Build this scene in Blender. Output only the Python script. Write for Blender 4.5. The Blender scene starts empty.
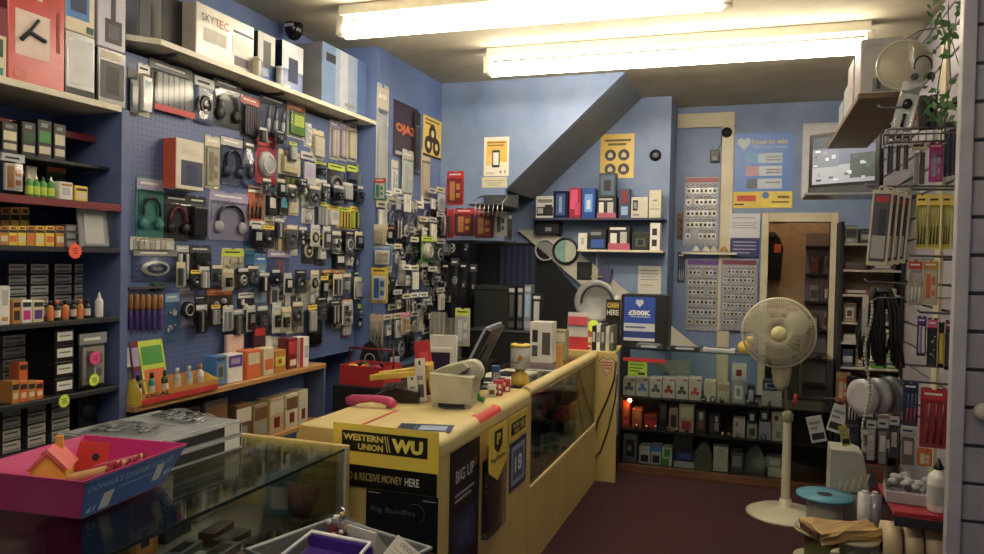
import bpy, bmesh, math, random
from mathutils import Vector, Matrix
random.seed(7)
PI = math.pi
SC = bpy.context.scene
COL = SC.collection
# ------------------------------------------------------------------ camera
FPX, HC, ROLL, VX, VY = 750.0, 1.5, 0.020, 755.0, 266.0
cv = Vector(((VX-492)/FPX, (277-VY)/FPX, 1.0)).normalized()
cu = Vector((ROLL, 1.0, 0.0)); cu.z = -(ROLL*cv.x+cv.y)/cv.z; cu.normalize()
cx_ = cu.cross(cv)
if cx_.x < 0: cx_ = -cx_
def ray(px, py):
    c = Vector(((px-492)/FPX, (277-py)/FPX, 1.0))
    return Vector((c.dot(cx_), c.dot(cv), c.dot(cu)))
def at(px, py, X=None, Y=None, Z=None):
    """where the sight line of a photo pixel meets a real plane of the shop"""
    r = ray(px, py)
    t = X/r.x if X is not None else Y/r.y if Y is not None else (Z-HC)/r.z
    return Vector((0, 0, HC)) + r*t
def pj(p):
    p = Vector(p)-Vector((0, 0, HC))
    c = cx_*p.x + cv*p.y + cu*p.z
    return 492+FPX*c.x/c.z, 277-FPX*c.y/c.z
cam_d = bpy.data.cameras.new('camera'); cam = bpy.data.objects.new('camera', cam_d); COL.objects.link(cam)
cam_d.sensor_width = 36; cam_d.lens = 36*FPX/984; cam_d.clip_start = .02
right = Vector((cx_.x, cv.x, cu.x)); up = Vector((cx_.y, cv.y, cu.y)); fwd = Vector((cx_.z, cv.z, cu.z))
m = Matrix((right, up, -fwd)).transposed().to_4x4(); m.translation = Vector((0, 0, HC))
cam.matrix_world = m
SC.camera = cam
SC.view_settings.view_transform = 'Standard'
SC.view_settings.look = 'None'
# ------------------------------------------------------------------ materials
def s2l(c): return c/12.92 if c <= .04045 else ((c+.055)/1.055)**2.4
def hexc(h):
    h = h.lstrip('#'); return tuple(s2l(int(h[i:i+2], 16)/255) for i in (0, 2, 4))
NAMED = dict(white='#e8e6e0', cream='#d8cda8', black='#17171a', dark='#26282e', grey='#8b8d90', lgrey='#b9babd', dgrey='#4a4c52',
 red='#c8202a', dred='#7c1a22', maroon='#4a2430', orange='#e06a22', amber='#c8862c', yellow='#f0cf1c', lime='#c2d820', green='#3f9a3a',
 dgreen='#23502c', teal='#2f8f88', cyan='#4fb4cc', blue='#2a5fb8', dblue='#1f2c5c', navy='#171f3f', lilac='#a59cc4', purple='#5a348c',
 pink='#e0509a', magenta='#d0127e', brown='#7a5230', kraft='#b08a54', tan='#c8a878', silver='#b8bcc2', bone='#cfc8b0', lblue='#8fb2d8', sky='#3f84d0',
 fluo_o='#ff5630', fluo_p='#ff3fa0', fluo_y='#dcff20', beige='#c9b896', skin='#c89a80')
MC = {}
def mat(c, rough=.55, metal=0.0, var=.12, scale=14.0, spec=.5):
    key = (c, rough, metal, var, scale)
    if key in MC: return MC[key]
    h = NAMED.get(c, c); rgb = hexc(h); lum = .3*rgb[0]+.59*rgb[1]+.11*rgb[2]; rgb = tuple(.86*x+.14*lum for x in rgb)
    M = bpy.data.materials.new('paint_'+c.strip('#')); M.use_nodes = True
    nt = M.node_tree; b = nt.nodes['Principled BSDF']
    b.inputs['Roughness'].default_value = rough; b.inputs['Metallic'].default_value = metal
    tc = nt.nodes.new('ShaderNodeTexCoord'); nz = nt.nodes.new('ShaderNodeTexNoise'); nz.inputs['Scale'].default_value = scale
    nz.inputs['Detail'].default_value = 3
    rp = nt.nodes.new('ShaderNodeValToRGB')
    rp.color_ramp.elements[0].position = .3; rp.color_ramp.elements[1].position = .7
    rp.color_ramp.elements[0].color = tuple(x*(1-var) for x in rgb)+(1,); rp.color_ramp.elements[1].color = tuple(min(1, x*(1+var*.6)) for x in rgb)+(1,)
    nt.links.new(tc.outputs['Object'], nz.inputs['Vector']); nt.links.new(nz.outputs['Fac'], rp.inputs['Fac'])
    nt.links.new(rp.outputs['Color'], b.inputs['Base Color'])
    MC[key] = M; return M
def glossy(c): return mat(c, .22)
def metal(c='silver', r=.32): return mat(c, r, .9)
def clear_mat(name, tint, base, gloss=.08, rough=.05):
    M = bpy.data.materials.new(name); M.use_nodes = True; nt = M.node_tree
    for n in list(nt.nodes): nt.nodes.remove(n)
    o = nt.nodes.new('ShaderNodeOutputMaterial'); t = nt.nodes.new('ShaderNodeBsdfTransparent'); g = nt.nodes.new('ShaderNodeBsdfGlossy')
    t.inputs['Color'].default_value = tuple(tint)+(1,); g.inputs['Roughness'].default_value = rough
    lw = nt.nodes.new('ShaderNodeLayerWeight'); lw.inputs['Blend'].default_value = base
    ma = nt.nodes.new('ShaderNodeMath'); ma.operation = 'MULTIPLY_ADD'; ma.inputs[1].default_value = .85; ma.inputs[2].default_value = gloss
    ma.use_clamp = True
    mx = nt.nodes.new('ShaderNodeMixShader')
    nt.links.new(lw.outputs['Fresnel'], ma.inputs[0]); nt.links.new(ma.outputs[0], mx.inputs['Fac'])
    nt.links.new(t.outputs[0], mx.inputs[1]); nt.links.new(g.outputs[0], mx.inputs[2]); nt.links.new(mx.outputs[0], o.inputs['Surface'])
    return M
GLASS = clear_mat('cabinet_glass', (.93, .97, .95), .17, .015, .02)
PLASTIC = clear_mat('clear_plastic', (.95, .96, .97), .14, .025, .1)
BAG = clear_mat('polythene', (.9, .91, .93), .2, .07, .2)
def emit(name, c, s):
    M = bpy.data.materials.new(name); M.use_nodes = True; nt = M.node_tree; b = nt.nodes['Principled BSDF']
    b.inputs['Base Color'].default_value = hexc(NAMED.get(c, c))+(1,)
    b.inputs['Emission Color'].default_value = hexc(NAMED.get(c, c))+(1,); b.inputs['Emission Strength'].default_value = s
    return M
def rough_mat(name, cols, scale, rough=.8, bump=.2, bscale=None, detail=6, coord='Object', stretch=(1, 1, 1), stops=None):
    M = bpy.data.materials.new(name); M.use_nodes = True; nt = M.node_tree; b = nt.nodes['Principled BSDF']
    tc = nt.nodes.new('ShaderNodeTexCoord'); mp = nt.nodes.new('ShaderNodeMapping'); mp.inputs['Scale'].default_value = stretch
    nz = nt.nodes.new('ShaderNodeTexNoise'); nz.inputs['Scale'].default_value = scale; nz.inputs['Detail'].default_value = detail
    nz.inputs['Roughness'].default_value = .62
    rp = nt.nodes.new('ShaderNodeValToRGB'); cr = rp.color_ramp
    stops = stops or [.3+.4*i/(len(cols)-1) for i in range(len(cols))]
    while len(cr.elements) < len(cols): cr.elements.new(.5)
    for e, c, p in zip(cr.elements, cols, stops): e.position = p; e.color = hexc(c)+(1,)
    nt.links.new(tc.outputs[coord], mp.inputs['Vector']); nt.links.new(mp.outputs[0], nz.inputs['Vector'])
    nt.links.new(nz.outputs['Fac'], rp.inputs['Fac']); nt.links.new(rp.outputs['Color'], b.inputs['Base Color'])
    b.inputs['Roughness'].default_value = rough
    if bump:
        n2 = nt.nodes.new('ShaderNodeTexNoise'); n2.inputs['Scale'].default_value = bscale or scale*6; n2.inputs['Detail'].default_value = 4
        bp = nt.nodes.new('ShaderNodeBump'); bp.inputs['Strength'].default_value = bump; bp.inputs['Distance'].default_value = .004
        nt.links.new(tc.outputs[coord], n2.inputs['Vector']); nt.links.new(n2.outputs['Fac'], bp.inputs['Height'])
        nt.links.new(bp.outputs['Normal'], b.inputs['Normal'])
    return M
WALLBLUE = rough_mat('blue_wall_paint', ['#586a9c', '#677cae', '#7288b8'], 1.6, .55, .12, 30)
WALLBACK = rough_mat('blue_rear_wall_paint', ['#667899', '#768ab0', '#8496b8'], 2.2, .5, .15, 26)
CEIL = rough_mat('stained_ceiling_plaster', ['#a39a82', '#bdb5a0', '#c6bfac'], 1.3, .85, .2, 22)
CARPET = rough_mat('maroon_carpet', ['#22080f', '#32101a', '#3c141e'], 60, .95, .6, 260)
BEECH = rough_mat('beech_laminate', ['#bda466', '#c5ae70', '#cab678'], 3, .42, .01, 40, stretch=(6, 6, .8))
BEECHTOP = rough_mat('beech_worktop', ['#d4bf84', '#dac88e', '#decd96'], 3, .36, .01, 40, stretch=(6, .8, 1))
SHELFW = rough_mat('white_shelf_board', ['#cfc8b0', '#ddd7c2', '#e4dfcc'], 6, .5, .05, 60)
PINE = rough_mat('pine_shelf_board', ['#9c7444', '#b58a54', '#c29a64'], 4, .5, .05, 60, stretch=(8, 1, 8))
DARKWOOD = rough_mat('dark_wood', ['#4a2e1c', '#63402a', '#6e4a30'], 4, .5, .08, 50, stretch=(1, 8, 8))
SLAT = rough_mat('grey_slatwall', ['#8f8b94', '#9d99a2', '#a5a2aa'], 3, .5, .03, 60)
FRAMEW = rough_mat('yellowed_gloss_paint', ['#b8ae92', '#c8bfa4', '#cfc7b0'], 4, .4, .1, 30)
def pegboard():
    M = bpy.data.materials.new('blue_pegboard'); M.use_nodes = True; nt = M.node_tree; b = nt.nodes['Principled BSDF']
    tc = nt.nodes.new('ShaderNodeTexCoord'); vm = nt.nodes.new('ShaderNodeVectorMath'); vm.operation = 'SCALE'; vm.inputs['Scale'].default_value = 40
    fr = nt.nodes.new('ShaderNodeVectorMath'); fr.operation = 'FRACTION'
    sb = nt.nodes.new('ShaderNodeVectorMath'); sb.operation = 'SUBTRACT'; sb.inputs[1].default_value = (.5, .5, .5)
    mu = nt.nodes.new('ShaderNodeVectorMath'); mu.operation = 'MULTIPLY'; mu.inputs[1].default_value = (0, 1, 1)
    ln = nt.nodes.new('ShaderNodeVectorMath'); ln.operation = 'LENGTH'
    gt = nt.nodes.new('ShaderNodeMath'); gt.operation = 'GREATER_THAN'; gt.inputs[1].default_value = .13
    mx = nt.nodes.new('ShaderNodeMix'); mx.data_type = 'RGBA'
    mx.inputs[6].default_value = hexc('#2c3450')+(1,); mx.inputs[7].default_value = hexc('#586a98')+(1,)
    L = nt.links.new
    L(tc.outputs['Object'], vm.inputs[0]); L(vm.outputs[0], fr.inputs[0]); L(fr.outputs[0], sb.inputs[0]); L(sb.outputs[0], mu.inputs[0])
    L(mu.outputs[0], ln.inputs[0]); L(ln.outputs['Value'], gt.inputs[0]); L(gt.outputs[0], mx.inputs[0]); L(mx.outputs[2], b.inputs['Base Color'])
    b.inputs['Roughness'].default_value = .5
    return M
PEG = pegboard()
# ------------------------------------------------------------------ mesh builder
class MB:
    def __init__(s): s.bm = bmesh.new(); s.mats = []
    def mi(s, m):
        if isinstance(m, str): m = mat(m)
        if m not in s.mats: s.mats.append(m)
        return s.mats.index(m)
    def face(s, vs, mi, smooth=False):
        try: f = s.bm.faces.new(vs)
        except ValueError: return None
        f.material_index = mi; f.smooth = smooth; return f
    def box(s, x0, y0, z0, x1, y1, z1, m, bev=0.0):
        mi = s.mi(m)
        r = bmesh.ops.create_cube(s.bm, size=1.0)
        vs = r['verts']
        for v in vs: v.co = Vector(((x0+x1)/2+v.co.x*(x1-x0), (y0+y1)/2+v.co.y*(y1-y0), (z0+z1)/2+v.co.z*(z1-z0)))
        fs = set(f for v in vs for f in v.link_faces)
        for f in fs: f.material_index = mi
        if bev:
            es = list(set(e for v in vs for e in v.link_edges))
            n = bmesh.ops.bevel(s.bm, geom=es, offset=bev, segments=2 if bev > .004 else 1, affect='EDGES', profile=.6)
            for f in n['faces']: f.material_index = mi
        return s
    def obox(s, c, sx, sy, sz, rot, m, bev=0.0):
        n0 = len(s.bm.verts); s.box(-sx/2, -sy/2, -sz/2, sx/2, sy/2, sz/2, m, bev)
        s.bm.verts.ensure_lookup_table(); M = rot.to_4x4() if rot else Matrix(); c = Vector(c)
        for v in s.bm.verts[n0:]: v.co = (M @ v.co)+c
        return s
    def ring(s, c, ax, r, seg):
        ax = Vector(ax).normalized(); a = ax.orthogonal().normalized(); b = ax.cross(a)
        return [s.bm.verts.new(Vector(c)+a*(r*math.cos(2*PI*i/seg))+b*(r*math.sin(2*PI*i/seg))) for i in range(seg)]
    def cyl(s, p0, p1, r, m, seg=12, r2=None, caps=True):
        mi = s.mi(m); p0 = Vector(p0); p1 = Vector(p1); r2 = r if r2 is None else r2; ax = p1-p0
        A = s.ring(p0, ax, r, seg); B = s.ring(p1, ax, r2, seg)
        for i in range(seg): s.face([A[i], A[(i+1) % seg], B[(i+1) % seg], B[i]], mi, True)
        if caps:
            if r > 0: s.face(list(reversed(s.ring(p0, ax, r, seg))), mi)
            if r2 > 0: s.face(s.ring(p1, ax, r2, seg), mi)
        return s
    def tube(s, pts, r, m, seg=6, closed=False):
        mi = s.mi(m); pts = [Vector(p) for p in pts]; n = len(pts); rings = []; pa = None
        for i, p in enumerate(pts):
            q0 = pts[i-1] if (i > 0 or closed) else p; q1 = pts[(i+1) % n] if (i < n-1 or closed) else p
            t = (q1-q0).normalized() if (q1-q0).length > 1e-9 else Vector((0, 0, 1))
            if pa is None: pa = t.orthogonal().normalized()
            pa = (pa-t*pa.dot(t))
            pa = pa.normalized() if pa.length > 1e-6 else t.orthogonal().normalized()
            b = t.cross(pa)
            rr = r[i] if isinstance(r, (list, tuple)) else r
            rings.append([s.bm.verts.new(p+pa*(rr*math.cos(2*PI*k/seg))+b*(rr*math.sin(2*PI*k/seg))) for k in range(seg)])
        for i in range(n if closed else n-1):
            A = rings[i]; B = rings[(i+1) % n]
            for k in range(seg): s.face([A[k], A[(k+1) % seg], B[(k+1) % seg], B[k]], mi, True)
        if not closed: s.face(list(reversed(rings[0])), mi); s.face(rings[-1], mi)
        return s
    def torus(s, c, R, r, m, ax='y', a0=0, a1=2*PI, n=24, seg=7, sx=1.0, sz=1.0):
        full = abs(a1-a0-2*PI) < 1e-6; k = n if full else n+1; pts = []
        for i in range(k):
            a = a0+(a1-a0)*i/n; u, w = R*math.cos(a)*sx, R*math.sin(a)*sz
            pts.append(Vector(c)+(Vector((u, 0, w)) if ax == 'y' else Vector((0, u, w)) if ax == 'x' else Vector((u, w, 0))))
        return s.tube(pts, r, m, seg, full)
    def lathe(s, prof, m, seg=24, c=(0, 0, 0), ax='z'):
        mi = s.mi(m); rings = []
        for r, z in prof:
            R = []
            for i in range(seg):
                a = 2*PI*i/seg; p = (r*math.cos(a), r*math.sin(a), z)
                if ax == 'y': p = (r*math.cos(a), z, r*math.sin(a))
                if ax == 'x': p = (z, r*math.cos(a), r*math.sin(a))
                R.append(s.bm.verts.new(Vector(p)+Vector(c)))
            rings.append(R)
        for A, B in zip(rings, rings[1:]):
            for i in range(seg): s.face([A[i], A[(i+1) % seg], B[(i+1) % seg], B[i]], mi, True)
        s.face(list(reversed(rings[0])), mi); s.face(rings[-1], mi)
        return s
    def prism(s, poly, y0, y1, m, ax='y'):
        mi = s.mi(m)
        f = (lambda a, b, y: (a, y, b)) if ax == 'y' else (lambda a, b, y: (y, a, b)) if ax == 'x' else (lambda a, b, y: (a, b, y))
        A = [s.bm.verts.new(f(a, b, y0)) for a, b in poly]; B = [s.bm.verts.new(f(a, b, y1)) for a, b in poly]
        n = len(poly); s.face(A, mi); s.face(list(reversed(B)), mi)
        for i in range(n): s.face([A[i], B[i], B[(i+1) % n], A[(i+1) % n]], mi)
        return s
    def ball(s, c, r, m, sc=(1, 1, 1), seg=12):
        mi = s.mi(m); M = Matrix.Translation(Vector(c)) @ Matrix.Diagonal((sc[0], sc[1], sc[2], 1))
        q = bmesh.ops.create_uvsphere(s.bm, u_segments=seg, v_segments=max(6, seg//2+2), radius=r, matrix=M)
        for f in set(f for v in q['verts'] for f in v.link_faces): f.material_index = mi; f.smooth = True
        return s
    def quad(s, pts, m): s.face([s.bm.verts.new(p) for p in pts], s.mi(m)); return s
    def rects(s, L, w, h, y, t=.0006, ox=0.0, oz=0.0):
        for k, (a, b, c, d, col) in enumerate(L):
            s.box(ox-w/2+a*w, y-t-.00025*k, oz+b*h, ox-w/2+c*w, y, oz+d*h, col)
        return s
    def mesh(s, name):
        bmesh.ops.recalc_face_normals(s.bm, faces=s.bm.faces)
        me = bpy.data.meshes.new(name); s.bm.to_mesh(me); s.bm.free()
        for m in s.mats: me.materials.append(m)
        return me
def obj(name, mb, parent=None, loc=None, rot=None):
    me = mb.mesh(name) if isinstance(mb, MB) else mb
    o = bpy.data.objects.new(name, me); COL.objects.link(o)
    if parent: o.parent = parent
    if loc is not None: o.location = loc
    if rot is not None: o.rotation_euler = rot
    return o
THINGS = []
def tag(o, label, cat, group=None, kind=None):
    o['label'] = label; o['category'] = cat
    if group: o['group'] = group
    if kind: o['kind'] = kind
    THINGS.append(o); return o
def thing(name, label, cat, loc=(0, 0, 0), rotz=0.0, group=None, rot=None):
    o = bpy.data.objects.new(name, None); COL.objects.link(o); o.empty_display_size = .05
    o.location = loc; o.rotation_euler = rot or (0, 0, rotz)
    return tag(o, label, cat, group)
def struct(name, mb, loc=None):
    o = obj(name, mb, None, loc); o['kind'] = 'structure'; return o
def children(o): return [c for c in bpy.data.objects if c.parent == o]
def dup(root, loc, rotz, label, group=None):
    r = root.copy(); COL.objects.link(r); r.location = loc; r.rotation_euler = (0, 0, rotz)
    r['label'] = label
    if group: r['group'] = group
    THINGS.append(r)
    for ch in KIDS[root.name]:
        c = ch.copy(); COL.objects.link(c); c.parent = r
    return r
KIDS = {}
FC = {}
def text(body, parent, x, z, w, m, y=-.002, h=None, bold=0.0, name='lettering', shear=0.0):
    """lettering standing in the local front plane (facing -y), fitted to width w, left edge x, baseline z"""
    key = (body, bold, shear)
    if key not in FC:
        cu_ = bpy.data.curves.new('lettering', 'FONT'); cu_.body = body; cu_.size = 1; cu_.offset = bold; cu_.shear = shear; cu_.resolution_u = 2
        t = bpy.data.objects.new('lettering', cu_); COL.objects.link(t)
        bpy.context.view_layer.update(); dg = bpy.context.evaluated_depsgraph_get()
        me = bpy.data.meshes.new_from_object(t.evaluated_get(dg)); bpy.data.objects.remove(t)
        FC[key] = [v.co.copy() for v in me.vertices], [list(p.vertices) for p in me.polygons]; bpy.data.meshes.remove(me)
    vs, fs = FC[key]
    if not vs: return None
    a = min(v.x for v in vs); b = max(v.x for v in vs); lo = min(v.y for v in vs); hi = max(v.y for v in vs)
    k = w/max(b-a, 1e-6); kz = k if h is None else h/max(hi-lo, 1e-6)
    me = bpy.data.meshes.new(name)
    me.from_pydata([(x+(v.x-a)*k, y, z+(v.y-lo)*kz) for v in vs], [], fs)
    if isinstance(m, str): m = mat(m)
    me.materials.append(m)
    return obj(name, me, parent)
# ------------------------------------------------------------------ where things hang or stand
def LW(r, X):
    a, b, c, d = r; mx, my = (a+c)/2, (b+d)/2
    Y0 = at(a, my, X=X).y; Y1 = at(c, my, X=X).y
    zt = at(mx, b, X=X).z; zb = at(mx, d, X=X).z
    return Vector((X, (Y0+Y1)/2, zb)), PI/2, Y1-Y0, zt-zb
def BW(r, Y):
    a, b, c, d = r; mx, my = (a+c)/2, (b+d)/2
    X0 = at(a, my, Y=Y).x; X1 = at(c, my, Y=Y).x
    zt = at(mx, b, Y=Y).z; zb = at(mx, d, Y=Y).z
    return Vector(((X0+X1)/2, Y, zb)), 0.0, X1-X0, zt-zb
def rnd_art(c2, c3, k):
    R = random.Random(k)
    L = [(.06, .84, .94, .95, c2)]
    s = R.randint(0, 3)
    if s == 0: L += [(.12, .3, .88, .78, c3), (.1, .1, .6, .2, c2)]
    elif s == 1: L += [(.08, .12, .5, .78, c3), (.56, .5, .92, .56, c2), (.56, .4, .92, .45, c2), (.56, .3, .8, .35, c2)]
    elif s == 2: L += [(.1, .25, .9, .6, c3), (.1, .68, .7, .74, c2), (.1, .08, .9, .18, c2)]
    else: L += [(.2, .2, .8, .74, c3), (.3, .3, .7, .62, c2), (.1, .06, .9, .12, c3)]
    return L
NK = [0]
def carton(loc, rz, w, h, d, c, label, cat='carton', art=None, side=None, c2='dgrey', c3='grey', group=None, name='carton', txt=None, rough=.4, tilt=None):
    """a printed box: front face in the plane through loc, body behind it"""
    NK[0] += 1
    t = thing(name, label, cat, loc, rz, group)
    if tilt: t.rotation_euler = tilt
    b = MB(); b.box(-w/2, 0, 0, w/2, d, h, mat(c, rough), min(.003, w*.04, d*.2))
    b.box(-w*.49, d*.49, h, w*.49, d*.51, h+.0004, mat('dgrey'))
    obj('carton_body', b, t)
    p = MB(); p.rects(art if art is not None else rnd_art(c2, c3, NK[0]), w, h, 0)
    obj('printed_front', p, t)
    if side:
        q = MB(); q.box(-w/2-.0012, d*.02, h*.01, -w/2, d*.98, h*.99, mat(side, rough))
        obj('printed_side', q, t)
    if txt:
        for (s, x, z, ww, col) in txt: text(s, t, -w/2+x*w, z*h, ww*w, col, -.0022-.00025*len(art or []))
    return t
def product(t, kind, w, h, d, c, c2, z0=0.0):
    """what the pack holds; fills w x h from height z0, standing d off the card"""
    y = -d*.5; zc = z0+h/2; r = min(w, h)
    g = glossy(c)
    def one(nm, b): return obj(nm, b, t)
    if kind == 'phones':
        b = MB(); b.torus((0, y, zc+h*.05), w*.36, r*.045, g, a0=-.25, a1=PI+.25, sz=min(1.3, h/w)); one('headband', b)
        for s in (-1, 1):
            e = MB(); e.lathe([(r*.02, -d*.3), (r*.15, -d*.3), (r*.18, 0), (r*.17, d*.2), (r*.05, d*.3)], mat(c2, .5), 14, (s*w*.33, y, zc-h*.2), 'y'); one('ear_cup', e)
    elif kind == 'coil':
        b = MB()
        for i in range(4): b.torus((0, y+d*(.2-.1*i), zc), w*(.36-.02*i), min(.0035, w*.06), g, n=20, seg=5, sz=min(1.5, h/w*.85))
        b.box(-w*.12, y-d*.25, zc-h*.08, w*.12, y+d*.25, zc+h*.06, mat(c2)); one('cable_coil', b)
    elif kind == 'plug':
        b = MB(); b.box(-w*.3, -d, zc-h*.3, w*.3, -d*.1, zc+h*.25, g, r*.06); one('adaptor_body', b)
        b = MB()
        for q in ((-.12, .05), (.12, .05), (0, -.14)): b.box(q[0]*w-.004, -d-.008, zc+q[1]*h-.004, q[0]*w+.004, -d, zc+q[1]*h+.004, metal())
        one('pin', b)
    elif kind == 'sticks':
        n = max(2, int(w/.02)); n = min(n, 6)
        for i in range(n):
            x = -w*.42+w*.84*(i+.5)/n
            b = MB(); b.box(x-w*.36/n, -d, z0+h*.04, x+w*.36/n, -d*.1, z0+h*.96, mat(c if i % 2 == 0 else c2, .35), .002); one('stick', b)
    elif kind == 'tubes':
        n = min(6, max(2, int(w/.022)))
        for i in range(n):
            x = -w*.45+w*.9*(i+.5)/n
            b = MB(); b.cyl((x, y, z0+h*.03), (x, y, z0+h*.6), w*.4/n, mat(c, .3), 10); b.cyl((x, y, z0+h*.6), (x, y, z0+h*.97), w*.36/n, mat(c2, .3), 10); one('tube', b)
    elif kind == 'disc':
        b = MB(); b.lathe([(.001, -d), (r*.4, -d*.9), (r*.44, -d*.5), (r*.44, 0)], g, 20, (0, 0, zc), 'y'); one('round_body', b)
        b = MB(); b.torus((0, -d*.95, zc), r*.3, r*.035, mat(c2, .3), n=20); one('rim', b)
    elif kind == 'block':
        b = MB(); b.box(-w*.42, -d, z0+h*.05, w*.42, -d*.05, z0+h*.95, g, r*.05); one('casing', b)
        b = MB(); b.box(-w*.3, -d-.001, z0+h*.4, w*.3, -d, z0+h*.85, mat(c2, .3)); one('face_plate', b)
    elif kind == 'cells':
        n = min(4, max(2, int(w/.016)))
        for i in range(n):
            x = -w*.44+w*.88*(i+.5)/n
            b = MB(); b.cyl((x, y, z0+h*.08), (x, y, z0+h*.68), w*.38/n, mat(c, .3), 10); b.cyl((x, y, z0+h*.68), (x, y, z0+h*.9), w*.38/n, mat(c2, .3), 10)
            b.cyl((x, y, z0+h*.9), (x, y, z0+h*.95), w*.15/n, metal(), 8); one('battery', b)
    elif kind == 'tools':
        n = 3
        for i in range(n):
            x0 = -w*.3+w*.3*i
            b = MB(); b.tube([(x0, y, z0+h*.05), (x0+w*.06, y, z0+h*.5)], [w*.07, w*.05], mat(c, .4), 8); b.tube([(x0+w*.06, y, z0+h*.5), (x0+w*.1, y, z0+h*.95)], [w*.03, w*.015], metal(), 6); one('tool', b)
    elif kind == 'brush':
        b = MB(); b.tube([(0, y, z0+h*.03), (0, y, z0+h*.4)], w*.1, g, 8); b.ball((0, y, z0+h*.68), r*.3, g, (1, .5, h/w*.5)); one('brush_head', b)
    elif kind == 'picks':
        b = MB()
        for i in range(9):
            a = (i-4)*.12; b.tube([(w*.05*(i-4)*.3, y, z0+h*.05), (math.sin(a)*h*.5, y-.002*(i % 3), z0+h*.95)], .002, mat(c if i % 2 else c2, .4), 5)
        one('strands', b)
    elif kind == 'bits':
        R = random.Random(int(w*1e5)); b = MB()
        for i in range(10):
            x, z = R.uniform(-.36, .36)*w, z0+R.uniform(.1, .9)*h; q = r*R.uniform(.06, .12)
            if R.random() < .5: b.ball((x, y, z), q, mat(c if i % 2 else c2, .3), seg=8)
            else: b.box(x-q, y-q*.5, z-q*1.4, x+q, y+q*.5, z+q*1.4, mat(c if i % 2 else c2, .3), q*.2)
        one('small_pieces', b)
    elif kind == 'sheet':
        b = MB(); b.box(-w*.44, -d*.5, z0+h*.03, w*.44, -d*.1, z0+h*.97, mat(c, .4)); b.rects([(.1, .1, .5, .9, c2), (.6, .2, .9, .4, c2), (.6, .55, .9, .8, c2)], w*.86, h*.94, -d*.5, .001, 0, z0+h*.03); one('folded_sheet', b)
def pack(loc, rz, w, h, d, kind, c1, c2, c3, c4, label, cat='blister pack', head=.2, style='card', group=None, name=None, tilt=0.0):
    """hanging pack: c1 card, c2 header band, c3 / c4 product colours"""
    name = name or ('hanging_blister_pack' if style == 'card' else 'hanging_bag_pack')
    t = thing(name, label, cat, loc, rz, group)
    if tilt: t.rotation_euler = (0, tilt, rz)
    e = min(w, h)*.06
    poly = [(-w/2+e, 0), (w/2-e, 0), (w/2, e), (w/2, h-e), (w/2-e, h), (w*.09, h), (w*.09, h-h*.03), (-w*.09, h-h*.03), (-w*.09, h), (-w/2+e, h), (-w/2, h-e), (-w/2, e)]
    if style == 'card':
        b = MB(); b.prism(poly, -.0015, 0, mat(c1, .45)); obj('backing_card', b, t)
        if c2:
            b = MB(); b.box(-w*.48, -.0026, h*(1-head), w*.48, -.0015, h*.97, mat(c2, .4))
            b.box(-w*.36, -.0032, h*(1-head*.6), w*.3, -.0026, h*(1-head*.42), mat('white' if c2 not in ('white', 'cream', 'lime', 'yellow') else 'dark')); obj('header_band', b, t)
        product(t, kind, w*.86, h*(.93-head), d*.85, c3, c4, h*.05)
        b = MB(); b.box(-w*.45, -d, h*.03, w*.45, -.002, h*(.99-head), PLASTIC, min(.006, d*.3)); obj('blister', b, t)
    else:
        product(t, kind, w*.86, h*(.93-head), d*.8, c3, c4, h*.04)
        b = MB(); bow = [(-w/2, -d*.15), (-w*.35, -d*.85), (0, -d), (w*.35, -d*.8), (w/2, -d*.15)]
        mi = b.mi(BAG); rows = []
        for k, zz in enumerate((0, .12, .5, .8, 1-head*.9, 1)):
            f = (.1, .9, 1, .7, .25, .1)[k]; j = random.uniform(.7, 1)
            rows.append([b.bm.verts.new((x, y*f*(j if 0 < i < 4 else 1), zz*h)) for i, (x, y) in enumerate(bow)])
        for A, B in zip(rows, rows[1:]):
            for i in range(4): b.face([A[i], A[i+1], B[i+1], B[i]], mi)
        obj('poly_bag', b, t)
        if c2:
            b = MB(); b.box(-w*.5, -d*.3, h*(1-head), w*.5, 0, h, mat(c2, .4), .0005)
            b.box(-w*.36, -d*.3-.0006, h*(1-head*.65), w*.25, -d*.3, h*(1-head*.4), mat('dark' if c2 in ('white', 'cream', 'lime', 'yellow', 'lgrey', 'bone', 'silver') else 'white')); obj('header_card', b, t)
        if c1:
            b = MB(); b.box(-w*.46, -.001, 0, w*.46, 0, h*(1-head), mat(c1, .5)); obj('backing_card', b, t)
    return t
# =================================================================== the shop itself
XB, YF, YR, YD, ZC = -2.42, 5.6, 6.5, 7.0, 2.92
struct('floor', MB().box(-2.9, -1.3, -.1, 2.2, 9.0, 0, CARPET))
struct('ceiling', MB().box(-2.9, -1.3, ZC, 2.2, 9.0, ZC+.1, CEIL))
struct('wall_left', MB().box(-2.9, -1.3, 0, -2.78, 4.5, ZC, WALLBLUE))
struct('wall_breast', MB().box(-2.9, 4.5, 0, XB, 5.6, ZC, WALLBLUE))
b = MB(); b.prism([(XB, ZC), (-.945, ZC), (-1.868, 2.057), (-1.868, 1.66), (XB, 1.66)], YF, YF+.05, WALLBACK); b.prism([(-.945, ZC), (-1.868, 2.057), (-1.905, 2.093), (-1.02, ZC)], YF+.05, YR, mat('#7a7f88', .6)); struct('wall_back', b)
struct('wall_rear', MB().box(XB-.3, YR, 0, -.70, YD+.1, ZC, WALLBACK))
struct('wall_passage', MB().box(-2.75, YF, 0, XB, YR, ZC, mat('#23252e', .8)))  # near-black colour puts the darkness of the passage into the wall
DX0, DX1, DZ = .106, .60, 1.887
b = MB(); b.box(-.70, YD, 0, DX0, YD+.1, ZC, WALLBACK); b.box(DX0, YD, DZ, DX1, YD+.1, ZC, WALLBACK); b.box(DX1, YD, 0, 1.3, YD+.1, ZC, WALLBACK)
struct('wall_door_side', b)
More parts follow.
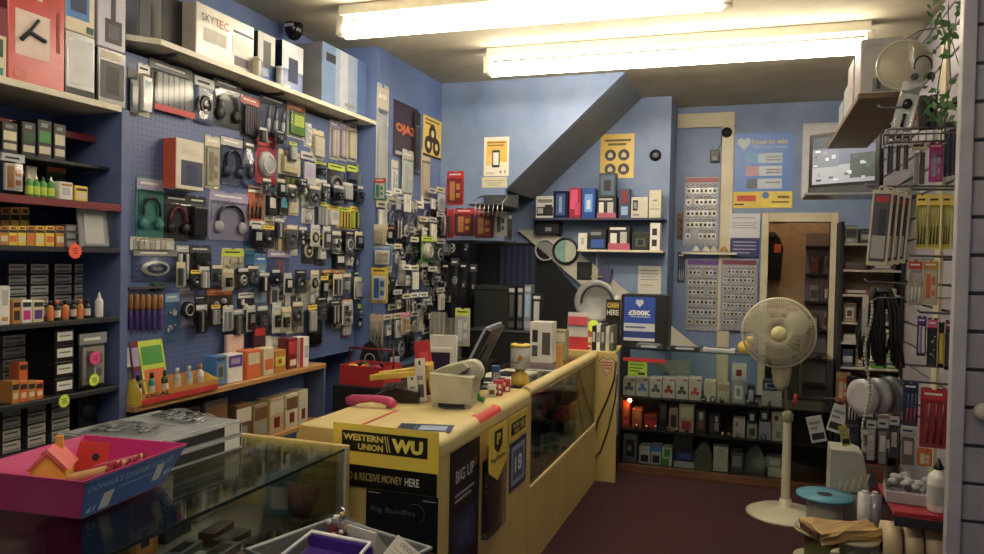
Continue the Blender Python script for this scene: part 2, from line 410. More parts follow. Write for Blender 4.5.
b = MB(); b.box(DX0-.06, YD-.02, 0, DX0, YD+.1, DZ+.08, FRAMEW, .004); b.box(DX1, YD-.02, 0, DX1+.06, YD+.1, DZ+.08, FRAMEW, .004); b.box(DX0, YD-.02, DZ, DX1, YD+.1, DZ+.08, FRAMEW, .004)
struct('trim_1', b)
b = MB(); b.box(-.695, YD-.025, 2.73, -.20, YD, 2.86, FRAMEW, .004); b.box(-.305, YD-.025, 0, -.20, YD, 2.73, FRAMEW, .004)
struct('trim_2', b)
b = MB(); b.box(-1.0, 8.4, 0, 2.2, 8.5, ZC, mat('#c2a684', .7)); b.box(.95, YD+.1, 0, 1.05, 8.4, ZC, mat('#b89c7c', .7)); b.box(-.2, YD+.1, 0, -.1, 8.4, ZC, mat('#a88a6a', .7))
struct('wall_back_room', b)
def slats(b, x0, x1, y0, y1, z0, z1, pitch=.128):
    z = z0
    while z < z1-.01:
        zt = min(z+pitch-.012, z1)
        b.box(x0, y0, z, x1, y1, zt, SLAT, .003); z += pitch
b = MB(); slats(b, .90, .915, 2.98, YD, .02, 2.9); b.box(.915, 2.96, 0, 1.0, YD, ZC, mat('#5c5860'))
b.box(.885, 4.35, 0, .90, 4.47, 2.7, FRAMEW); struct('wall_right', b)
b = MB(); slats(b, .672, 2.2, 2.90, 2.915, .02, 2.9); b.box(.676, 2.916, 0, 2.2, 2.96, ZC, mat('#5c5860')); struct('wall_right_front', b)
struct('trim_3', MB().box(.632, 2.88, 0, .674, 2.93, ZC, mat('#b3afb8', .45), .005))
# ---- fluorescent battens
TUBE = emit('fluorescent_tube_glow', '#fff1d8', 30.0)
def batten(x0, x1, y, yaw, label, drop=.135):
    t = thing('fluorescent_light', label, 'ceiling light', ((x0+x1)/2, y, ZC), yaw, 'fluorescent tube lights')
    L = (x1-x0)/2
    b = MB(); b.box(-L, -.05, -.06, L, .05, 0, mat('#e6e0cc', .4), .006); obj('batten', b, t)
    for s in (-1, 1):
        b = MB(); b.box(s*L-.025, -.035, -drop-.03, s*L+.025, .035, -.05, mat('#cfc8b4', .4), .006); obj('lamp_holder', b, t)
    b = MB(); b.cyl((-L+.025, 0, -drop), (L-.025, 0, -drop), .046, TUBE, 16); obj('tube', b, t)  # thicker than a real tube, so the bloom is part of its shape
a = at(488, 70, Z=ZC-.135); c = at(870, 46, Z=ZC-.135)
batten(a.x, c.x, (a.y+c.y)/2, .02, 'rear fluorescent tube batten lit along its full length, nearest the stair soffit')
a = at(335, 27, Z=ZC-.135); c = at(728, 5, Z=ZC-.135)
batten(a.x, c.x, (a.y+c.y)/2, .03, 'bright fluorescent tube batten in front, ending near the middle of the ceiling')
batten(-1.9, .2, 1.0, .02, 'lit fluorescent tube batten overhead nearest the shop front')
w = bpy.data.worlds.new('world'); SC.world = w; w.use_nodes = True
w.node_tree.nodes['Background'].inputs['Color'].default_value = (.55, .55, .6, 1); w.node_tree.nodes['Background'].inputs['Strength'].default_value = .25
b = MB(); b.lathe([(.055, 0), (.055, -.03), (.05, -.06), (.03, -.09), (.005, -.1)], glossy('black'), 20)
p = at(293, 27, Z=ZC-.02)
p = at(294, 24, Z=ZC); t = thing('dome_camera', 'small black dome security camera on the ceiling above the left shelf', 'camera', (p.x, p.y, ZC))
obj('dome', b, t); obj('label_plate', MB().box(-.03, -.057, -.03, .03, -.05, -.012, 'lgrey'), t)
# =================================================================== left bay shelving (nearest)
b = MB(); b.box(-2.78, 2.365, 0, XB, 2.405, 2.08, mat('#5a6c9e', .5), .002)
tag(obj('shelf_end_panel', b), 'tall blue upright panel closing off the near shelving bay', 'panel')
def shelf(nm, label, x0, x1, y0, y1, z, m, t=.022, edge=None):
    r = thing(nm, label, 'shelf', ((x0+x1)/2, (y0+y1)/2, z-t))
    b = MB(); b.box(x0-(x0+x1)/2, y0-(y0+y1)/2, 0, x1-(x0+x1)/2, y1-(y0+y1)/2, t, m, .002); obj('board', b, r)
    if edge:
        b = MB(); b.box(x1-(x0+x1)/2, y0-(y0+y1)/2, -.004, x1-(x0+x1)/2+.004, y1-(y0+y1)/2, t+.004, edge); obj('edge_strip', b, r)
    return r
BAYX0 = -2.78
SHELVES = []
SHELVES.append(shelf('wall_shelf', 'white shelf at the top of the near bay holding the red carton', BAYX0, XB, .6, 2.365, 2.092, SHELFW, .025))
SHELVES.append(shelf('wall_shelf', 'short dark shelf with red edge under the white top shelf', BAYX0, -2.56, .6, 2.365, 1.972, mat('dgrey'), .018, 'dred'))
SHELVES.append(shelf('wall_shelf', 'dark narrow shelf carrying the black tape cartons', BAYX0, XB-.06, .6, 2.365, 1.848, mat('dark'), .014))
SHELVES.append(shelf('wall_shelf', 'red-edged shelf with green glue bottles and clear packs', BAYX0, XB, .6, 2.365, 1.692, mat('dgrey'), .02, 'dred'))
SHELVES.append(shelf('wall_shelf', 'dark shelf carrying yellow film cartons', BAYX0, XB, .6, 2.365, 1.52, mat('dark'), .02))
SHELVES.append(shelf('wall_shelf', 'dark shelf carrying white-labelled cassette boxes and small bottles', BAYX0, XB, .6, 2.365, 1.245, mat('dark'), .02))
SHELVES.append(shelf('wall_shelf', 'dark shelf with orange cartons below the lime star tag', BAYX0, XB, .6, 2.365, .965, mat('dark'), .02))
SHELVES.append(shelf('wall_shelf', 'lowest dark shelf of the near bay behind the pink tray', BAYX0, XB, .6, 2.365, .775, mat('dark'), .02))
# =================================================================== alcove with pegboard
XPEG, XPK = -2.549, -2.548
pegp = thing('peg_panel', 'blue pegboard panel covered with hanging accessory packs', 'panel', (XPEG, 3.44, .86))
obj('board', MB().box(-.02, -1.03, .016, 0, 1.05, 1.50, PEG), pegp)
r = thing('wall_shelf', 'long white shelf above the pegboard carrying electronics cartons', 'shelf', (0, 0, 2.395))
obj('board', MB().prism([(-2.78, 2.47), (-2.51, 2.47), (XB, 2.57), (XB, 4.5), (-2.78, 4.5)], 0, .024, SHELFW, 'z'), r)
for y in (2.7, 3.5, 4.3): obj('bracket', MB().prism([(-2.77, 0), (-2.45, 0), (-2.45, -.012), (-2.72, -.03), (-2.77, -.03)], y-.008, y+.008, 'dgrey'), r)
r = shelf('counter_shelf', 'pine shelf under the pegboard crowded with small counter displays', -2.545, -2.38, 2.405, 3.86, .872, PINE, .024)
r = shelf('counter_shelf', 'low pine shelf holding cream food-style cartons in the shade', -2.54, -2.40, 2.405, 3.86, .545, PINE, .024)
b = MB(); b.box(-2.54, 3.865, 0, -2.40, 3.885, .87, mat('#5a6c9e')); tag(obj('shelf_support', b), 'blue board supporting the far end of the pine shelf', 'panel')
# =================================================================== glass display case (nearest)
CX0, CX1, CY0, CY1, CZ = -2.12, -1.305, .25, 2.25, .85
case = thing('display_case', 'glass-topped display case in the foreground with beech end panel', 'display case', ((CX0+CX1)/2, (CY0+CY1)/2, 0))
ox, oy = (CX0+CX1)/2, (CY0+CY1)/2
def cbox(nm, x0, y0, z0, x1, y1, z1, mm, bev=0): return obj(nm, MB().box(x0-ox, y0-oy, z0, x1-ox, y1-oy, z1, mm, bev), case)
cbox('glass_top', CX0, CY0, CZ-.008, CX1, CY1-.004, CZ, GLASS)
cbox('front_glass', CX1-.006, CY0, .42, CX1, CY1-.004, CZ-.009, GLASS)
cbox('glass_edge', CX1-.001, CY0, CZ-.0085, CX1+.002, CY1, CZ+.0005, mat('#1d2a26', .2))
cbox('end_panel', CX0, CY1, 0, CX1+.004, CY1+.02, CZ+.006, BEECH, .002)
cbox('corner_post', CX1-.012, CY1-.012, .4, CX1+.004, CY1, CZ, mat('bone', .4))
cbox('base', CX0, CY0, 0, CX1, CY1, .40, mat('#5c4a36'), .004)
cbox('back_panel', CX0-.012, CY0, 0, CX0, CY1, CZ-.01, mat('#8c8678'))
cbox('case_shelf', CX0+.01, CY0, .605, CX1-.03, CY1-.005, .613, mat('#7c7a72', .3))
# =================================================================== service counter
KX0, KX1, KY0, KYM, KY1, KZ = -1.565, -1.0, 2.36, 3.45, 5.06, .885
k = thing('service_counter', 'long beech shop counter with glazed far half', 'counter', ((KX0+KX1)/2, (KY0+KY1)/2, 0))
ox, oy = (KX0+KX1)/2, (KY0+KY1)/2
def kobj(nm, b): 
    for v in b.bm.verts: v.co -= Vector((ox, oy, 0))
    return obj(nm, b, k)
rr = .034
prof = [(KX0, KZ-.03), (KX0, KZ)] + [(KX1-rr+rr*math.sin(a*PI/12), KZ-rr+rr*math.cos(a*PI/12)) for a in range(0, 7)] + [(KX1, KZ-.06), (KX1-.02, KZ-.06)]
b = MB(); b.prism(prof, KY0, KYM, BEECHTOP, 'y'); kobj('worktop', b)
prof = [(KX0, 0), (KX0, KZ-.031), (KX0+.02, KZ)] + [(KX1-rr+(rr)*math.sin(a*PI/12)-.001, KZ-rr+(rr)*math.cos(a*PI/12)) for a in range(0, 7)] + [(KX1-.001, 0)]
b = MB(); b.prism(prof, KY0-.018, KY0-.001, BEECH, 'y'); kobj('end_panel', b)
b = MB(); b.box(KX1-.02, KY0, 0, KX1-.002, KYM-.004, KZ-.061, BEECH); kobj('front_panel', b)
b = MB(); b.box(KX0, KY0, 0, KX0+.016, KYM, KZ-.031, BEECH); kobj('back_panel', b)
b = MB(); b.box(KX1-.03, KYM-.003, 0, KX1+.001, KYM+.018, KZ-.03, BEECH, .003); kobj('post', b)
b = MB(); b.box(KX1-.02, KYM+.02, 0, KX1-.001, KY1-.02, .385, BEECH); kobj('lower_front_panel', b)
b = MB(); b.box(KX1-.024, KYM+.02, .386, KX1+.004, KY1-.02, .412, BEECHTOP, .004); kobj('sill', b)
b = MB(); b.box(KX1-.009, KYM+.018, .413, KX1-.004, KY1-.02, KZ-.045, GLASS); kobj('glass_pane', b)
b = MB(); b.cyl((KX1-.028, KYM+.002, KZ-.016), (KX1-.028, KY1+.01, KZ-.016), .03, BEECHTOP, 16); kobj('top_rail', b)
b = MB(); b.box(-1.45, KYM+.02, KZ-.03, KX1-.062, KY1-.02, KZ-.022, GLASS); kobj('glass_top', b)
b = MB(); b.box(-1.45, KYM+.02, .40, KX1-.03, KY1-.02, .412, mat('tan')); b.box(-1.40, KYM+.02, .63, KX1-.05, KY1-.02, .637, GLASS); kobj('inner_shelf', b)
b = MB(); b.box(KX1-.02, KY1-.019, 0, KX1+.002, KY1, KZ-.04, BEECH, .003); kobj('far_post', b)
b = MB(); b.box(-1.565, KYM-.003, 0, -1.46, KYM+.015, KZ-.03, BEECH); kobj('inner_partition', b)
# return panel that closes the gap between counter and rear cabinet
b = MB(); b.prism([(-1.5, 0), (-.865, 0), (-.865, .86), (-.88, .89), (-1.5, .89)], 5.09, 5.115, BEECH)
t = thing('return_panel', 'beech panel closing the counter end beside the rear cabinet', 'panel', (0, 0, 0)); obj('panel', b, t)
b = MB(); b.box(-1.46, 5.13, .86, -.905, 5.78, .885, BEECHTOP, .003); b.box(-1.46, 5.14, 0, -1.44, 5.77, .86, BEECH); tag(obj('counter_flap', b), 'short beech worktop behind the return panel carrying leaflets', 'counter')
p = at(607, 367, Y=5.088)
rp_ = t; t = obj('sticker', MB().prism([(-.06, .04), (-.03, .065), (0, .05), (.03, .065), (.06, .04), (0, -.067)], -.001, 0, 'dred'), rp_, (p.x, 5.089, p.z)); t['label'] = 'red and white triangular sticker'
obj('sticker_sheet', MB().prism([(-.055, .035), (-.03, .06), (0, .045), (.03, .06), (.055, .035), (0, -.06)], -.0015, 0, 'beige'), t)
b = MB()
for q in range(3): b.box(-.04+q*.008, -.0025, .028-q*.02, .04-q*.008, -.0015, .036-q*.02, 'red')
obj('print_lines', b, t)
# black lead hanging down the return panel
b = MB(); pts = [at(x, y, Y=5.083) for x, y in ((616, 362), (614, 380), (607, 400), (598, 420), (592, 448))]
b.tube(pts, .006, mat('black', .4), 6); pts = [at(x, y, Y=5.079) for x, y in ((617, 375), (615, 400), (608, 430), (600, 452), (590, 462))]
b.tube(pts, .005, mat('black', .4), 6)
tag(obj('power_cable', b), 'pair of black cables drooping across the beech return panel', 'cable')
# =================================================================== rear glass cabinet
GX0, GX1, GY0, GY1, GZ = -.9, .505, 5.39, 5.80, .895
g = thing('display_cabinet', 'long low glass cabinet across the back with dark wood plinth', 'display cabinet', ((GX0+GX1)/2, (GY0+GY1)/2, 0))
ox, oy = (GX0+GX1)/2, (GY0+GY1)/2
def gobj(nm, b):
    for v in b.bm.verts: v.co -= Vector((ox, oy, 0))
    return obj(nm, b, g)
gobj('plinth', MB().box(GX0, GY0, 0, GX1, GY1, .062, DARKWOOD, .004))
gobj('back_panel', MB().box(GX0, GY1-.012, .063, GX1, GY1, .56, mat('#1c1a1c'))); gobj('back_glass', MB().box(GX0, GY1-.008, .561, GX1, GY1-.003, GZ-.01, GLASS))
gobj('glass_top', MB().box(GX0, GY0, GZ-.008, GX1, GY1-.013, GZ, GLASS))
gobj('front_glass', MB().box(GX0+.012, GY0, .063, GX1-.012, GY0+.005, GZ-.009, GLASS))
for z in (.312, .545): gobj('glass_shelf', MB().box(GX0+.012, GY0+.012, z-.008, GX1-.012, GY1-.014, z, mat('#3c3a38', .3)))
for x in (GX0, GX1-.012): gobj('side_frame', MB().box(x, GY0, .063, x+.012, GY1-.013, GZ-.009, mat('dark')))
p0 = at(623, 360, Y=GY0); p1 = at(666, 352, Y=GY0)
gobj('red_edge_strip', MB().box(p0.x, GY0-.003, p0.z-.004, p1.x, GY0, p0.z+.022, 'red'))
# =================================================================== goods: helpers
ordn = ['first', 'second', 'third', 'fourth', 'fifth', 'sixth', 'seventh', 'eighth', 'ninth', 'tenth']
def CL(r, X, z, d, c, label, **kw):
    loc, rz, w, h = LW(r, X)
    if z is not None: h += loc.z-z; loc.z = z
    kw.setdefault('cat', 'carton')
    return carton(loc, rz, w, h, d, c, label, **kw)
def CB(r, Y, z, d, c, label, **kw):
    loc, rz, w, h = BW(r, Y)
    if z is not None: h += loc.z-z; loc.z = z
    return carton(loc, rz, w, h, d, c, label, **kw)
HOOKS = []
def PL(r, kind, c1, c2, c3, c4, label, X=XPK, d=.022, hook=True, **kw):
    loc, rz, w, h = LW(r, X)
    if hook: w *= 1.1; loc.z -= h*.05; h *= 1.1
    if hook: HOOKS.append((X, loc.y, loc.z+h))
    return pack(loc, rz, w, h, d, kind, c1, c2, c3, c4, label, **kw)
def PB(r, kind, c1, c2, c3, c4, label, Y, d=.02, rz=0.0, **kw):
    loc, r0, w, h = BW(r, Y)
    return pack(loc, rz, w, h, d, kind, c1, c2, c3, c4, label, **kw)
def star(par, loc, rz, R, c, label):
    t = bpy.data.objects.new('price_star', None); COL.objects.link(t); t.parent = par; t['label'] = label
    bpy.context.view_layer.update(); t.matrix_world = Matrix.Translation(Vector(loc)) @ Matrix.Rotation(rz, 4, 'Z')
    n = 14; poly = [(math.cos(2*PI*i/(2*n))*R*(1 if i % 2 == 0 else .78), math.sin(2*PI*i/(2*n))*R*(1 if i % 2 == 0 else .78)) for i in range(2*n)]
    obj('star_card', MB().prism(poly, -.0015, 0, mat(c, .5, 0, .03)), t)
    b = MB()
    for q in range(3): b.box(-R*(.4-.05*q), -.0025, R*(.25-.27*q), R*(.35+.04*q), -.0015, R*(.34-.27*q), 'dred')
    obj('handwriting', b, t)
# =================================================================== near bay, top shelf
Z = 2.092; XF = -2.46
t = CL((8, -14, 65, 88), XF, Z, .22, '#d0302c', 'large red carton with a pale gadget picture on the near white shelf', side='dred', art=[
    (.12, .28, .72, .72, '#e8cfc4'), (.2, .86, .3, .96, 'cream'), (.34, .86, .44, .96, 'cream'), (.48, .86, .58, .96, 'cream'), (.84, .4, .9, .8, '#a02020'), (.1, .06, .3, .12, '#e08070')], rough=.25)
b = MB(); w = .33
loc, rz, w, h = LW((8, -14, 65, 88), XF); x0 = -w/2
b.tube([(x0+w*.2, -.006, h*.42), (x0+w*.34, -.006, h*.52), (x0+w*.62, -.006, h*.47)], .008, mat('dark'), 6)
b.tube([(x0+w*.34, -.006, h*.52), (x0+w*.5, -.006, h*.66)], .005, mat('dark'), 6); obj('printed_gadget', b, t)
CL((-34, 2, 7, 73), XF, Z, .22, 'cream', 'cream and green carton cut by the left edge of the photo on the top shelf', art=[(0, .6, 1, 1, 'dred'), (.1, .3, .9, .55, 'dgreen'), (.5, .05, .9, .15, 'teal')])
s1 = CL((66, 34, 95, 93), XF, Z, .2, '#a9acb2', 'silver-grey carton with dark foot under the blue and cream carton', side='black', art=[(0, 0, 1, .14, 'dark'), (.1, .2, .9, .9, '#d6d8dc')], rough=.2)
loc, rz, w, h = LW((66, 34, 95, 93), XF)
CL((66, -12, 95, 40), XF, Z+h+(loc.z-Z)+.001, .2, 'cream', 'cream carton with a blue mouse picture stacked on the silver-grey carton', art=[(0, .3, .8, 1, 'sky'), (.15, .45, .7, .85, 'dblue'), (.7, .05, .95, .2, 'dgreen')], side='lblue')
loc, rz, w, h = LW((98, 50, 126, 106), XF)
CL((98, 50, 126, 106), XF, Z, .2, 'black', 'dark glossy carton with grey device picture at the end of the near top shelf', side='dark', art=[(.08, .12, .92, .78, 'dgrey'), (.1, .82, .8, .94, 'bone'), (.3, .2, .75, .7, 'black')], rough=.2)
CL((98, -10, 126, 52), XF, Z+h+(loc.z-Z)+.001, .2, '#b4b3c4', 'lilac-grey carton with a black webcam picture stacked on the dark glossy carton', side='#8886a0', art=[(.25, .1, .85, .5, 'dark'), (.45, .45, .62, .95, 'dark'), (.35, .18, .75, .42, 'dgrey')])
# second row: black boxes
for i, (a, b_, c, d, top) in enumerate(((2, 122, 18, 147, 'cream'), (22, 122, 36, 147, 'dgreen'), (38, 120, 52, 147, 'green'), (54, 124, 66, 148, 'bone'))):
    CL((a, b_, c, d), -2.50, 1.849, .12, 'black', ['black tape carton with a cream label at the left end of the dark shelf', 'black tape carton with a dark green band beside the cream-labelled one', 'black tape carton topped with bright green on the dark narrow shelf', 'black tape carton with a bone-coloured band nearest the blue end panel'][i], art=[(.1, .1, .9, .3, 'bone'), (.1, .4, .9, .7, top), (.2, .8, .7, .9, 'grey')], group='black tape cartons on the narrow shelf')
# red-edged shelf
Z = 1.693
PL((0, 154, 23, 193), 'sheet', None, 'silver', 'white', 'amber', 'clear pouch with white card standing on the red-edged shelf', X=-2.46, d=.03, style='bag', hook=False, name='clear_pouch')
CL((26, 148, 43, 190), -2.66, Z, .05, 'maroon', 'maroon carton standing at the back of the red-edged shelf', art=[(.2, .3, .8, .7, 'dred'), (.3, .45, .7, .55, 'brown')])
CL((47, 152, 66, 180), -2.62, Z, .05, 'dgreen', 'green and orange striped carton at the back of the red-edged shelf', art=[(0, .6, 1, .7, 'orange'), (0, .3, 1, .36, 'lgrey'), (.4, .7, 1, .8, 'amber')])
def bottle(loc, h, r, c, cap, label, nozzle=False, cat='bottle', group=None, name='glue_bottle', band=None):
    t = thing(name, label, cat, loc, 0, group)
    obj('bottle_body', MB().lathe([(r*.9, 0), (r, h*.04), (r, h*.62), (r*.85, h*.7), (r*.45, h*.76), (r*.45, h*.8)], mat(c, .3), 14), t)
    obj('cap', MB().lathe([(r*.5, h*.8), (r*.5, h*.84), (r*.3, h*.9), (r*.12, h)] if nozzle else [(r*.55, h*.79), (r*.55, h*.99), (r*.4, h)], mat(cap, .35), 12), t)
    if band: obj('label_band', MB().lathe([(r*1.01, h*.15), (r*1.015, h*.16), (r*1.015, h*.5), (r*1.01, h*.51)], mat(band, .5), 14), t)
    return t
for i, px in enumerate((29, 36, 43, 51)):
    p = at(px, 197, X=-2.47); bottle((-2.47, p.y, Z), .085, .013, 'green', 'white' if i != 2 else 'dgreen', 'small green glue bottle on the red-edged shelf', True, group='green glue bottles on the red-edged shelf', band='lime')
t = CL((60, 182, 73, 201), -2.45, Z, .06, 'white', 'small white carton with grey print beside the green bottles', art=[(.2, .3, .8, .7, 'lgrey'), (.1, .78, .9, .9, 'amber')])
CL((75, 186, 88, 203), -2.45, Z, .06, 'yellow', 'small yellow carton at the end of the red-edged shelf', art=[(.15, .2, .85, .6, 'cream'), (.1, .7, .9, .85, 'dark')], side='amber')
CL((27, 166, 37, 194), -2.54, Z, .012, 'cream', 'plain cream card standing behind the green glue bottles', art=[(.3, .8, .7, .9, 'bone')], name='card')
# yellow film boxes
Z = 1.52
k = 0
for row, (xs, y0, y1, X) in enumerate((((1, 11, 21), 207, 221, -2.56), ((0, 9, 18, 27, 36, 46, 56), 226, 246, -2.46))):
    for i, px in enumerate(xs):
        CL((px, y0, px+8.4, y1), X, Z if row else Z, .09, 'yellow' if i % 3 else 'amber', 'small yellow film carton in the front row' if row else 'taller yellow film carton standing behind the front row', art=[(0, .66, 1, .8, 'dark'), (.1, .2, .9, .5, 'orange' if i % 2 else 'cream'), (.2, .84, .8, .94, 'dred')], group='yellow film cartons')
for i in range(3):
    loc, rz, w, h = LW((66, 237-i*9, 80, 246-i*9), -2.48)
    carton((loc.x, loc.y, Z+i*.029), rz, w, .028, .1, 'grey', 'flat grey cassette box in the small stack beside the clear tray', art=[(.1, .2, .7, .8, 'lgrey'), (.75, .2, .95, .8, 'dark')], group='grey cassette boxes', name='cassette_box', cat='cassette')
loc, rz, w, h = LW((80, 209, 110, 248), -2.45)
t = thing('clear_tray', 'upright clear plastic tray with white lining beside the yellow cartons', 'tray', (loc.x, loc.y, Z), rz, rot=(-.12, 0, rz))
b = MB(); b.box(-w*.5, 0, 0, w*.5, .004, h, mat('lgrey', .3)); b.box(-w*.32, -.003, h*.1, w*.32, 0, h*.85, mat('white')); obj('lining', b, t)
b = MB(); b.box(-w*.5, -.03, 0, -w*.47, 0, h, PLASTIC); b.box(w*.47, -.03, 0, w*.5, 0, h, PLASTIC); b.box(-w*.47, -.03, 0, w*.47, 0, .004, PLASTIC); b.box(-w*.47, -.033, .0, w*.47, -.03, h, PLASTIC); obj('shell', b, t)
p = at(75, 251, X=XB+.006); star(SHELVES[4], p, PI/2, .032, 'fluo_o', 'orange starburst price tag on the edge of the yellow film shelf')
# cassettes with white labels
Z = 1.245
for col, (x0, x1) in enumerate(((8, 27), (30, 49), (54, 72), (74, 92))):
    for row in range(5):
        loc, rz, w, h = LW((x0, 290, x1, 300), -2.62)
        carton((loc.x, loc.y, Z+row*.042), rz, w, .041, .12, '#3c3c42', 'black cassette box with a white label', art=[(.04, .1, .96, .95, '#d8d6d0'), (.12, .62, .8, .74, 'dgrey'), (.1, .16, .9, .36, 'grey')], group='white-labelled cassette boxes on the bottle shelf', name='cassette_box', cat='cassette')
CL((0, 286, 10, 325), -2.44, Z, .05, 'white', 'tall white carton at the left end in front of the cassettes', art=[(.2, .5, .8, .9, 'lgrey'), (.2, .1, .8, .2, 'amber')])
for i, (x0, x1, c, c2) in enumerate(((13, 21, 'amber', 'dark'), (22, 32, 'white', 'magenta'), (33, 44, 'cream', 'purple'))):
    CL((x0, 300, x1, 323), -2.44, Z, .04, c, ['amber ink carton in front of the cassettes', 'white ink carton with a magenta blot in front of the cassettes', 'cream ink carton with a purple blot in front of the cassettes'][i], art=[(.15, .15, .85, .55, c2), (.1, .7, .9, .9, 'dark')], group='ink cartons in front of the cassettes')
for i, px in enumerate((50, 57, 65, 73, 80, 87)):
    p = at(px, 320, X=-2.45); bottle((-2.45, p.y, Z), .075, .012, 'dark' if i % 2 else 'amber', 'orange' if i in (1, 4) else 'black', 'small amber ink bottle with black cap' if i in (0, 2) else 'small amber ink bottle with orange cap' if i == 4 else 'small dark ink bottle with orange cap' if i == 1 else 'small dark ink bottle with black cap', group='small ink bottles on the cassette shelf', name='ink_bottle', band='bone' if i % 2 else 'orange')
p = at(99, 318, X=-2.45); bottle((-2.45, p.y, Z), .1, .015, 'white', 'white', 'white squeeze bottle at the end of the ink bottle row', True)
# shelf below: black drawers with white labels, clear pouch
Z = .965
for col, (x0, x1, n) in enumerate(((2, 26, 5), (30, 46, 5))):
    for row in range(n):
        loc, rz, w, h = LW((x0, 370, x1, 380), -2.60)
        carton((loc.x, loc.y, Z+row*.045), rz, w, .044, .12, '#55565a', 'grey cassette box behind the orange cartons', art=[(.04, .1, .96, .95, '#c4c2bc'), (.12, .62, .8, .74, 'dgrey'), (.1, .16, .9, .36, 'grey')], group='grey cassette boxes behind the orange cartons', name='cassette_box', cat='cassette')
for i, px in enumerate((12, 20, 28, 36)):
    CL((px, 381, px+7.6, 404-i), -2.44, Z, .06, 'orange' if i % 2 else 'amber', 'small bright orange film carton' if i % 2 else 'small amber film carton', art=[(.1, .6, .9, .85, 'dark'), (.2, .2, .8, .45, 'cream')], group='orange film cartons')
CL((19, 362, 28, 380), -2.5, Z+.062, .05, 'orange', 'orange film carton standing above the front row of four', art=[(.1, .6, .9, .85, 'dark')])
for i in range(4):
    loc, rz, w, h = LW((55, 380, 74, 395), -2.45)
    carton((loc.x, loc.y, Z+i*.062), rz, w, .061, .26, 'black', 'black cassette drawer with white label', art=[(.1, .25, .9, .8, 'white'), (.2, .5, .8, .6, 'grey')], group='stack of black cassette drawers', name='cassette_box', cat='cassette', side='black')
PL((78, 333, 105, 387), 'sheet', 'dgrey', 'grey', 'bone', 'grey', 'clear grey pouch with folded sheets beside the black drawers', X=-2.45, d=.03, style='bag', hook=False, name='clear_pouch'); pch = THINGS[-1]
p = at(95, 358, X=-2.418); star(pch, p, PI/2, .028, 'fluo_p', 'fluorescent pink starburst price tag on the clear grey pouch')
p = at(94, 380, X=-2.418); star(pch, p, PI/2, .026, 'fluo_y', 'fluorescent yellow starburst tag on the clear grey pouch')
p = at(64, 401, X=XB+.006); star(SHELVES[6], p, PI/2, .026, 'fluo_y', 'fluorescent yellow starburst tag on shelf edge above the pink tray')
Z = .775
for col, (x0, x1) in enumerate(((2, 21), (27, 46), (51, 70))):
    for row in range(4):
        loc, rz, w, h = LW((x0, 440, x1, 450), -2.50)
        carton((loc.x, loc.y, Z+row*.044), rz, w, .043, .13, '#46464a', 'grey-labelled cassette box behind the pink tray', art=[(.04, .1, .96, .95, '#c0bcb0'), (.12, .62, .8, .74, 'dgrey'), (.1, .16, .9, .34, 'grey')], group='grey-labelled cassette boxes behind the pink tray', name='cassette_box', cat='cassette')
p = at(88, 430, X=-2.5)
t = thing('desk_speaker', 'small black speaker at the end of the shelf behind the pink tray', 'speaker', (-2.5, p.y, Z), PI/2)
obj('speaker_body', MB().box(-.045, 0, 0, .045, .09, .15, mat('black', .4), .008), t); obj('speaker_grille', MB().lathe([(.001, -.004), (.03, -.004), (.032, 0)], 'dark', 18, (0, 0, .09), 'y'), t)
# =================================================================== alcove top shelf
Z = 2.4195; XT = -2.47
CL((139, -6, 151, 37), -2.56, Z, .14, 'dark', 'narrow dark carton at the near end of the long white shelf', art=[(.05, .05, .95, .95, '#2c2f38')], side='grey')
CL((162, -2, 187, 47), -2.55, Z, .18, '#1b1b1d', 'wide plain black carton on the long white shelf', art=[(.03, .04, .97, .96, '#232326')], side='#c9c7c0')
sk = dict(txt=[('SKY', .08, .70, .2, 'dgrey'), ('TEC', .29, .68, .24, '#d05a3a')])
CL((196, 14, 254, 68), XT, Z, .16, '#d4d0c4', 'white electronics carton with grey and red lettering on the long white shelf', art=[(.12, .34, .5, .6, '#bdb9ac'), (.64, .12, .9, .3, 'dgrey'), (.62, .74, .98, .79, 'dark'), (.6, .3, .95, .68, '#e6e4dc')], side='#b8b0a0', rough=.3, **sk)
CL((258, 34, 275, 75), XT, Z, .16, '#44619a', 'tall blue and grey headset carton left of its brighter twin', side='black', art=[(0, .4, 1, 1, 'lgrey'), (.3, .3, .75, .85, 'dark'), (0, 0, 1, .12, 'blue')], rough=.25)
CL((282, 44, 303, 90), XT, Z, .16, '#2c55a8', 'bright blue and white headset carton beside the big silver-blue carton', side='black', art=[(0, .45, 1, 1, '#ced6e2'), (.3, .2, .75, .7, 'dblue'), (.1, .06, .4, .12, 'white')], rough=.25)
t = CL((322, 52, 366, 118), XT, Z, .22, '#8fa6cc', 'big silver-blue gloss carton at the far end of the long white shelf', side='#87878c', art=[(0, 0, .28, 1, '#6a88b4'), (.28, 0, .38, 1, '#8fa2c0'), (.38, 0, .56, 1, '#b4bccb'), (.56, 0, .78, 1, '#90a2c2'), (.78, 0, 1, 1, '#4f6ea8'), (.08, .72, .28, .86, 'dark'), (.5, .1, .75, .16, 'grey')], rough=.25)
CL((369, 75, 376, 120), XT-.02, Z, .16, 'bone', 'slim bone-coloured folder standing at the far end of the long white shelf', art=[(.2, .1, .8, .9, 'dgrey')], side='dgrey')
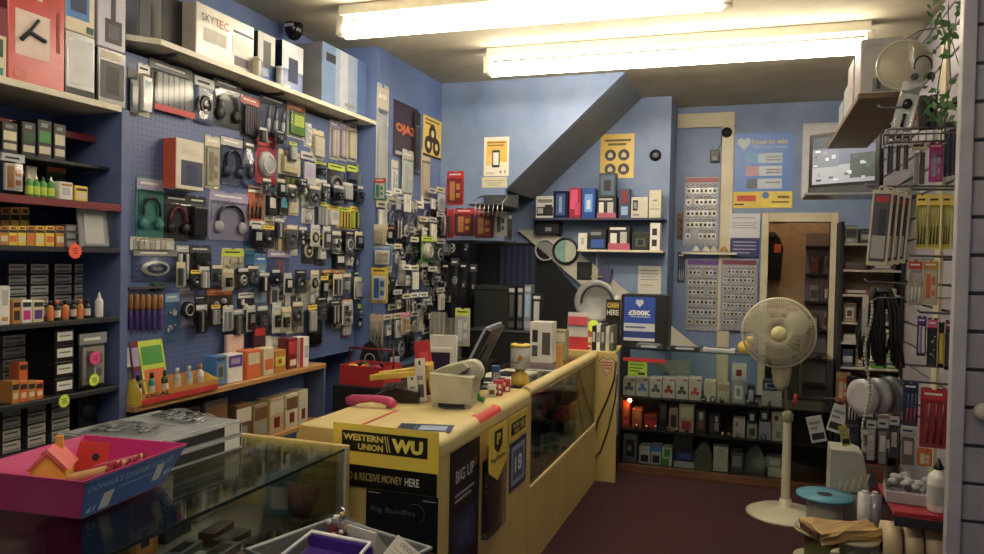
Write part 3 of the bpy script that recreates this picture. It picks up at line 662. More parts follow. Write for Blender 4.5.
for i, (px, c) in enumerate(((256, 'bone'), (278.5, 'lgrey'))):
    p = at(px, 80 if i == 0 else 92, X=-2.45); 
    t = thing('roll_tin', 'small pale canister beside the %s headset carton' % ('tall blue and grey' if i == 0 else 'bright blue and white'), 'tin', (-2.445, p.y, Z))
    obj('tin_body', MB().lathe([(.019, 0), (.02, .004), (.02, .085), (.018, .09)], mat(c, .4), 16), t); obj('tin_lid', MB().lathe([(.021, .09), (.021, .1), (.018, .103)], mat('white', .4), 16), t)
# =================================================================== alcove pegboard packs
T = [ # rect, kind, card, header, product, product2, style, label
 ((128, 70, 136, 114), 'sheet', 'dark', None, 'navy', 'dark', 'card', 'slim dark pad sleeve hanging at the near end of the top peg row'),
 ((138, 66, 149, 114), 'block', 'bone', 'white', 'white', 'teal', 'card', 'pale green and white pack beside the slim dark sleeve'),
 ((150, 66, 191, 112), 'sticks', 'black', 'dark', '#202226', '#2a2c30', 'card', 'wide black pack with three ribbed slots and red foot'),
 ((194, 80, 212, 123), 'disc', None, 'silver', 'black', 'grey', 'bag', 'clear pack holding a round black speaker'),
 ((214, 82, 240, 126), 'phones', 'black', 'dgrey', 'dark', 'black', 'card', 'large black headset pack with a white strip label'),
 ((241, 98, 258, 137), 'sticks', 'dark', 'red', 'navy', 'maroon', 'card', 'dark pack with bright red header in the top peg row'),
 ((260, 98, 286, 136), 'tools', 'dblue', 'navy', 'lgrey', 'silver', 'card', 'dark blue tool-set pack in the top peg row'),
 ((287, 106, 304, 137), 'block', 'white', 'orange', '#5d8a30', 'lime', 'card', 'white card with orange top and green gadget'),
 ((304, 124, 311, 146), 'sheet', 'white', None, 'white', 'lgrey', 'card', 'small plain white pack behind the orange-topped card'),
 ((311, 131, 323, 158), 'block', 'cream', None, 'bone', 'cream', 'card', 'cream moulded plug pack below the long white shelf'),
 ((330, 122, 338, 158), 'sticks', 'bone', 'lilac', '#b8a8b8', 'bone', 'card', 'lilac strip pack, nearest of the three under the shelf end'),
 ((339, 123, 347, 159), 'sticks', 'bone', 'lilac', '#a898ac', 'bone', 'card', 'lilac strip pack, middle of the three under the shelf end'),
 ((348, 125, 356, 160), 'sticks', 'bone', 'cream', 'cream', 'bone', 'card', 'cream strip pack, last of the three under the shelf end'),
 ((205, 138, 219, 187), 'sheet', '#a8a488', 'bone', '#b8b498', '#8e8a70', 'card', 'tall khaki backing-card pack beside the orange headphone box'),
 ((221, 139, 242, 184), 'phones', '#2c3a68', 'lgrey', 'black', 'navy', 'card', 'blue headphone pack right of the khaki card'),
 ((243, 142, 255, 187), 'coil', None, 'dark', 'black', 'grey', 'bag', 'dark bagged cable left of the red and white fan pack'),
 ((256, 138, 275, 182), 'disc', '#c02430', 'red', 'lgrey', 'white', 'card', 'red and white pack with a round grey gadget'),
 ((279, 152, 299, 174), 'block', 'cream', None, '#cfc39a', 'bone', 'card', 'wide cream plug pack in the second peg row'),
 ((280, 176, 299, 184), 'sticks', 'black', None, 'dred', 'green', 'card', 'thin black strip pack with coloured ends under the cream plug'),
 ((300, 154, 314, 189), 'block', None, 'lgrey', 'silver', 'lilac', 'bag', 'polybag holding silver adaptor beside the cream plug pack'),
 ((315, 162, 325, 178), 'plug', 'black', 'lime', 'dark', 'grey', 'card', 'small lime-headed plug card, first under the lilac strips'),
 ((315, 180, 326, 198), 'block', 'white', None, 'bone', 'white', 'card', 'small white clip-on pack tilted beside the lime cards'),
 ((328, 165, 344, 196), 'coil', 'black', 'lime', 'grey', 'lgrey', 'card', 'lime-headed black lead card under the lilac strips'),
 ((347, 166, 356, 200), 'plug', 'black', 'lime', 'black', 'white', 'card', 'lime-headed black adaptor card under the cream strip'),
 ((357, 166, 366, 201), 'sticks', '#9a94a0', 'lime', '#a8a2ac', 'grey', 'card', 'grey ribbon lead card with lime header at the wall end'),
 ((137, 180, 162, 238), 'phones', '#2c8880', 'lilac', 'dark', 'teal', 'card', 'teal headset pack hanging alone at the near end'),
 ((165, 196, 188, 239), 'phones', 'black', 'dark', 'dred', 'black', 'card', 'black gaming headset pack with red inner ring'),
 ((189, 198, 205, 238), 'block', 'black', 'dark', '#2c2c30', 'dark', 'card', 'plain black device pack right of the gaming headset'),
 ((210, 194, 247, 238), 'phones', '#9490b4', 'lilac', 'dark', 'lgrey', 'card', 'wide lilac headphone pack with a white lower label'),
 ((248, 187, 262, 220), 'tools', 'orange', 'white', 'dark', 'orange', 'card', 'orange and white tool pack with a black loop'),
 ((264, 189, 274, 217), 'block', 'white', 'lblue', 'dark', 'white', 'card', 'white and dark pack with pale blue top'),
 ((275, 188, 286, 217), 'block', 'white', 'teal', 'dark', 'cyan', 'card', 'white pack with teal top and dark window'),
 ((287, 186, 298, 214), 'sheet', 'cream', None, 'cream', 'bone', 'card', 'cream leaflet pack in the third peg row'),
 ((302, 196, 313, 207), 'disc', 'white', 'lime', 'white', 'bone', 'card', 'upper white round plug on a lime-headed card'),
 ((302, 209, 313, 223), 'disc', 'white', None, 'white', 'amber', 'card', 'lower white round plug with an amber dot'),
 ((316, 202, 326, 226), 'sticks', 'black', 'lime', 'lgrey', 'grey', 'card', 'lime-headed card with pale leads beside the white plugs'),
 ((327, 206, 337, 226), 'block', 'white', 'yellow', 'white', 'lgrey', 'card', 'white adaptor card with yellow header in the third row'),
 ((338, 208, 349, 228), 'sticks', 'yellow', 'lime', 'yellow', 'dark', 'card', 'yellow lead pack left of the wide yellow one'),
 ((350, 208, 365, 229), 'sticks', 'yellow', 'yellow', 'lime', 'black', 'card', 'widest yellow lead pack at the wall end of the third row'),
 ((132, 238, 172, 250), 'sticks', 'white', 'cream', 'bone', 'white', 'card', 'long white carded tube hanging above the bagged cable'),
 ((134, 251, 174, 280), 'coil', None, 'grey', 'white', 'lgrey', 'bag', 'large polybag holding a white looped cable'),
 ((176, 246, 188, 281), 'sticks', 'dgrey', 'lgrey', 'white', 'dark', 'card', 'grey pack with a white stick in the fourth peg row'),
 ((190, 247, 210, 280), 'bits', 'black', 'dgrey', 'dark', 'orange', 'card', 'black multi-piece pack with a tiny orange spot'),
 ((222, 250, 243, 286), 'bits', 'bone', 'lime', 'dgrey', 'bone', 'card', 'bone-coloured printed pack with lime edge in the fourth row'),
 ((244, 247, 254, 287), 'disc', '#2f7cb0', 'cyan', 'dblue', 'cyan', 'card', 'bright blue card with two round pieces'),
 ((255, 256, 266, 300), 'brush', 'lblue', 'sky', 'white', 'white', 'card', 'tall blue and white brush pack'),
 ((267, 252, 288, 284), 'picks', None, 'lilac', 'purple', 'orange', 'bag', 'bag of purple and orange fibre strands'),
 ((249, 222, 262, 247), 'brush', None, 'white', 'lgrey', 'lblue', 'bag', 'clear pack with a pale bottle beneath the orange tool pack'),
 ((264, 220, 274, 250), 'tools', 'white', 'cream', 'dgrey', 'red', 'card', 'narrow white tool pack beneath the pale blue topped pack'),
 ((276, 227, 287, 253), 'sheet', '#b07c50', 'orange', 'tan', 'cream', 'card', 'tan card with orange band left of the orange and white card'),
 ((288, 226, 297, 254), 'sheet', 'white', 'orange', 'white', 'lilac', 'card', 'orange and white card at the end of the tool pack row'),
 ((302, 234, 314, 262), 'coil', 'black', 'lime', 'bone', 'cream', 'card', 'lime-headed card with a bone coloured lead'),
 ((315, 234, 325, 264), 'plug', 'black', 'lime', 'white', 'lgrey', 'card', 'lime-headed card with a white plug next to bone lead'),
 ((330, 232, 340, 250), 'disc', 'black', None, 'dark', 'silver', 'card', 'small black speaker card, nearest of three silver-ringed'),
 ((341, 232, 352, 250), 'disc', 'black', None, 'dark', 'silver', 'card', 'small black speaker card, middle of three silver-ringed'),
 ((353, 234, 366, 254), 'disc', 'black', None, 'black', 'dgrey', 'card', 'black square pack with a dull ring at the wall end'),
 ((332, 251, 343, 268), 'block', 'black', 'lime', 'dark', 'white', 'card', 'black gadget card with white window below the speakers'),
 ((344, 252, 354, 268), 'bits', 'black', 'lime', 'silver', 'white', 'card', 'lime-topped black card with silver pieces'),
 ((355, 252, 365, 270), 'coil', 'black', 'dgrey', 'silver', 'white', 'card', 'black card with a silver coiled lead at the wall end'),
 ((165, 294, 178, 340), 'bits', '#3a6aa0', 'lblue', 'silver', 'white', 'card', 'long blue card of small silver pieces'),
 ((179, 287, 193, 325), 'disc', '#8c88a8', 'lilac', 'dark', 'white', 'card', 'lilac pack with a dark round gadget in the lowest row'),
 ((194, 296, 205, 324), 'block', 'dgrey', 'dark', 'dgrey', 'white', 'card', 'dark grey pack with a white price tag'),
 ((207, 289, 231, 324), 'bits', '#54381c', 'orange', 'black', 'silver', 'card', 'brown card with a strong orange header'),
 ((238, 293, 253, 322), 'bits', 'black', 'white', 'white', 'lgrey', 'card', 'black and white figured pack in the lowest row'),
 ((286, 289, 303, 313), 'sheet', 'white', None, 'white', 'dgrey', 'card', 'white card of barcoded tickets in the lowest row'),
 ((268, 284, 284, 304), 'sheet', 'dred', 'white', 'lgrey', 'dgrey', 'card', 'card with pale lower panel beneath the fibre strands'),
 ((304, 281, 322, 308), 'plug', 'white', 'bone', 'white', 'grey', 'card', 'white double socket pack, larger one above the pine shelf'),
 ((322, 290, 331, 308), 'plug', 'white', None, 'white', 'grey', 'card', 'small white socket pack right of the double socket'),
 ((322, 270, 332, 286), 'bits', 'black', 'amber', 'yellow', 'black', 'card', 'black and amber tool card, nearest of two low down'),
 ((333, 270, 345, 288), 'bits', 'black', 'amber', 'yellow', 'orange', 'card', 'black and amber tool card, farther of two low down'),
 ((332, 300, 340, 328), 'block', 'lgrey', 'sky', 'grey', 'lgrey', 'card', 'grey pack with blue header low on the pegboard'),
 ((341, 300, 350, 336), 'sticks', 'dred', 'amber', 'white', 'lgrey', 'card', 'red-edged pack holding a white tube low on the board'),
 ((287, 316, 303, 333), 'disc', 'white', None, 'white', 'bone', 'card', 'white round socket pack directly above the shelf cards'),
 ((308, 310, 320, 345), 'block', 'black', 'dark', 'black', 'dark', 'card', 'plain black pack hanging low beside the white socket'),
 ((150, 283, 163, 291), 'sticks', 'dgreen', None, 'navy', 'dark', 'card', 'flat dark green strip under the bagged cable'),
 ((352, 272, 366, 290), 'brush', None, 'dgreen', 'dgreen', 'lime', 'bag', 'green glass-like bagged item low at the wall end'),
 ((268, 310, 282, 324), 'block', 'grey', None, 'lgrey', 'grey', 'card', 'small grey clip pack above the white envelopes'),
]
for r_, kd, c1, c2, c3, c4, st, lb in T:
    w_ = r_[2]-r_[0]
    PL(r_, kd, c1, c2, c3, c4, lb, style=st, d=.03 if st == 'bag' or kd in ('phones', 'disc', 'plug', 'block') else .02, group=None)
FR = random.Random(31)
loc, rz, w, h = LW((150, 106, 191, 112), XPK+.024); obj('red_foot', MB().box(-w/2, -.002, 0, w/2, 0, h, 'red'), [o for o in THINGS if 'three ribbed slots' in o['label']][0], (0, -.0245, 0))
FCOL = [('black', 'black', 'dark'), ('black', 'dark', 'lime'), ('white', 'white', 'lgrey'), ('dark grey', 'dgrey', 'bone'), ('black', '#1c1d22', 'silver'), ('cream', 'cream', None), ('navy', 'navy', 'lgrey'), ('black', 'black', 'yellow')]
for nm, x0, x1, y0, y1, hgt in (('first and second', 258, 300, 132, 140, 17), ('second and third', 262, 366, 180, 186, 17), ('third and fourth', 251, 366, 222, 230, 20), ('fourth and fifth', 176, 366, 266, 274, 20), ('fifth peg row and the pine shelf', 196, 366, 308, 300, 24)):
    n_ = int((x1-x0)/11.5)
    for i_ in range(n_):
        px_ = x0+(x1-x0)*(i_+.5)/n_+FR.uniform(-2, 2); py_ = y0+(y1-y0)*i_/n_+FR.uniform(-5, 5); cn, cc, hh_ = FR.choice(FCOL); hw = FR.uniform(3.4, 5.2)
        PL((px_-hw, py_, px_+hw, py_+hgt*FR.uniform(.8, 1.15)), FR.choice(['sticks', 'plug', 'coil', 'block', 'bits']), cc, hh_, FR.choice(['black', 'dgrey', 'lgrey', 'dark']), FR.choice(['silver', 'white', 'grey']),
           'small %s pack between %s%s, %s from left' % (cn, nm, '' if 'shelf' in nm else ' peg rows', (ordn+['eleventh', 'twelfth', 'thirteenth', 'fourteenth', 'fifteenth', 'sixteenth', 'seventeenth'])[i_]), X=XPK+.036, d=.018, style='card', group='small packs between the peg rows')
# red foot on the wide black pack, labels on headset packs
loc, rz, w, h = LW((164, 139, 204, 190), XPK)
t = CL((176, 140, 204, 190), XPK+.075, None, .074, '#d9d2c2', 'orange and white headphone box with dark window on the pegboard', side='#d2562a', art=[(.18, .08, .95, .58, '#39415e'), (.22, .7, .8, .8, 'bone'), (.4, .12, .75, .5, 'dblue')], name='headphone_carton', cat='headphone box')
HOOKS.append((XPK, loc.y, loc.z+h))
# lighters / amber-purple row of torches
for i in range(6):
    px = 130+i*6.0; p = at(px, 330, X=-2.536)
    q = at(px, 294, X=-2.536); h = q.z-p.z
    t = thing('pocket_torch', 'amber and purple pocket torch hanging in a row', 'torch', (-2.5365, p.y, p.z), 0, 'amber and purple torches')
    obj('torch_barrel', MB().lathe([(.008, 0), (.009, .004), (.009, h*.55), (.008, h*.56)], mat('#4a2a78', .3), 12), t)
    obj('torch_head', MB().lathe([(.009, h*.56), (.012, h*.62), (.012, h*.94), (.005, h)], mat('#9a6a30', .3), 12), t)
b = MB()
t0 = at(129, 293, X=-2.53); t1 = at(166, 296, X=-2.53)
b.box(-2.5485, t0.y-.01, t0.z-.004+.02, -2.52, t1.y, t0.z+.026, 'dgrey')
tag(obj('torch_rack', b), 'thin dark rack on the pegboard from which the small torches hang', 'rack')
# =================================================================== pine shelf displays
Z = .873; XS = -2.43
def card_pack_stand(px0, px1, py0, py1, c1, c2, c3, label, X=XS, tilt=-.15, d=.012, name='carded_pack', z=None, cat='pack'):
    loc, rz, w, h = LW((px0, py0, px1, py1), X); z = Z if z is None else z; h += loc.z-z
    t = thing(name, label, cat, (X-.03, loc.y, z), 0, None, rot=(tilt, 0, rz))
    obj('backing_card', MB().box(-w/2, 0, 0, w/2, .003, h, mat(c1, .4), .001), t)
    obj('printed_panel', MB().rects([(.08, .08, .92, .5, c3), (.08, .58, .92, .9, c2)], w, h, 0), t)
    return t
for i, (a, c, c1, c2) in enumerate(((125, 133, 'red', 'dred'), (134, 141, 'dark', 'lgrey'), (142, 150, 'dred', 'lilac'))):
    card_pack_stand(a, c, 342, 388, c1, c2, 'purple' if i == 2 else 'dgrey', ['bright red pen card at the near end of the pine shelf', 'dark grey pen card between two red ones on the pine shelf', 'dull red and purple pen card beside the dark grey one'][i], name='pen_card')
# yellow OCAL display box
loc, rz, w, h = LW((153, 370, 222, 392), -2.33)
w = .46
t = thing('display_box', 'yellow counter display box with black lettering holding small bottles on the pine shelf', 'display box', (-2.37, loc.y+.0, Z), rz)
hh = .085
b = MB(); b.box(-w/2, 0, 0, w/2, .003, hh*.55, 'amber'); b.box(-w/2, .003, 0, w/2, .10, .003, 'amber'); b.box(-w/2, .10, 0, w/2, .103, hh, 'amber')
b.prism([(0, 0), (.103, 0), (.103, hh), (.04, hh*1.3), (0, hh*.6)], -w/2-.003, -w/2, 'yellow', 'x'); b.prism([(0, 0), (.103, 0), (.103, hh), (0, hh*.55)], w/2, w/2+.003, 'yellow', 'x'); obj('tray_body', b, t)
b = MB(); b.box(-w*.5, -.002, 0, w*.5, 0, hh*.28, 'red'); obj('red_strip', b, t); text('OCAL', t, -w*.46, hh*.3, w*.3, 'dark', -.002, h=hh*.2, bold=.02)
for i in range(6):
    y = loc.y-.19+i*.075
    bottle((-2.43, y, Z+.004), .115, .015, ['dgreen', 'teal', 'dgreen', 'lgrey', 'lblue', 'white'][i], ['black', 'black', 'dgreen', 'white', 'white', 'amber'][i], ['small dark green bottle with black cap in the yellow display box', 'small teal bottle in the yellow display box', 'small dark green bottle with green cap in the yellow display box', 'small grey bottle with white cap in the yellow display box', 'pale blue bottle in the yellow display box', 'white bottle with amber cap in the yellow display box'][i], cat='bottle', name='small_bottle', band='bone')
card_pack_stand(152, 176, 340, 372, 'lime', 'green', 'orange', 'green and orange printed header card above the yellow display box', X=-2.425, tilt=-.2, name='header_card', cat='card')
for i, (a, c_, y0, y1, c, l, art) in enumerate((
 (216, 226, 356, 380, 'sky', 'small blue carton next to the purple-printed white one', None),
 (228, 243, 354, 374, 'white', 'white counter carton printed with a purple band', [(.05, .55, .95, .95, 'purple'), (.2, .65, .8, .85, 'lilac')]),
 (247, 261, 350, 376, 'orange', 'orange carton beside the purple-printed white carton', [(.1, .5, .9, .9, 'cream')]),
 (264, 274, 348, 374, 'cream', 'cream carton with orange print on the pine shelf', [(.1, .2, .9, .6, 'orange')]),
 (275, 286, 350, 372, 'amber', 'amber carton with lime print on the pine shelf', [(.1, .3, .9, .7, 'lime'), (.3, .4, .6, .6, 'red')]),
 (300, 309, 337, 368, 'white', 'white and red carton at the far end of the pine shelf', [(.0, .0, .35, 1, 'red'), (.5, .3, .9, .7, 'lgrey')]),
 (288, 298, 338, 370, 'dred', 'dark red carton near the far end of the pine shelf', [(.1, .5, .9, .9, 'red'), (.2, .1, .8, .3, 'cream')]))):
    CL((a, y0, c_, y1), XS+.02 if i != 6 else XS-.0, Z, .07, c, l, art=art)
# pale pink standing cards behind
CL((227, 334, 244, 356), -2.51, Z, .02, '#d8b0a8', 'pale pink standing card behind the purple-printed carton', art=[(.1, .1, .9, .9, '#e0c0b4')], name='card', cat='card')
CL((254, 326, 266, 352), -2.50, Z, .03, 'maroon', 'dull maroon carton standing behind the orange carton', art=[(.1, .8, .9, .95, 'red')])
for i in range(5):
    p = at(274+i*3, 345, X=-2.47)
    t = thing('envelope', 'white envelope fanned out in a row on the pine shelf', 'envelope', (-2.49, p.y, Z), PI/2, 'fanned white envelopes', rot=(-.2, .12*(i-2)+.25, PI/2))
    obj('sheet', MB().box(-.05, .006*i, .02, .05, .006*i+.002, .19, mat('#d8d6cc')), t); obj('flap', MB().prism([(-.05, .19), (.05, .19), (0, .15)], .006*i-.001, .006*i, mat('#c4c2b6')), t)
p = at(266, 372, X=-2.41)
# low shelf cartons
Z2 = .546
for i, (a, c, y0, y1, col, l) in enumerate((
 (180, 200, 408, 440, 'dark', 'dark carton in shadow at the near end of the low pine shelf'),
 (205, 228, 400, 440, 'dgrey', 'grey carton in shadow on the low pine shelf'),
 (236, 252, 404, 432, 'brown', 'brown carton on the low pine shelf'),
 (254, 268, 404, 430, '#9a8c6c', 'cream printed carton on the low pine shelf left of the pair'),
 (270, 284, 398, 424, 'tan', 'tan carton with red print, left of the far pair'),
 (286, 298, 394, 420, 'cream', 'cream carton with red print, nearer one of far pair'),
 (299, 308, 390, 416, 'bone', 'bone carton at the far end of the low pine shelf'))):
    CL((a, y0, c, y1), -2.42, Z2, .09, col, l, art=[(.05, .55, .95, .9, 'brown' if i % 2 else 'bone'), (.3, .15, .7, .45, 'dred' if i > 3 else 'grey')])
CL((290, 368, 306, 392), -2.44, Z2+.11, .05, 'lilac', 'lilac-white tall carton standing on the low pine shelf cartons', art=[(.2, .1, .8, .9, 'white')]) if False else None
# black floor cabinet under the cables, red toolbox
bx = thing('storage_cabinet', 'low black storage cabinet in the dark corner behind the counter', 'cabinet', (-2.10, 4.5, 0))
obj('cabinet_body', MB().box(-.26, -.60, 0, .26, 1.0, .74, mat('#1a1a1c'), .006), bx)
for s in (-1, 1): obj('door', MB().box(.261, -.58 if s < 0 else .21, .03, .27, .2 if s < 0 else .98, .71, mat('#232326')).cyl((.285, .16 if s < 0 else .25, .45), (.285, .16 if s < 0 else .25, .55), .006, metal(), 8), bx)
p = at(334, 388, Z=.741); TBX, TBY = -2.19, 4.06
t = thing('toolbox', 'red open toolbox tray crammed with colourful tape and cables', 'toolbox', (TBX, TBY, .7412)); t.scale = (.86, .86, .9)
b = MB(); x0, x1, y0, y1, hh = -.17, .17, -.14, .14, .13
b.box(x0, y0, 0, x1, y1, .006, 'red'); b.box(x0, y0, .006, x1, y0+.006, hh, mat('red', .35)); b.box(x0, y1-.006, .006, x1, y1, hh, 'red'); b.box(x0, y0+.006, .006, x0+.006, y1-.006, hh, 'red'); b.box(x1-.006, y0+.006, .006, x1, y1-.006, hh, 'red'); obj('tray', b, t)
b = MB(); b.tube([(x0-.004, 0, hh*.6), (x0-.004, 0, hh+.1), (x1+.004, 0, hh+.1), (x1+.004, 0, hh*.6)], .008, mat('dred', .4), 8); obj('handle', b, t)
for i, (xx, yy, c, ax, l) in enumerate(((-.1, -.08, 'yellow', 'y', 'yellow tape roll sticking out of the red toolbox'), (-.03, -.05, 'orange', 'x', 'orange tape roll sticking out of the red toolbox'), (.08, -.07, 'magenta', 'y', 'magenta cable coil in the red toolbox'), (.03, .06, 'black', 'x', 'black cable coil at the back of the red toolbox'), (-.1, .07, 'dgreen', 'y', 'dark green cable coil in the red toolbox'))):
    o = obj('tape_roll' if i < 2 else 'cable_coil', MB().torus((0, 0, .058), .044, .013, mat(c, .4), ax, n=22, seg=8), None, (TBX+xx*.85, TBY+yy*.85, .7475)); tag(o, l, 'tape' if i < 2 else 'cable')
# =================================================================== chimney breast and its hanging stock
XC = XB+.0003
NB = 0
def PC(r, kind, c1, c2, c3, c4, label, off=.0, **kw):
    kw.setdefault('style', 'bag'); kw.setdefault('d', .03)
    return PL(r, kind, c1, c2, c3, c4, label, X=XC+off, hook=False, **kw)
def poster(r, Y=None, X=None, label='', c='white', art=(), texts=(), cat='poster', name='poster', rz=None, zoff=0):
    loc, r0, w, h = (BW(r, Y) if Y is not None else LW(r, X))
    t = thing(name, label, cat, loc, r0)
    obj('sheet', MB().box(-w/2, -.002, 0, w/2, 0, h, mat(c, .35, 0, .04)), t)
    if art: obj('printed_artwork', MB().rects(list(art), w, h, -.002), t)
    for (s, x, z, ww, col) in texts: text(s, t, -w/2+x*w, z*h, ww*w, col, -.0032-.00025*len(art), bold=.015)
    return t, w, h
t, w, h = poster((393, 104, 418, 160), X=XC, label='dark maroon poster with orange lettering high on the chimney breast', c='#3c2838', art=[(.1, .06, .9, .12, 'lgrey'), (.04, .16, .5, .2, 'dgrey')])
text('OJAZ', t, -w*.42, h*.42, w*.84, mat('#e0702c'), -.004, h=h*.2, bold=.05)
t, w, h = poster((423, 118, 441, 158), X=XC, label='yellow poster with three dark round symbols beside the dark maroon poster', c='#e8c83a', art=[(.1, .9, .9, .94, 'brown'), (.1, .8, .6, .84, 'brown'), (0, 0, 1, .06, 'dark')])
for (x, z) in ((0, .6), (-.22, .3), (.22, .3)):
    obj('round_symbol', MB().lathe([(w*.2, -.0035), (w*.2, -.002)], mat('#4a3430'), 20, (x*w, 0, z*h), 'y'), t)
    obj('symbol_centre', MB().lathe([(w*.08, -.0042), (w*.08, -.0035)], mat('#e8d890'), 14, (x*w, 0, z*h), 'y'), t)
LNG = [((376, 84, 388, 205), 'sticks', 'lgrey', 'bone', 'silver', 'lgrey', 'very long clear pack of silver strip at the chimney breast edge'),
 ((414, 112, 420, 175), 'sticks', 'black', None, 'black', 'dark', 'long black tube pack hanging between the two posters'),
 ((421, 150, 430, 203), 'sticks', 'beige', None, 'beige', 'bone', 'long beige strip pack under the yellow poster'),
 ((391, 160, 398, 198), 'sheet', 'bone', None, 'white', 'lgrey', 'narrow white card below the dark maroon poster'),
 ((402, 150, 413, 196), 'sheet', 'bone', 'lgrey', '#c4d0c4', 'lgrey', 'pale green ticket card covering the maroon poster corner')]
for r_, kd, c1, c2, c3, c4, lb in LNG: PC(r_, kd, c1, c2, c3, c4, lb, style='card', d=.012, off=.014 if r_[0] in (402, 414) else 0)
# rows of bagged leads
R = random.Random(11)
cols_px = [381, 391, 400, 409, 418, 427, 436, 444]
rows_py = [(200, 236), (226, 258), (250, 284), (276, 306), (300, 332), (326, 358)]
PALC = [('white', 'white'), ('lgrey', 'bone'), ('black', 'lgrey'), ('silver', 'lblue'), ('bone', 'white'), ('dark', 'silver'), ('grey', 'lgrey'), ('lgrey', 'green')]
WORDS = {'white': 'white', 'lgrey': 'pale grey', 'black': 'black', 'silver': 'silver', 'bone': 'bone-coloured', 'dark': 'dark', 'grey': 'grey'}
ordn = ['first', 'second', 'third', 'fourth', 'fifth', 'sixth', 'seventh', 'eighth', 'ninth', 'tenth']
rown = ['top', 'second', 'third', 'fourth', 'fifth', 'lowest']
for j, (y0, y1) in enumerate(rows_py):
    for i, px in enumerate(cols_px):
        if px > 441 and j < 1: continue
        if i == 0 and j >= 1: continue
        c, c2 = PALC[(i*3+j*5+(i*j) % 3) % len(PALC)]
        dx = R.uniform(-1, 1); dy = R.uniform(-4, 4); ww = R.uniform(8.6, 10.5)
        hd = R.choice(['white', 'lgrey', 'black', 'bone', 'white', 'lgrey', 'silver'])
        PC((px+dx-ww/2, y0+dy, px+dx+ww/2, y1+dy), 'coil' if (i+j) % 4 else ['sticks', 'plug', 'bits'][(i+j*2) % 3], 'black' if c in ('black', 'dark') else None, hd, c, c2,
           'bagged %s lead on the chimney breast, %s row, %s from near edge' % (WORDS[c], rown[j], ordn[i]), off=R.uniform(0, .02), group='bagged leads on the chimney breast', d=.026)
for j, (y0, y1) in enumerate(((190, 216), (214, 240), (240, 266), (264, 290), (290, 314), (314, 340))):
    for i, px in enumerate((387, 397, 406, 414, 423, 432, 440)):
        if (i+j) % 5 == 4: continue
        c, c2 = [('white', 'lgrey'), ('bone', 'white'), ('lgrey', 'silver'), ('black', 'lgrey'), ('white', 'bone')][(i*2+j) % 5]; dy = R.uniform(-4, 4); ww = R.uniform(7, 9)
        PC((px-ww/2, y0+dy, px+ww/2, y1+dy), ['coil', 'plug', 'sticks', 'coil'][(i+j) % 4], None, R.choice(['white', 'bone', 'lgrey', None]), c, c2, 'outer %s bagged lead on the chimney breast, %s row, %s from near edge' % (WORDS[c], rown[j], ordn[i]), off=.055, group='outer bagged leads on the chimney breast', d=.024)
PC((421, 236, 434, 262), 'disc', 'green', 'lime', 'bone', 'white', 'bright green card with a white reel among the bagged leads', off=.085, style='card', d=.03)
PC((389, 352, 398, 372), 'sticks', 'black', None, 'white', 'lblue', 'black card with two white pieces low on the chimney breast', off=.03, style='card')
PC((401, 312, 410, 334), 'sheet', 'bone', 'pink', 'bone', 'amber', 'bone card with pink and amber print low among the leads', off=.085, style='card', d=.01)
# packs on the return face of the chimney breast (facing the shop front)
YCF = 4.4995
for r_, kd, c1, c2, c3, c4, st, lb in (
 ((374, 224, 386, 246), 'block', 'cream', None, 'bone', 'cream', 'card', 'cream carded plug on the blue return facing the shop'),
 ((388, 226, 395, 244), 'block', 'black', 'dred', 'dark', 'white', 'card', 'black and red carded plug next to the cream one'),
 ((373, 245, 392, 266), 'sheet', 'sky', 'lblue', 'white', 'cream', 'card', 'sky blue and white pack below the cream carded plug'),
 ((371, 267, 388, 303), 'sheet', 'yellow', 'yellow', 'white', 'sky', 'card', 'yellow, blue and white tall pack on the blue return'),
 ((370, 314, 383, 352), 'tools', 'beige', None, 'dark', 'grey', 'card', 'beige carded tool low on the blue return'),
 ((374, 178, 386, 200), 'sheet', 'teal', 'red', 'bone', 'teal', 'card', 'teal and red pack high on the blue return')):
    PB(r_, kd, c1, c2, c3, c4, lb, YCF, style=st, d=.018)
p = at(374, 366, Y=4.42)
t = thing('soft_case', 'black zipped soft case standing on the low black cabinet', 'case', (p.x+.0, 4.40, .741))
b = MB(); b.prism([(-.07, 0), (.07, 0), (.075, .1), (.045, .19), (0, .22), (-.045, .19), (-.075, .1)], -.04, .04, mat('#1c1c20', .7)); obj('case_body', b, t); b = MB(); b.torus((0, -.041, .1), .035, .003, 'lgrey', n=18); obj('round_badge', b, t)
# cardboard and grey dust sheets in the corner
p = at(445, 370, Y=5.2)
for i, (a, c_, y0, y1, c, yy, l) in enumerate(((430, 446, 312, 398, '#8d8a80', 5.3, 'grey plastic sheet hanging in the corner by the stairs'), (446, 462, 318, 398, '#7a766c', 5.34, 'darker grey sheet hanging beside the stair opening'))):
    loc, rz, w, h = BW((a, y0, c_, y1), yy); t = thing('dust_sheet', l, 'sheet', (loc.x, yy, .741 if i < 2 else 0))
    b = MB(); mi = b.mi(mat(c, .6)); A = []
    for q in range(13):
        x = -w/2+w*q/12; y = .012*math.sin(q*1.9)
        A.append((b.bm.verts.new((x, y, 0)), b.bm.verts.new((x, y*.6, h+loc.z-.741))))
    for u_, v_ in zip(A, A[1:]): b.face([u_[0], v_[0], v_[1], u_[1]], mi, True)
    obj('sheet', b, t)
PB((455, 308, 470, 346), 'sheet', 'bone', 'lime', 'lgrey', 'white', 'pale leaflet pack with lime header hanging near the dust sheets', 5.28, style='card', d=.01)
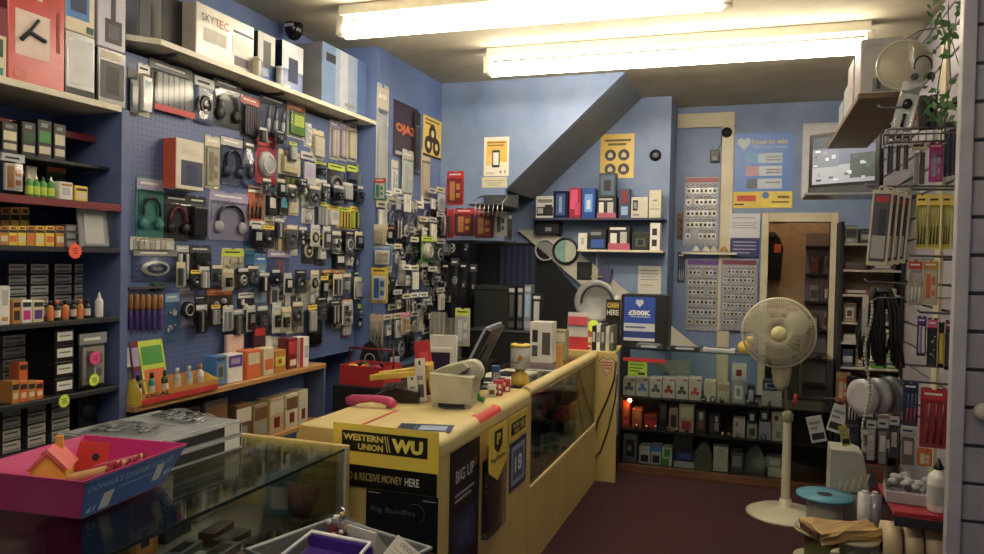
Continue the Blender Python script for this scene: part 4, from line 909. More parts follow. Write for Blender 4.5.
# =================================================================== rear wall and stair front
def PO(r, Y, label, c='white', art=(), texts=(), **kw):
    loc, r0, w, h = BW(r, Y); t = thing(kw.get('name', 'poster'), label, kw.get('cat', 'poster'), loc, 0)
    obj('sheet', MB().box(-w/2, -.002, 0, w/2, 0, h, mat(c, .35, 0, .04)), t)
    if art: obj('printed_artwork', MB().rects(list(art), w, h, -.002), t)
    for (s, x, z, ww, col) in texts: text(s, t, -w/2+x*w, z*h, ww*w, col, -.0034-.00025*len(art), bold=.01)
    return t, w, h
YS = YF-.0004
t, w, h = PO((484, 137, 509, 176), YS, 'white poster with yellow panel and printed phone on the stair front', c='#e6e0cc', art=[(.1, .52, .92, .9, '#e8b83a'), (.1, .28, .5, .52, '#e8c060'), (.5, .36, .92, .52, '#e8b83a'), (.14, .84, .86, .87, 'brown'), (.14, .77, .78, .8, 'brown'), (.1, .06, .45, .09, 'lgrey'), (.64, .07, .72, .14, 'grey'), (.82, .07, .88, .14, 'grey')])
b = MB(); b.box(-w*.16, -.006, h*.22, w*.14, -.0046, h*.66, mat('dark', .3), .0004); obj('printed_phone', b, t)
obj('phone_screen', MB().box(-w*.12, -.0066, h*.28, w*.1, -.006, h*.6, 'white'), t)
PO((482, 177, 507, 187.5), YS, 'cream paper notice under the phone poster', c='#cfc8a4', art=[(.1, .62, .9, .68, 'grey'), (.2, .4, .8, .46, 'grey'), (.25, .2, .7, .26, 'grey')], cat='notice', name='paper_notice')
t, w, h = PO((600.5, 134, 634, 178), YR-.0004, 'yellow poster with four dark round symbols on the rear wall', c='#dcb82c', art=[(.12, .83, .9, .88, '#6a5a30'), (.22, .74, .76, .79, '#6a5a30')])
for i, (x, z) in enumerate(((-.2, .52), (.2, .52), (-.2, .2), (.2, .2))):
    obj('round_symbol', MB().lathe([(w*.17, -.0036), (w*.17, -.002)], mat('#4c4448'), 22, (x*w, 0, z*h), 'y'), t)
    obj('symbol_centre', MB().prism([(-w*.07, -h*.05), (w*.07, -h*.05), (w*.07, h*.02), (0, h*.07), (-w*.07, h*.02)], -.0044, -.0036, mat('#cfc4a0')), t)
for o in [c for c in COL.objects if c.name.startswith('symbol_centre') and c.parent == t]:
    pass
for o, (x, z) in zip([c for c in COL.objects if c.parent == t and c.name.startswith('symbol_centre')], ((-.2, .52), (.2, .52), (-.2, .2), (.2, .2))): o.location = (x*w, 0, z*h)
# battery cards on stair front
PB((447, 171, 464, 205), 'sheet', 'red', 'red', 'dred', 'amber', 'large red battery card alone on the stair front', YS, d=.03)
for i, (a, c_, y0, y1) in enumerate(((455, 474, 208, 236), (475, 494, 209, 238))):
    PB((a, y0, c_, y1), 'sheet', 'dred', 'red', 'dred', 'amber', 'red battery card, %s of the pair below the lone one' % ('left' if i == 0 else 'right'), YS, d=.04)
PB((440.5, 208, 447, 238), 'sticks', 'dred', None, 'white', 'lgrey', 'narrow red and white pack beside the paired battery cards', YS-.04, d=.02)
PB((448, 209, 454, 238), 'sticks', 'red', None, 'dgrey', 'red', 'narrow red and grey pack touching the paired battery cards', YS, d=.02)
PB((495, 208, 507, 236), 'sheet', 'bone', None, 'lgrey', 'dgrey', 'pale picture pack right of the paired battery cards', YS, d=.02)
for i in range(4):
    PB((508+i*4.2, 214, 512+i*4.2, 240), 'tools', 'dgrey', 'silver', 'black', 'silver', 'narrow silver scissor pack below the stair soffit', YS-.002 if i < 1 else YR-.5, d=.02, group='silver scissor packs') if i < 1 else None
# metal bracket arm with wires under the notice
p = at(484, 200, Y=5.58); q = at(518, 213, Y=5.3)
t = thing('camera_cradle', 'grey metal display cradle projecting from the stair front under the notice', 'bracket', (p.x, 5.5995, p.z))
b = MB(); b.box(0, -.36, -.07, .28, -.002, -.055, mat('dgrey', .4, .4), .004); b.box(.0, -.012, -.09, .28, 0, .04, mat('dgrey', .4, .4), .003); b.tube([(0, -.01, .03), (.02, -.2, .01), (.02, -.35, -.055)], .007, metal('grey'), 6); b.tube([(.27, -.01, .03), (.26, -.2, .01), (.26, -.35, -.055)], .007, metal('grey'), 6); obj('arm', b, t)
for i in range(7): obj('wire_hook', MB().tube([(.06+i*.035, -.36, -.06), (.06+i*.035, -.37, -.09), (.06+i*.035, -.38, -.15)], .004, metal(), 6), t)
# dark recess under the stairs, with blue slats and diagonal white string board
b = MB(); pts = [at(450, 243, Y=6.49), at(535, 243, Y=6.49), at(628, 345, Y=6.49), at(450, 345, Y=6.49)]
b.prism([(v.x, v.z) for v in pts], 6.47, 6.4995, mat('#15161c', .8)); b2 = tag(obj('recess_dark_sheet', b), 'near-black sheet imitating the darkness of the recess under the stairs', 'board')  # near-black sheet paints in the darkness of the recess
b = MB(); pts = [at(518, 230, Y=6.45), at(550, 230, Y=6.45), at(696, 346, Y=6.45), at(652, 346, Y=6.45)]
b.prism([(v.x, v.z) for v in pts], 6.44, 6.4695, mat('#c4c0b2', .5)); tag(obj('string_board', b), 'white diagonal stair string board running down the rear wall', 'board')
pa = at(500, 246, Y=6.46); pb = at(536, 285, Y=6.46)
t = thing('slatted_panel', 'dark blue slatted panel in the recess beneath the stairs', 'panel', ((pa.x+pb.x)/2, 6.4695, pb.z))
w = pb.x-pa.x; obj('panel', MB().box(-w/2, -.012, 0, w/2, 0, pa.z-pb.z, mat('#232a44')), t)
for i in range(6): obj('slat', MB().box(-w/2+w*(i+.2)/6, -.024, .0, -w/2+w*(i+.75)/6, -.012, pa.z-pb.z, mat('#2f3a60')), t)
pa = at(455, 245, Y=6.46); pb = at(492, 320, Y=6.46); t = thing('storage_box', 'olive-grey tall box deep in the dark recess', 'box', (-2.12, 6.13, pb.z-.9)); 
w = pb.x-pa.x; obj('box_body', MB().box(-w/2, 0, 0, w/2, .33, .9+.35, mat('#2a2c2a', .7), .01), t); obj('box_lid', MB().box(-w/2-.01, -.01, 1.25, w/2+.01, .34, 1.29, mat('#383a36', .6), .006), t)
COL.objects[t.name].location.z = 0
# rear shelves
ZS1, ZS2 = 1.88, 1.612
r = thing('rear_shelf', 'upper dark shelf on the rear wall with phone cartons', 'shelf', (0, 0, ZS1-.02)); obj('board', MB().box(-1.83, 6.27, 0, -.715, YR-.0005, .02, mat('#3a4260', .5), .002), r)
r = thing('rear_shelf', 'lower short white shelf on the rear wall', 'shelf', (0, 0, ZS2-.018)); obj('board', MB().box(-1.435, 6.27, 0, -.715, YR-.0005, .018, SHELFW, .002), r)
YC = 6.30
for r_, z, c, l, art, kw in (
 ((536, 196, 554, 217), ZS1, 'white', 'black and white picture carton at the left end of the rear shelf', [(.05, .1, .95, .5, 'black'), (.1, .2, .4, .45, 'lgrey'), (.5, .2, .9, .6, 'dark'), (.1, .7, .9, .85, 'grey')], dict(side='grey')),
 ((553, 191, 568, 217), ZS1, '#1c2a4c', 'dark blue gloss carton next to the bright red one', [(.2, .1, .8, .9, '#3a5a9c'), (.4, .2, .6, .8, 'lblue')], dict(rough=.2)),
 ((569, 188, 581, 217), ZS1, '#b02448', 'bright red and pink gloss carton on the upper rear shelf', [(.1, .3, .7, .95, '#f04880'), (.5, .1, .9, .5, '#d8306a')], dict(rough=.2)),  # deep red carton with pinker printed patches
 ((582, 188, 595, 217), ZS1, '#2a5ab8', 'bright blue and white gloss carton on the upper rear shelf', [(.2, .2, .8, .8, '#6aa8f0'), (.35, .3, .65, .6, '#d8ecff')], dict(rough=.2)),
 ((597, 197, 616, 217), ZS1, '#1b1a1e', 'black phone carton with pink foot on the upper rear shelf', [(0, 0, 1, .25, '#c05878'), (.1, .25, .35, .75, 'white'), (.55, .25, .85, .75, 'lgrey'), (.1, .85, .8, .93, 'lgrey')], {}),
 ((619, 189, 630, 217), ZS1, '#2c3c70', 'blue bottle-shaped gift carton beside the black phone carton', [(.2, .5, .8, .95, 'dred'), (.2, .1, .8, .4, 'lblue')], {}),
 ((631, 197, 648, 217), ZS1, '#c9c6b8', 'white camera carton with small dark device picture', [(.1, .35, .4, .85, 'dark'), (.16, .45, .34, .75, 'grey'), (.1, .1, .5, .2, 'grey')], {}),
 ((649, 190, 661, 217), ZS1, '#cfc9b0', 'plain cream carton at the right end of the upper rear shelf', [(.1, .3, .9, .34, 'grey'), (.3, .6, .7, .66, 'grey')], {}),
 ((578, 233, 587, 248), ZS2, 'white', 'small white boxed socket at the left of the white shelf', [(.3, .3, .7, .7, 'lgrey')], {}),
 ((589, 229, 606, 248), ZS2, '#20242e', 'black carton with a bright blue panel on the white shelf', [(.1, .1, .9, .5, 'blue'), (.1, .7, .7, .85, 'grey')], {}),
 ((608, 226, 630, 248), ZS2, '#17171a', 'larger black phone carton with pink foot on the white shelf', [(0, 0, 1, .28, '#c05070'), (.1, .28, .4, .7, 'white'), (.55, .28, .85, .75, 'lgrey'), (.08, .84, .8, .94, 'white')], {}),
 ((632, 233, 649, 248), ZS2, '#22261f', 'dark green-grey device carton on the white shelf', [(.2, .2, .8, .7, '#4a5248'), (.35, .3, .65, .6, 'black')], {}),
 ((650, 223, 660, 248), ZS2, 'white', 'tall white carton with two dark device pictures on the white shelf', [(.2, .55, .7, .8, 'dark'), (.2, .15, .7, .4, 'dark')], dict(side='bone'))):
    CB(r_, YC, z, .12, c, l, art=art, **kw)
loc, rz, w, h = BW((599, 173, 616, 197), YC+.01)
cz = BW((597, 197, 616, 217), YC)
carton((loc.x, YC+.01, ZS1+(cz[0].z+cz[3]-ZS1)+.002), 0, w, h, .09, '#27384e', 'dark blue framed carton standing on the black phone carton', art=[(.1, .08, .9, .9, '#4c6680'), (.3, .25, .7, .7, 'dark')])
p = at(545, 226, Y=6.3)
loc, rz, w, h = BW((534, 221, 559, 234), 6.36); carton((loc.x, 6.36, ZS1-.021-h), 0, w, h, .13, '#17181c', 'long black device box fixed beneath the upper rear shelf', art=[(.45, .2, .7, .5, 'grey')], name='device_box', cat='device')
# round dial with black ring and others
p = at(565, 251, Y=6.40)
t = thing('hoop_clock', 'round black-rimmed disc half teal half white hung on the string board', 'disc', (p.x, 6.4395, p.z))
obj('rim', MB().torus((0, -.02, 0), .108, .012, mat('black', .4), n=36), t)
b = MB(); mi = b.mi(mat('#7fb0aa')); mj = b.mi(mat('#c2cab8')); c0 = [(.104*math.cos(i*PI/16), .104*math.sin(i*PI/16)) for i in range(33)]
cpt = b.bm.verts.new((0, -.02, 0)); vs = [b.bm.verts.new((x, -.02, z)) for x, z in c0[:-1]]
for i in range(32): b.face([cpt, vs[i], vs[(i+1) % 32]], mi if 8 <= i < 24 else mj)
obj('dial', b, t)
p = at(545, 250, Y=6.42); t = thing('wire_hoop', 'clear bagged ring hanging left of the teal and white disc', 'ring', (p.x, 6.4395, p.z)); obj('ring', MB().torus((0, -.012, 0), .09, .008, mat('silver', .4), n=30), t); obj('bag', MB().lathe([(.1, -.004), (.1, 0)], BAG, 24, (0, 0, 0), 'y'), t)
PO((577, 262, 592, 280), 6.4395, 'plain black square card on the white string board', c='black', art=[(.1, .1, .9, .9, '#1f1f24')], name='square_card', cat='card')
t = thing('hanging_figure', 'small pale ornament hanging on a thread from the white shelf', 'ornament', (at(595, 290, Y=6.3).x, 6.35, at(595, 300, Y=6.35).z))
hz = ZS2-.018-t.location.z
obj('thread', MB().cyl((0, 0, .12), (0, 0, hz), .003, mat('bone'), 6), t); obj('figure_body', MB().lathe([(.03, 0), (.034, .02), (.02, .07), (.03, .1), (.022, .12), (.008, .14)], mat('#a89c88'), 14), t); obj('cross_bar', MB().cyl((-.05, 0, .2), (.05, 0, .2), .005, mat('#b8a860'), 8), t)
t = thing('gift_bag', 'small purple bag hanging beside the pale ornament', 'bag', (at(606, 280, Y=6.45).x, 6.4395, at(606, 282, Y=6.45).z)); obj('bag_body', MB().prism([(-.06, 0), (.05, 0), (.06, .12), (-.05, .13)], -.07, 0, mat('#4a4878')), t); obj('bag_handle', MB().torus((0, -.025, .13), .03, .004, 'purple', a0=0, a1=PI, n=12), t)
p = at(592, 307, Y=6.0)
# sheet of paper and sounder
PO((638, 266, 661, 294), YR-.0004, 'white printed notice sheet below the white shelf', c='#cfccc4', art=[(.12, .82, .88, .86, 'grey'), (.12, .7, .88, .73, 'grey'), (.12, .6, .8, .63, 'grey'), (.12, .5, .88, .53, 'grey'), (.12, .3, .7, .33, 'grey')], cat='notice', name='paper_notice')
p = at(655.5, 155.5, Y=YR); t = thing('alarm_sounder', 'round black sounder on the rear wall beside the yellow poster', 'alarm', (p.x, YR-.0004, p.z)); obj('sounder_body', MB().lathe([(.02, -.03), (.045, -.026), (.05, -.01), (.05, 0)], mat('#15151a', .4), 22, (0, 0, 0), 'y'), t); obj('centre_cap', MB().lathe([(.012, -.034), (.015, -.029)], mat('dgrey', .4), 12, (0, 0, 0), 'y'), t)
p = at(727, 133, Y=YD); t = thing('door_sensor', 'round black sensor at the top of the white door frame', 'sensor', (p.x, YD-.0255, p.z)); obj('sensor_body', MB().lathe([(.01, -.03), (.042, -.024), (.046, 0)], mat('#15151a', .4), 20, (0, 0, 0), 'y'), t); obj('lens', MB().ball((0, -.028, 0), .014, glossy('dark')), t)
p = at(715, 157, Y=YD); t = thing('chime_box', 'small black chime box on the blue boarded doorway', 'chime', (p.x, YD-.0005, p.z-.05)); obj('case', MB().box(-.04, -.04, 0, .04, 0, .11, mat('#1a1a1e', .4), .006), t); obj('window', MB().box(-.02, -.0415, .02, .02, -.04, .05, 'grey'), t); obj('lead', MB().tube([(.02, -.01, .11), (.05, -.01, .16), (.055, -.02, .23)], .004, 'black', 5), t)
# ---- key racks
def rack(r, Y, cols, rows, label, which, hue):
    loc, r0, w, h = BW(r, Y); t = thing('keyring_rack', label, 'rack', loc, 0)
    obj('backing_board', MB().box(-w/2, -.012, 0, w/2, 0, h, mat('#9a9eaa', .4), .002), t)
    obj('header', MB().box(-w*.46, -.016, h*.92, w*.46, -.012, h*.985, mat(hue, .4)), t)
    for i in range(6): obj('foot_slot', MB().box(-w*.44+w*.15*i, -.015, h*.012, -w*.44+w*.15*i+w*.1, -.012, h*.045, 'grey'), t)
    for j in range(rows): obj('hook_rail', MB().cyl((-w*.45, -.016, h*(.89-j*.82/rows)), (w*.45, -.016, h*(.89-j*.82/rows)), .0035, metal('silver'), 8), t)
    pitch = h*.82/rows
    me = {}
    for k, c in enumerate(('silver', '#d8dce4', 'bone')):
        b = MB(); s = pitch*.9; b.torus((0, -.003, -s*.16), s*.14, s*.035, metal('silver', .25), n=12, seg=5)
        b.prism([(-s*.2, -s*.36), (s*.2, -s*.36), (s*.22, -s*.82), (0, -s*.96), (-s*.22, -s*.82)], -.008, -.002, mat(c, .3, .25)); b.box(-s*.12, -.009, -s*.78, s*.12, -.008, -s*.5, ('dark', 'dgrey', 'black')[k]); me[k] = b.mesh('keyring')
    for j in range(rows):
        for i in range(cols):
            if random.random() < .05: continue
            o = bpy.data.objects.new('keyring', me[(i*2+j) % 3]); COL.objects.link(o)
            o.location = (loc.x-w*.43+w*.86*(i+.5)/cols, Y-.02, loc.z+h*(.89-j*.82/rows))
            tag(o, 'silver keyring on the %s rack, %s hook of row %s' % (which, ordn[i], ['one', 'two', 'three', 'four', 'five', 'six', 'seven', 'eight'][j]), 'keyring', 'keyrings on the '+which+' rack')
rack((684, 177, 719, 246), YD-.0006, 7, 5, 'upper glittering rack of silver keyrings on the blue boarded doorway', 'upper', '#9a2c3c')
rack((686, 259, 719, 331), YD-.0006, 7, 6, 'lower left rack of silver keyrings with purple header', 'lower left', '#6a3c98')
rack((720.5, 259, 757, 331), YD-.0262, 8, 7, 'lower right rack of closely packed keyrings on the door frame', 'lower right', '#7a3050')
p0 = at(683, 252, Y=YD); p1 = at(737, 252, Y=YD)
r = thing('keyring_ledge', 'narrow white ledge between the upper and lower keyring racks', 'shelf', ((p0.x+p1.x)/2, YD-.03, p0.z-.02)); w = p1.x-p0.x; obj('board', MB().box(-w/2, -.08, 0, w/2, .004, .02, SHELFW, .002), r)
for i, (px, c) in enumerate(((696, 'white'), (706, 'cream'), (714, 'bone'), (724, 'amber'))):
    q = at(px, 250, Y=YD-.08); t = thing('trinket', ['white trinket at the left of the keyring ledge', 'cream trinket second along the keyring ledge', 'bone-coloured trinket in the middle of the keyring ledge', 'amber trinket at the right of the keyring ledge'][i], 'trinket', (q.x, YD-.07, p0.z+.0005)); obj('trinket_body', MB().lathe([(.03, 0), (.036, .015), (.02, .04), (.008, .055)], mat(c, .35), 14), t); obj('trinket_base', MB().lathe([(.036, 0), (.038, .008)], mat('grey'), 14), t)
PB((677.5, 252, 685, 283), 'tools', '#22305c', 'dark', 'white', 'silver', 'narrow dark blue pen pack beside the keyring ledge', YD-.0006, d=.015)
PB((677, 213, 683, 240), 'sheet', 'brown', None, 'dark', 'brown', 'dark brown picture pack left of the upper keyring rack', YD-.0006, d=.015)
# posters round the doorway
t, w, h = PO((733, 133, 793, 208), YD-.0004, 'large blue HOW TO WIN poster with yellow foot on the door-side wall', c='#3a78d0', art=[(0, .0, .5, .22, '#e8c830'), (.5, .0, 1, .22, '#ecd23c'), (.08, .09, .4, .17, '#c8402c'), (.04, .04, .2, .06, 'dark'), (.76, .13, .95, .16, 'brown'), (.66, .07, .95, .09, 'brown'),
   (.32, .6, .82, .73, '#c4d4e8'), (.32, .43, .82, .56, '#c8d6e8'), (.32, .26, .82, .39, '#c8d4e4'), (.22, .6, .42, .73, '#7ab0dc'), (.22, .43, .44, .56, '#c89ca8'), (.24, .26, .42, .39, '#6a7890'),
   (.55, .67, .8, .69, 'grey'), (.55, .63, .8, .65, 'grey'), (.55, .5, .8, .52, 'grey'), (.55, .46, .8, .48, 'grey'), (.55, .33, .8, .35, 'grey')], texts=[('How to win', .32, .85, .58, '#f0dc70'), ('The health lottery', .32, .78, .58, '#b4d0f0')])
obj('heart_mark', MB().prism([(0, -.06), (.055, 0), (.05, .035), (.025, .05), (0, .03), (-.025, .05), (-.05, .035), (-.055, 0)], -.0045, -.002, mat('#c4d4dc')), t, (-w*.32, 0, h*.87))
obj('round_mark', MB().lathe([(.03, -.005), (.03, -.002)], mat('#4c7ac4'), 18, (w*.06, 0, h*.17), 'y'), t)
PO((729, 213.5, 760, 238), YD-.0262, 'white printed A4 notice taped below the blue poster', c='#c8ccd8', art=[(.15, .8, .85, .84, 'grey'), (.1, .6, .9, .63, 'grey'), (.1, .5, .85, .53, 'grey'), (.1, .4, .9, .43, 'grey')], cat='notice', name='paper_notice')
PO((730, 239, 759, 257), YD-.0264, 'dark blue sign with pale lines below the white A4 notice', c='#24356e', art=[(.1, .8, .9, .86, 'lilac'), (.1, .6, .9, .66, 'lilac'), (.1, .4, .9, .46, 'lilac'), (.1, .2, .7, .26, 'lilac')], cat='sign', name='sign')
PO((802, 123, 838, 198), YD-.0004, 'blank white board on the wall behind the television', c='#c4c4cc', art=[(.03, .03, .97, .97, '#d0d0d6')], cat='board', name='white_board')
# ---- back room beyond doorway
t = thing('storage_shelving', 'dark shelving of small goods seen through the back doorway', 'shelving', (.80, 8.37, .9))
pa = at(811, 232, Y=7.9); pb = at(842, 302, Y=7.9)
COL.objects[t.name].location = (.70, 8.395, 0); w = .42
obj('back_board', MB().box(-w/2, -.02, 0, w/2, 0, 1.85, mat('#8a8088')), t)
for i in range(6): obj('shelf', MB().box(-w/2, -.2, .3+i*.28, w/2, -.021, .315+i*.28, mat('#2a262a')), t)
k_ = 0
for j in range(3):
    for i in range(3):
        carton((t.location.x-.13+i*.13, 8.22, .315+(j+2)*.28+.001), 0, .08, .16+.02*(i % 3), .1, ['#6a5a50', '#8a8480', '#5a4a52', '#7c7468'][(i+j) % 4], 'small dim carton on %s back-room shelf, %s from the left' % (['a low', 'the middle', 'the upper'][j], ordn[i]), art=[(.1, .2, .9, .7, ['bone', 'dgrey', 'dred'][(i*2+j) % 3])], group='cartons in the back room')
p = at(789, 262, Y=8.0); t = thing('coat', 'dark jacket with orange patch hanging in the back room', 'coat', (.16, 8.395, p.z-.35))
b = MB(); b.prism([(-.16, 0), (.16, 0), (.2, .45), (.12, .6), (-.1, .6), (-.2, .42)], -.14, 0, mat('#1e1c20', .8)); obj('jacket_body', b, t); b = MB(); b.tube([(-.15, -.08, .5), (-.24, -.1, .25), (-.25, -.1, .05)], [.06, .055, .045], mat('#232026', .8), 8); obj('sleeve', b, t); obj('orange_patch', MB().box(.04, -.145, .38, .16, -.14, .5, 'orange'), t); obj('hood', MB().ball((0, -.09, .6), .1, mat('#2a2228'), (1, .7, .7)), t); t.scale = (.55, 1, .75); t.location.z += .16
p = at(783, 222, Y=8.2); t = thing('wreath', 'dull green garland at the top of the back room wall', 'garland', (.22, 8.395, p.z+.12)); b = MB()
for i in range(40): b.ball((random.uniform(-.14, .14), random.uniform(-.06, -.01), random.uniform(-.06, .06)), random.uniform(.012, .025), mat('#2c4a34' if i % 3 else '#5a6a50'), seg=6)
obj('foliage', b, t); obj('wire', MB().torus((0, -.02, 0), .1, .006, 'brown', n=18), t)
p = at(788, 305, Y=7.4); t = thing('chair_heap', 'pink cloth heap on a dark box just inside the doorway', 'cloth', (.25, 7.7, 0)); obj('box_body', MB().box(-.17, -.12, 0, .17, .2, 1.02, mat('#241f22'), .01), t); b = MB()
for i in range(7): b.ball((random.uniform(-.1, .1), random.uniform(-.05, .1), 1.04+random.uniform(0, .05)), .06, mat('#c09a98', .9), (1.2, 1, .6))
obj('cloth', b, t)
# ---- television
p = at(845, 160, Y=5.1)
t = thing('television', 'black-framed television mounted high on the right showing a grey street picture', 'television', (.50, 5.14, 1.955), rot=(0, 0, -.62)); t.scale = (.8, .8, 1.0)
b = MB(); b.box(-.29, .0, .0, .29, .06, .40, mat('#131316', .3), .008); b.box(-.18, .06, .06, .18, .16, .34, mat('#1b1b1f', .4), .02); obj('cabinet', b, t)
scr = emit('television_picture', '#5f6680', .35)
b = MB(); b.box(-.255, -.002, .075, .255, 0, .37, scr); obj('screen', b, t)
b = MB(); Rr = random.Random(3); PP = {}
def pm(c):
    if c not in PP: PP[c] = emit('television_picture', c, .3)
    return PP[c]
b.box(-.255, -.0026, .075, .255, -.002, .19, pm('#9096a4')); b.box(-.255, -.003, .30, .255, -.002, .37, pm('#39404c')); b.box(.06, -.0034, .10, .255, -.002, .25, pm('#414c4c')); b.box(-.255, -.0034, .18, -.03, -.002, .29, pm('#6c7484'))
for i in range(26):
    x = Rr.uniform(-.25, .2); z = Rr.uniform(.09, .33); b.box(x, -.0038-.0001*i, z, min(.25, x+Rr.uniform(.01, .05)), -.002, z+Rr.uniform(.008, .025), pm(Rr.choice(['#a8adb8', '#30343e', '#4a5a64', '#7c8490', '#bfc2c8'])))
obj('picture', b, t)
obj('lower_bezel', MB().box(-.29, -.004, 0, .29, 0, .055, mat('#3c3e46', .3), .003), t)
b = MB(); b.box(-.05, .16, .12, .05, .45, .26, mat('#222226', .4)); obj('wall_arm', b, t)
r = thing('television_ledge', 'thin grey glass ledge under the television', 'shelf', (.60, 5.12, 1.94)); obj('board', MB().box(-.32, -.16, 0, .299, .2, .012, mat('#8f9698', .25)), r)

for i, (a, c_, y0, y1, c, l) in enumerate(((442, 450, 262, 300, 'dark', 'dark bagged cable low in the stair passage, nearest the chimney breast'), (451, 459, 258, 296, 'silver', 'silver bagged cable in the stair passage'), (460, 468, 262, 300, '#5a4a50', 'dull pink bagged item in the stair passage'), (470, 477, 264, 302, 'dgrey', 'grey bagged item at the right of the passage row'), (462, 470, 236, 258, 'dblue', 'dark blue pack tucked beneath the battery cards'), (448, 457, 236, 256, 'white', 'white cable pack tucked beneath the battery cards'))):
    PB((a, y0, c_, y1), 'coil', None, 'dgrey' if i % 2 else 'black', c, 'lgrey', l, 5.66, style='bag', d=.03)
rl = thing('hanging_rail', 'thin dark rail under the stair front holding bagged cables', 'rail', (-2.12, 5.68, 1.655)); obj('bar', MB().box(-.29, -.012, -.012, .33, 0, 0, 'dgrey'), rl)
for x in (-.28, .32): obj('drop', MB().box(x-.005, -.01, .0005, x+.005, 0, .005, 'dgrey'), rl)
# =================================================================== signs on the counter
YE = KY0-.0182
t, w, h = PO((333, 427, 439, 470), YE, 'large yellow and black money transfer sign on the end of the counter', c='#ecd018', art=[(.09, .36, .90, .84, '#17150f')], name='sign', cat='sign')
text('WESTERN', t, -w*.395, h*.62, w*.385, mat('#e8d24a', .4), -.0042, h=h*.155, bold=.04)
text('UNION', t, -w*.25, h*.41, w*.24, mat('#e8d24a', .4), -.0042, h=h*.155, bold=.04)
text('WU', t, w*.07, h*.43, w*.29, mat('#f0da3a', .4), -.0042, h=h*.32, bold=.06)
b = MB()
for i in range(2): b.prism([(w*(.0+.022*i), h*.78), (w*(.008+.022*i), h*.78), (w*(.035+.022*i), h*.42), (w*(.027+.022*i), h*.42)], -.0042, -.0024, mat('#e8d24a', .4))
obj('double_stripe', b, t)
t, w, h = PO((333, 468, 437, 490), YE-.0024, 'black strip lettered SEND & RECEIVE MONEY HERE below the yellow sign', c='#15140f', art=[(.0, .0, 1, .02, 'black')], name='sign', cat='sign')
text('SEND & RECEIVE MONEY', t, -w*.435, h*.32, w*.615, mat('#b8a850', .5), -.004, h=h*.36, bold=.012); text('HERE', t, w*.205, h*.32, w*.135, mat('#dcdcd0', .5), -.004, h=h*.36, bold=.012)
t, w, h = PO((366, 493, 438, 548), YE, 'black poster lettered Big Bundles at the foot of the counter end', c='#16181e', art=[(.03, .94, .2, .96, 'grey'), (.8, .9, .97, .92, 'grey')], name='poster', cat='poster')
text('Big Bundles', t, -w*.42, h*.58, w*.62, mat('#60646e', .5), -.0045, h=h*.13)
obj('swirl', MB().torus((w*.2, -.0035, h*.66), w*.12, .0012, mat('#50545e'), n=24, seg=4, a0=-1.2, a1=2.6), t)
# posters on the long side (facing +X)
def PX(y0, y1, z0, z1, label, c, art, texts=(), name='poster', cat='poster', off=0.0):
    t = thing(name, label, cat, (KX1-.0012+off, (y0+y1)/2, z0), PI/2); w, h = y1-y0, z1-z0
    obj('sheet', MB().box(-w/2, -.002, 0, w/2, 0, h, mat(c, .35)), t)
    if art: obj('printed_artwork', MB().rects(art, w, h, -.002), t)
    for (s, x, z, ww, col, hh) in texts: text(s, t, -w/2+x*w, z*h, ww*w, mat(col, .5), -.004-.00025*len(art), h=hh*h, bold=.02)
    return t, w, h
PX(2.45, 2.75, .30, .815, 'black tall poster lettered BIG UP on the near counter side', '#15161c', [(.12, .22, .9, .52, '#23264a'), (.3, .3, .7, .45, '#34386a'), (.15, .66, .8, .675, 'grey'), (.15, .62, .7, .635, 'grey'), (.8, .8, .92, .86, '#7c2430')], [('BIG UP', .15, .76, .62, '#b8bcc8', .09)])
t, w, h = PX(2.79, 3.02, .40, .70, 'black leaflet holder with pale print below the yellow shield sign', '#1c1c20', [(.15, .72, .85, .76, 'grey'), (.15, .62, .8, .66, 'grey'), (.15, .52, .85, .56, 'grey'), (.15, .42, .6, .45, 'dgrey')], name='leaflet_holder', cat='leaflet holder')
obj('holder_front', MB().box(-w*.52, -.03, -.01, w*.52, -.024, h*.95, PLASTIC), t); obj('holder_floor', MB().box(-w*.52, -.024, -.01, w*.52, 0, -.006, PLASTIC), t)
t, w, h = PX(2.76, 2.98, .61, .835, 'yellow shield-shaped card with black lettering on the counter side', '#e8c818', [], name='shield_sign', cat='sign', off=.036)
COL.objects  # shield outline
for o in [c for c in COL.objects if c.parent == t]: bpy.data.objects.remove(o)
obj('shield', MB().prism([(-w/2, h), (w/2, h), (w/2, h*.25), (0, 0), (-w/2, h*.25)], -.002, 0, mat('#e8c818', .4)), t)
obj('shield_back_tab', MB().box(-w*.1, 0, h*.6, w*.1, .036, h*.64, mat('#d0b010')), t)
obj('shield_emblem', MB().prism([(-w*.22, h*.92), (w*.22, h*.92), (w*.22, h*.62), (0, h*.5), (-w*.22, h*.62)], -.003, -.002, mat('#1c1a12')), t)
text('P', t, -w*.1, h*.66, w*.22, mat('#e8c818'), -.0034, h=h*.2, bold=.04)
text('PayPoint', t, -w*.4, h*.34, w*.8, mat('#1c1a12'), -.0028, h=h*.12, bold=.02)
PX(3.12, 3.40, .70, .81, 'yellow and black small money transfer card near the counter seam', '#e0c21a', [(.12, .2, .92, .72, '#17150f')], [('WESTERN', .18, .48, .34, '#e8d24a', .16), ('UNION', .26, .26, .26, '#e8d24a', .16), ('WU', .58, .28, .3, '#e8d24a', .36)], name='sign', cat='sign')
PX(3.14, 3.39, .47, .69, 'blue and white poster lettered 18 near the counter seam', '#2c3c5c', [(.1, .1, .9, .9, '#8c98b4'), (.2, .2, .8, .8, '#40527c')], [('18', .28, .34, .42, '#dfe4ec', .34)])
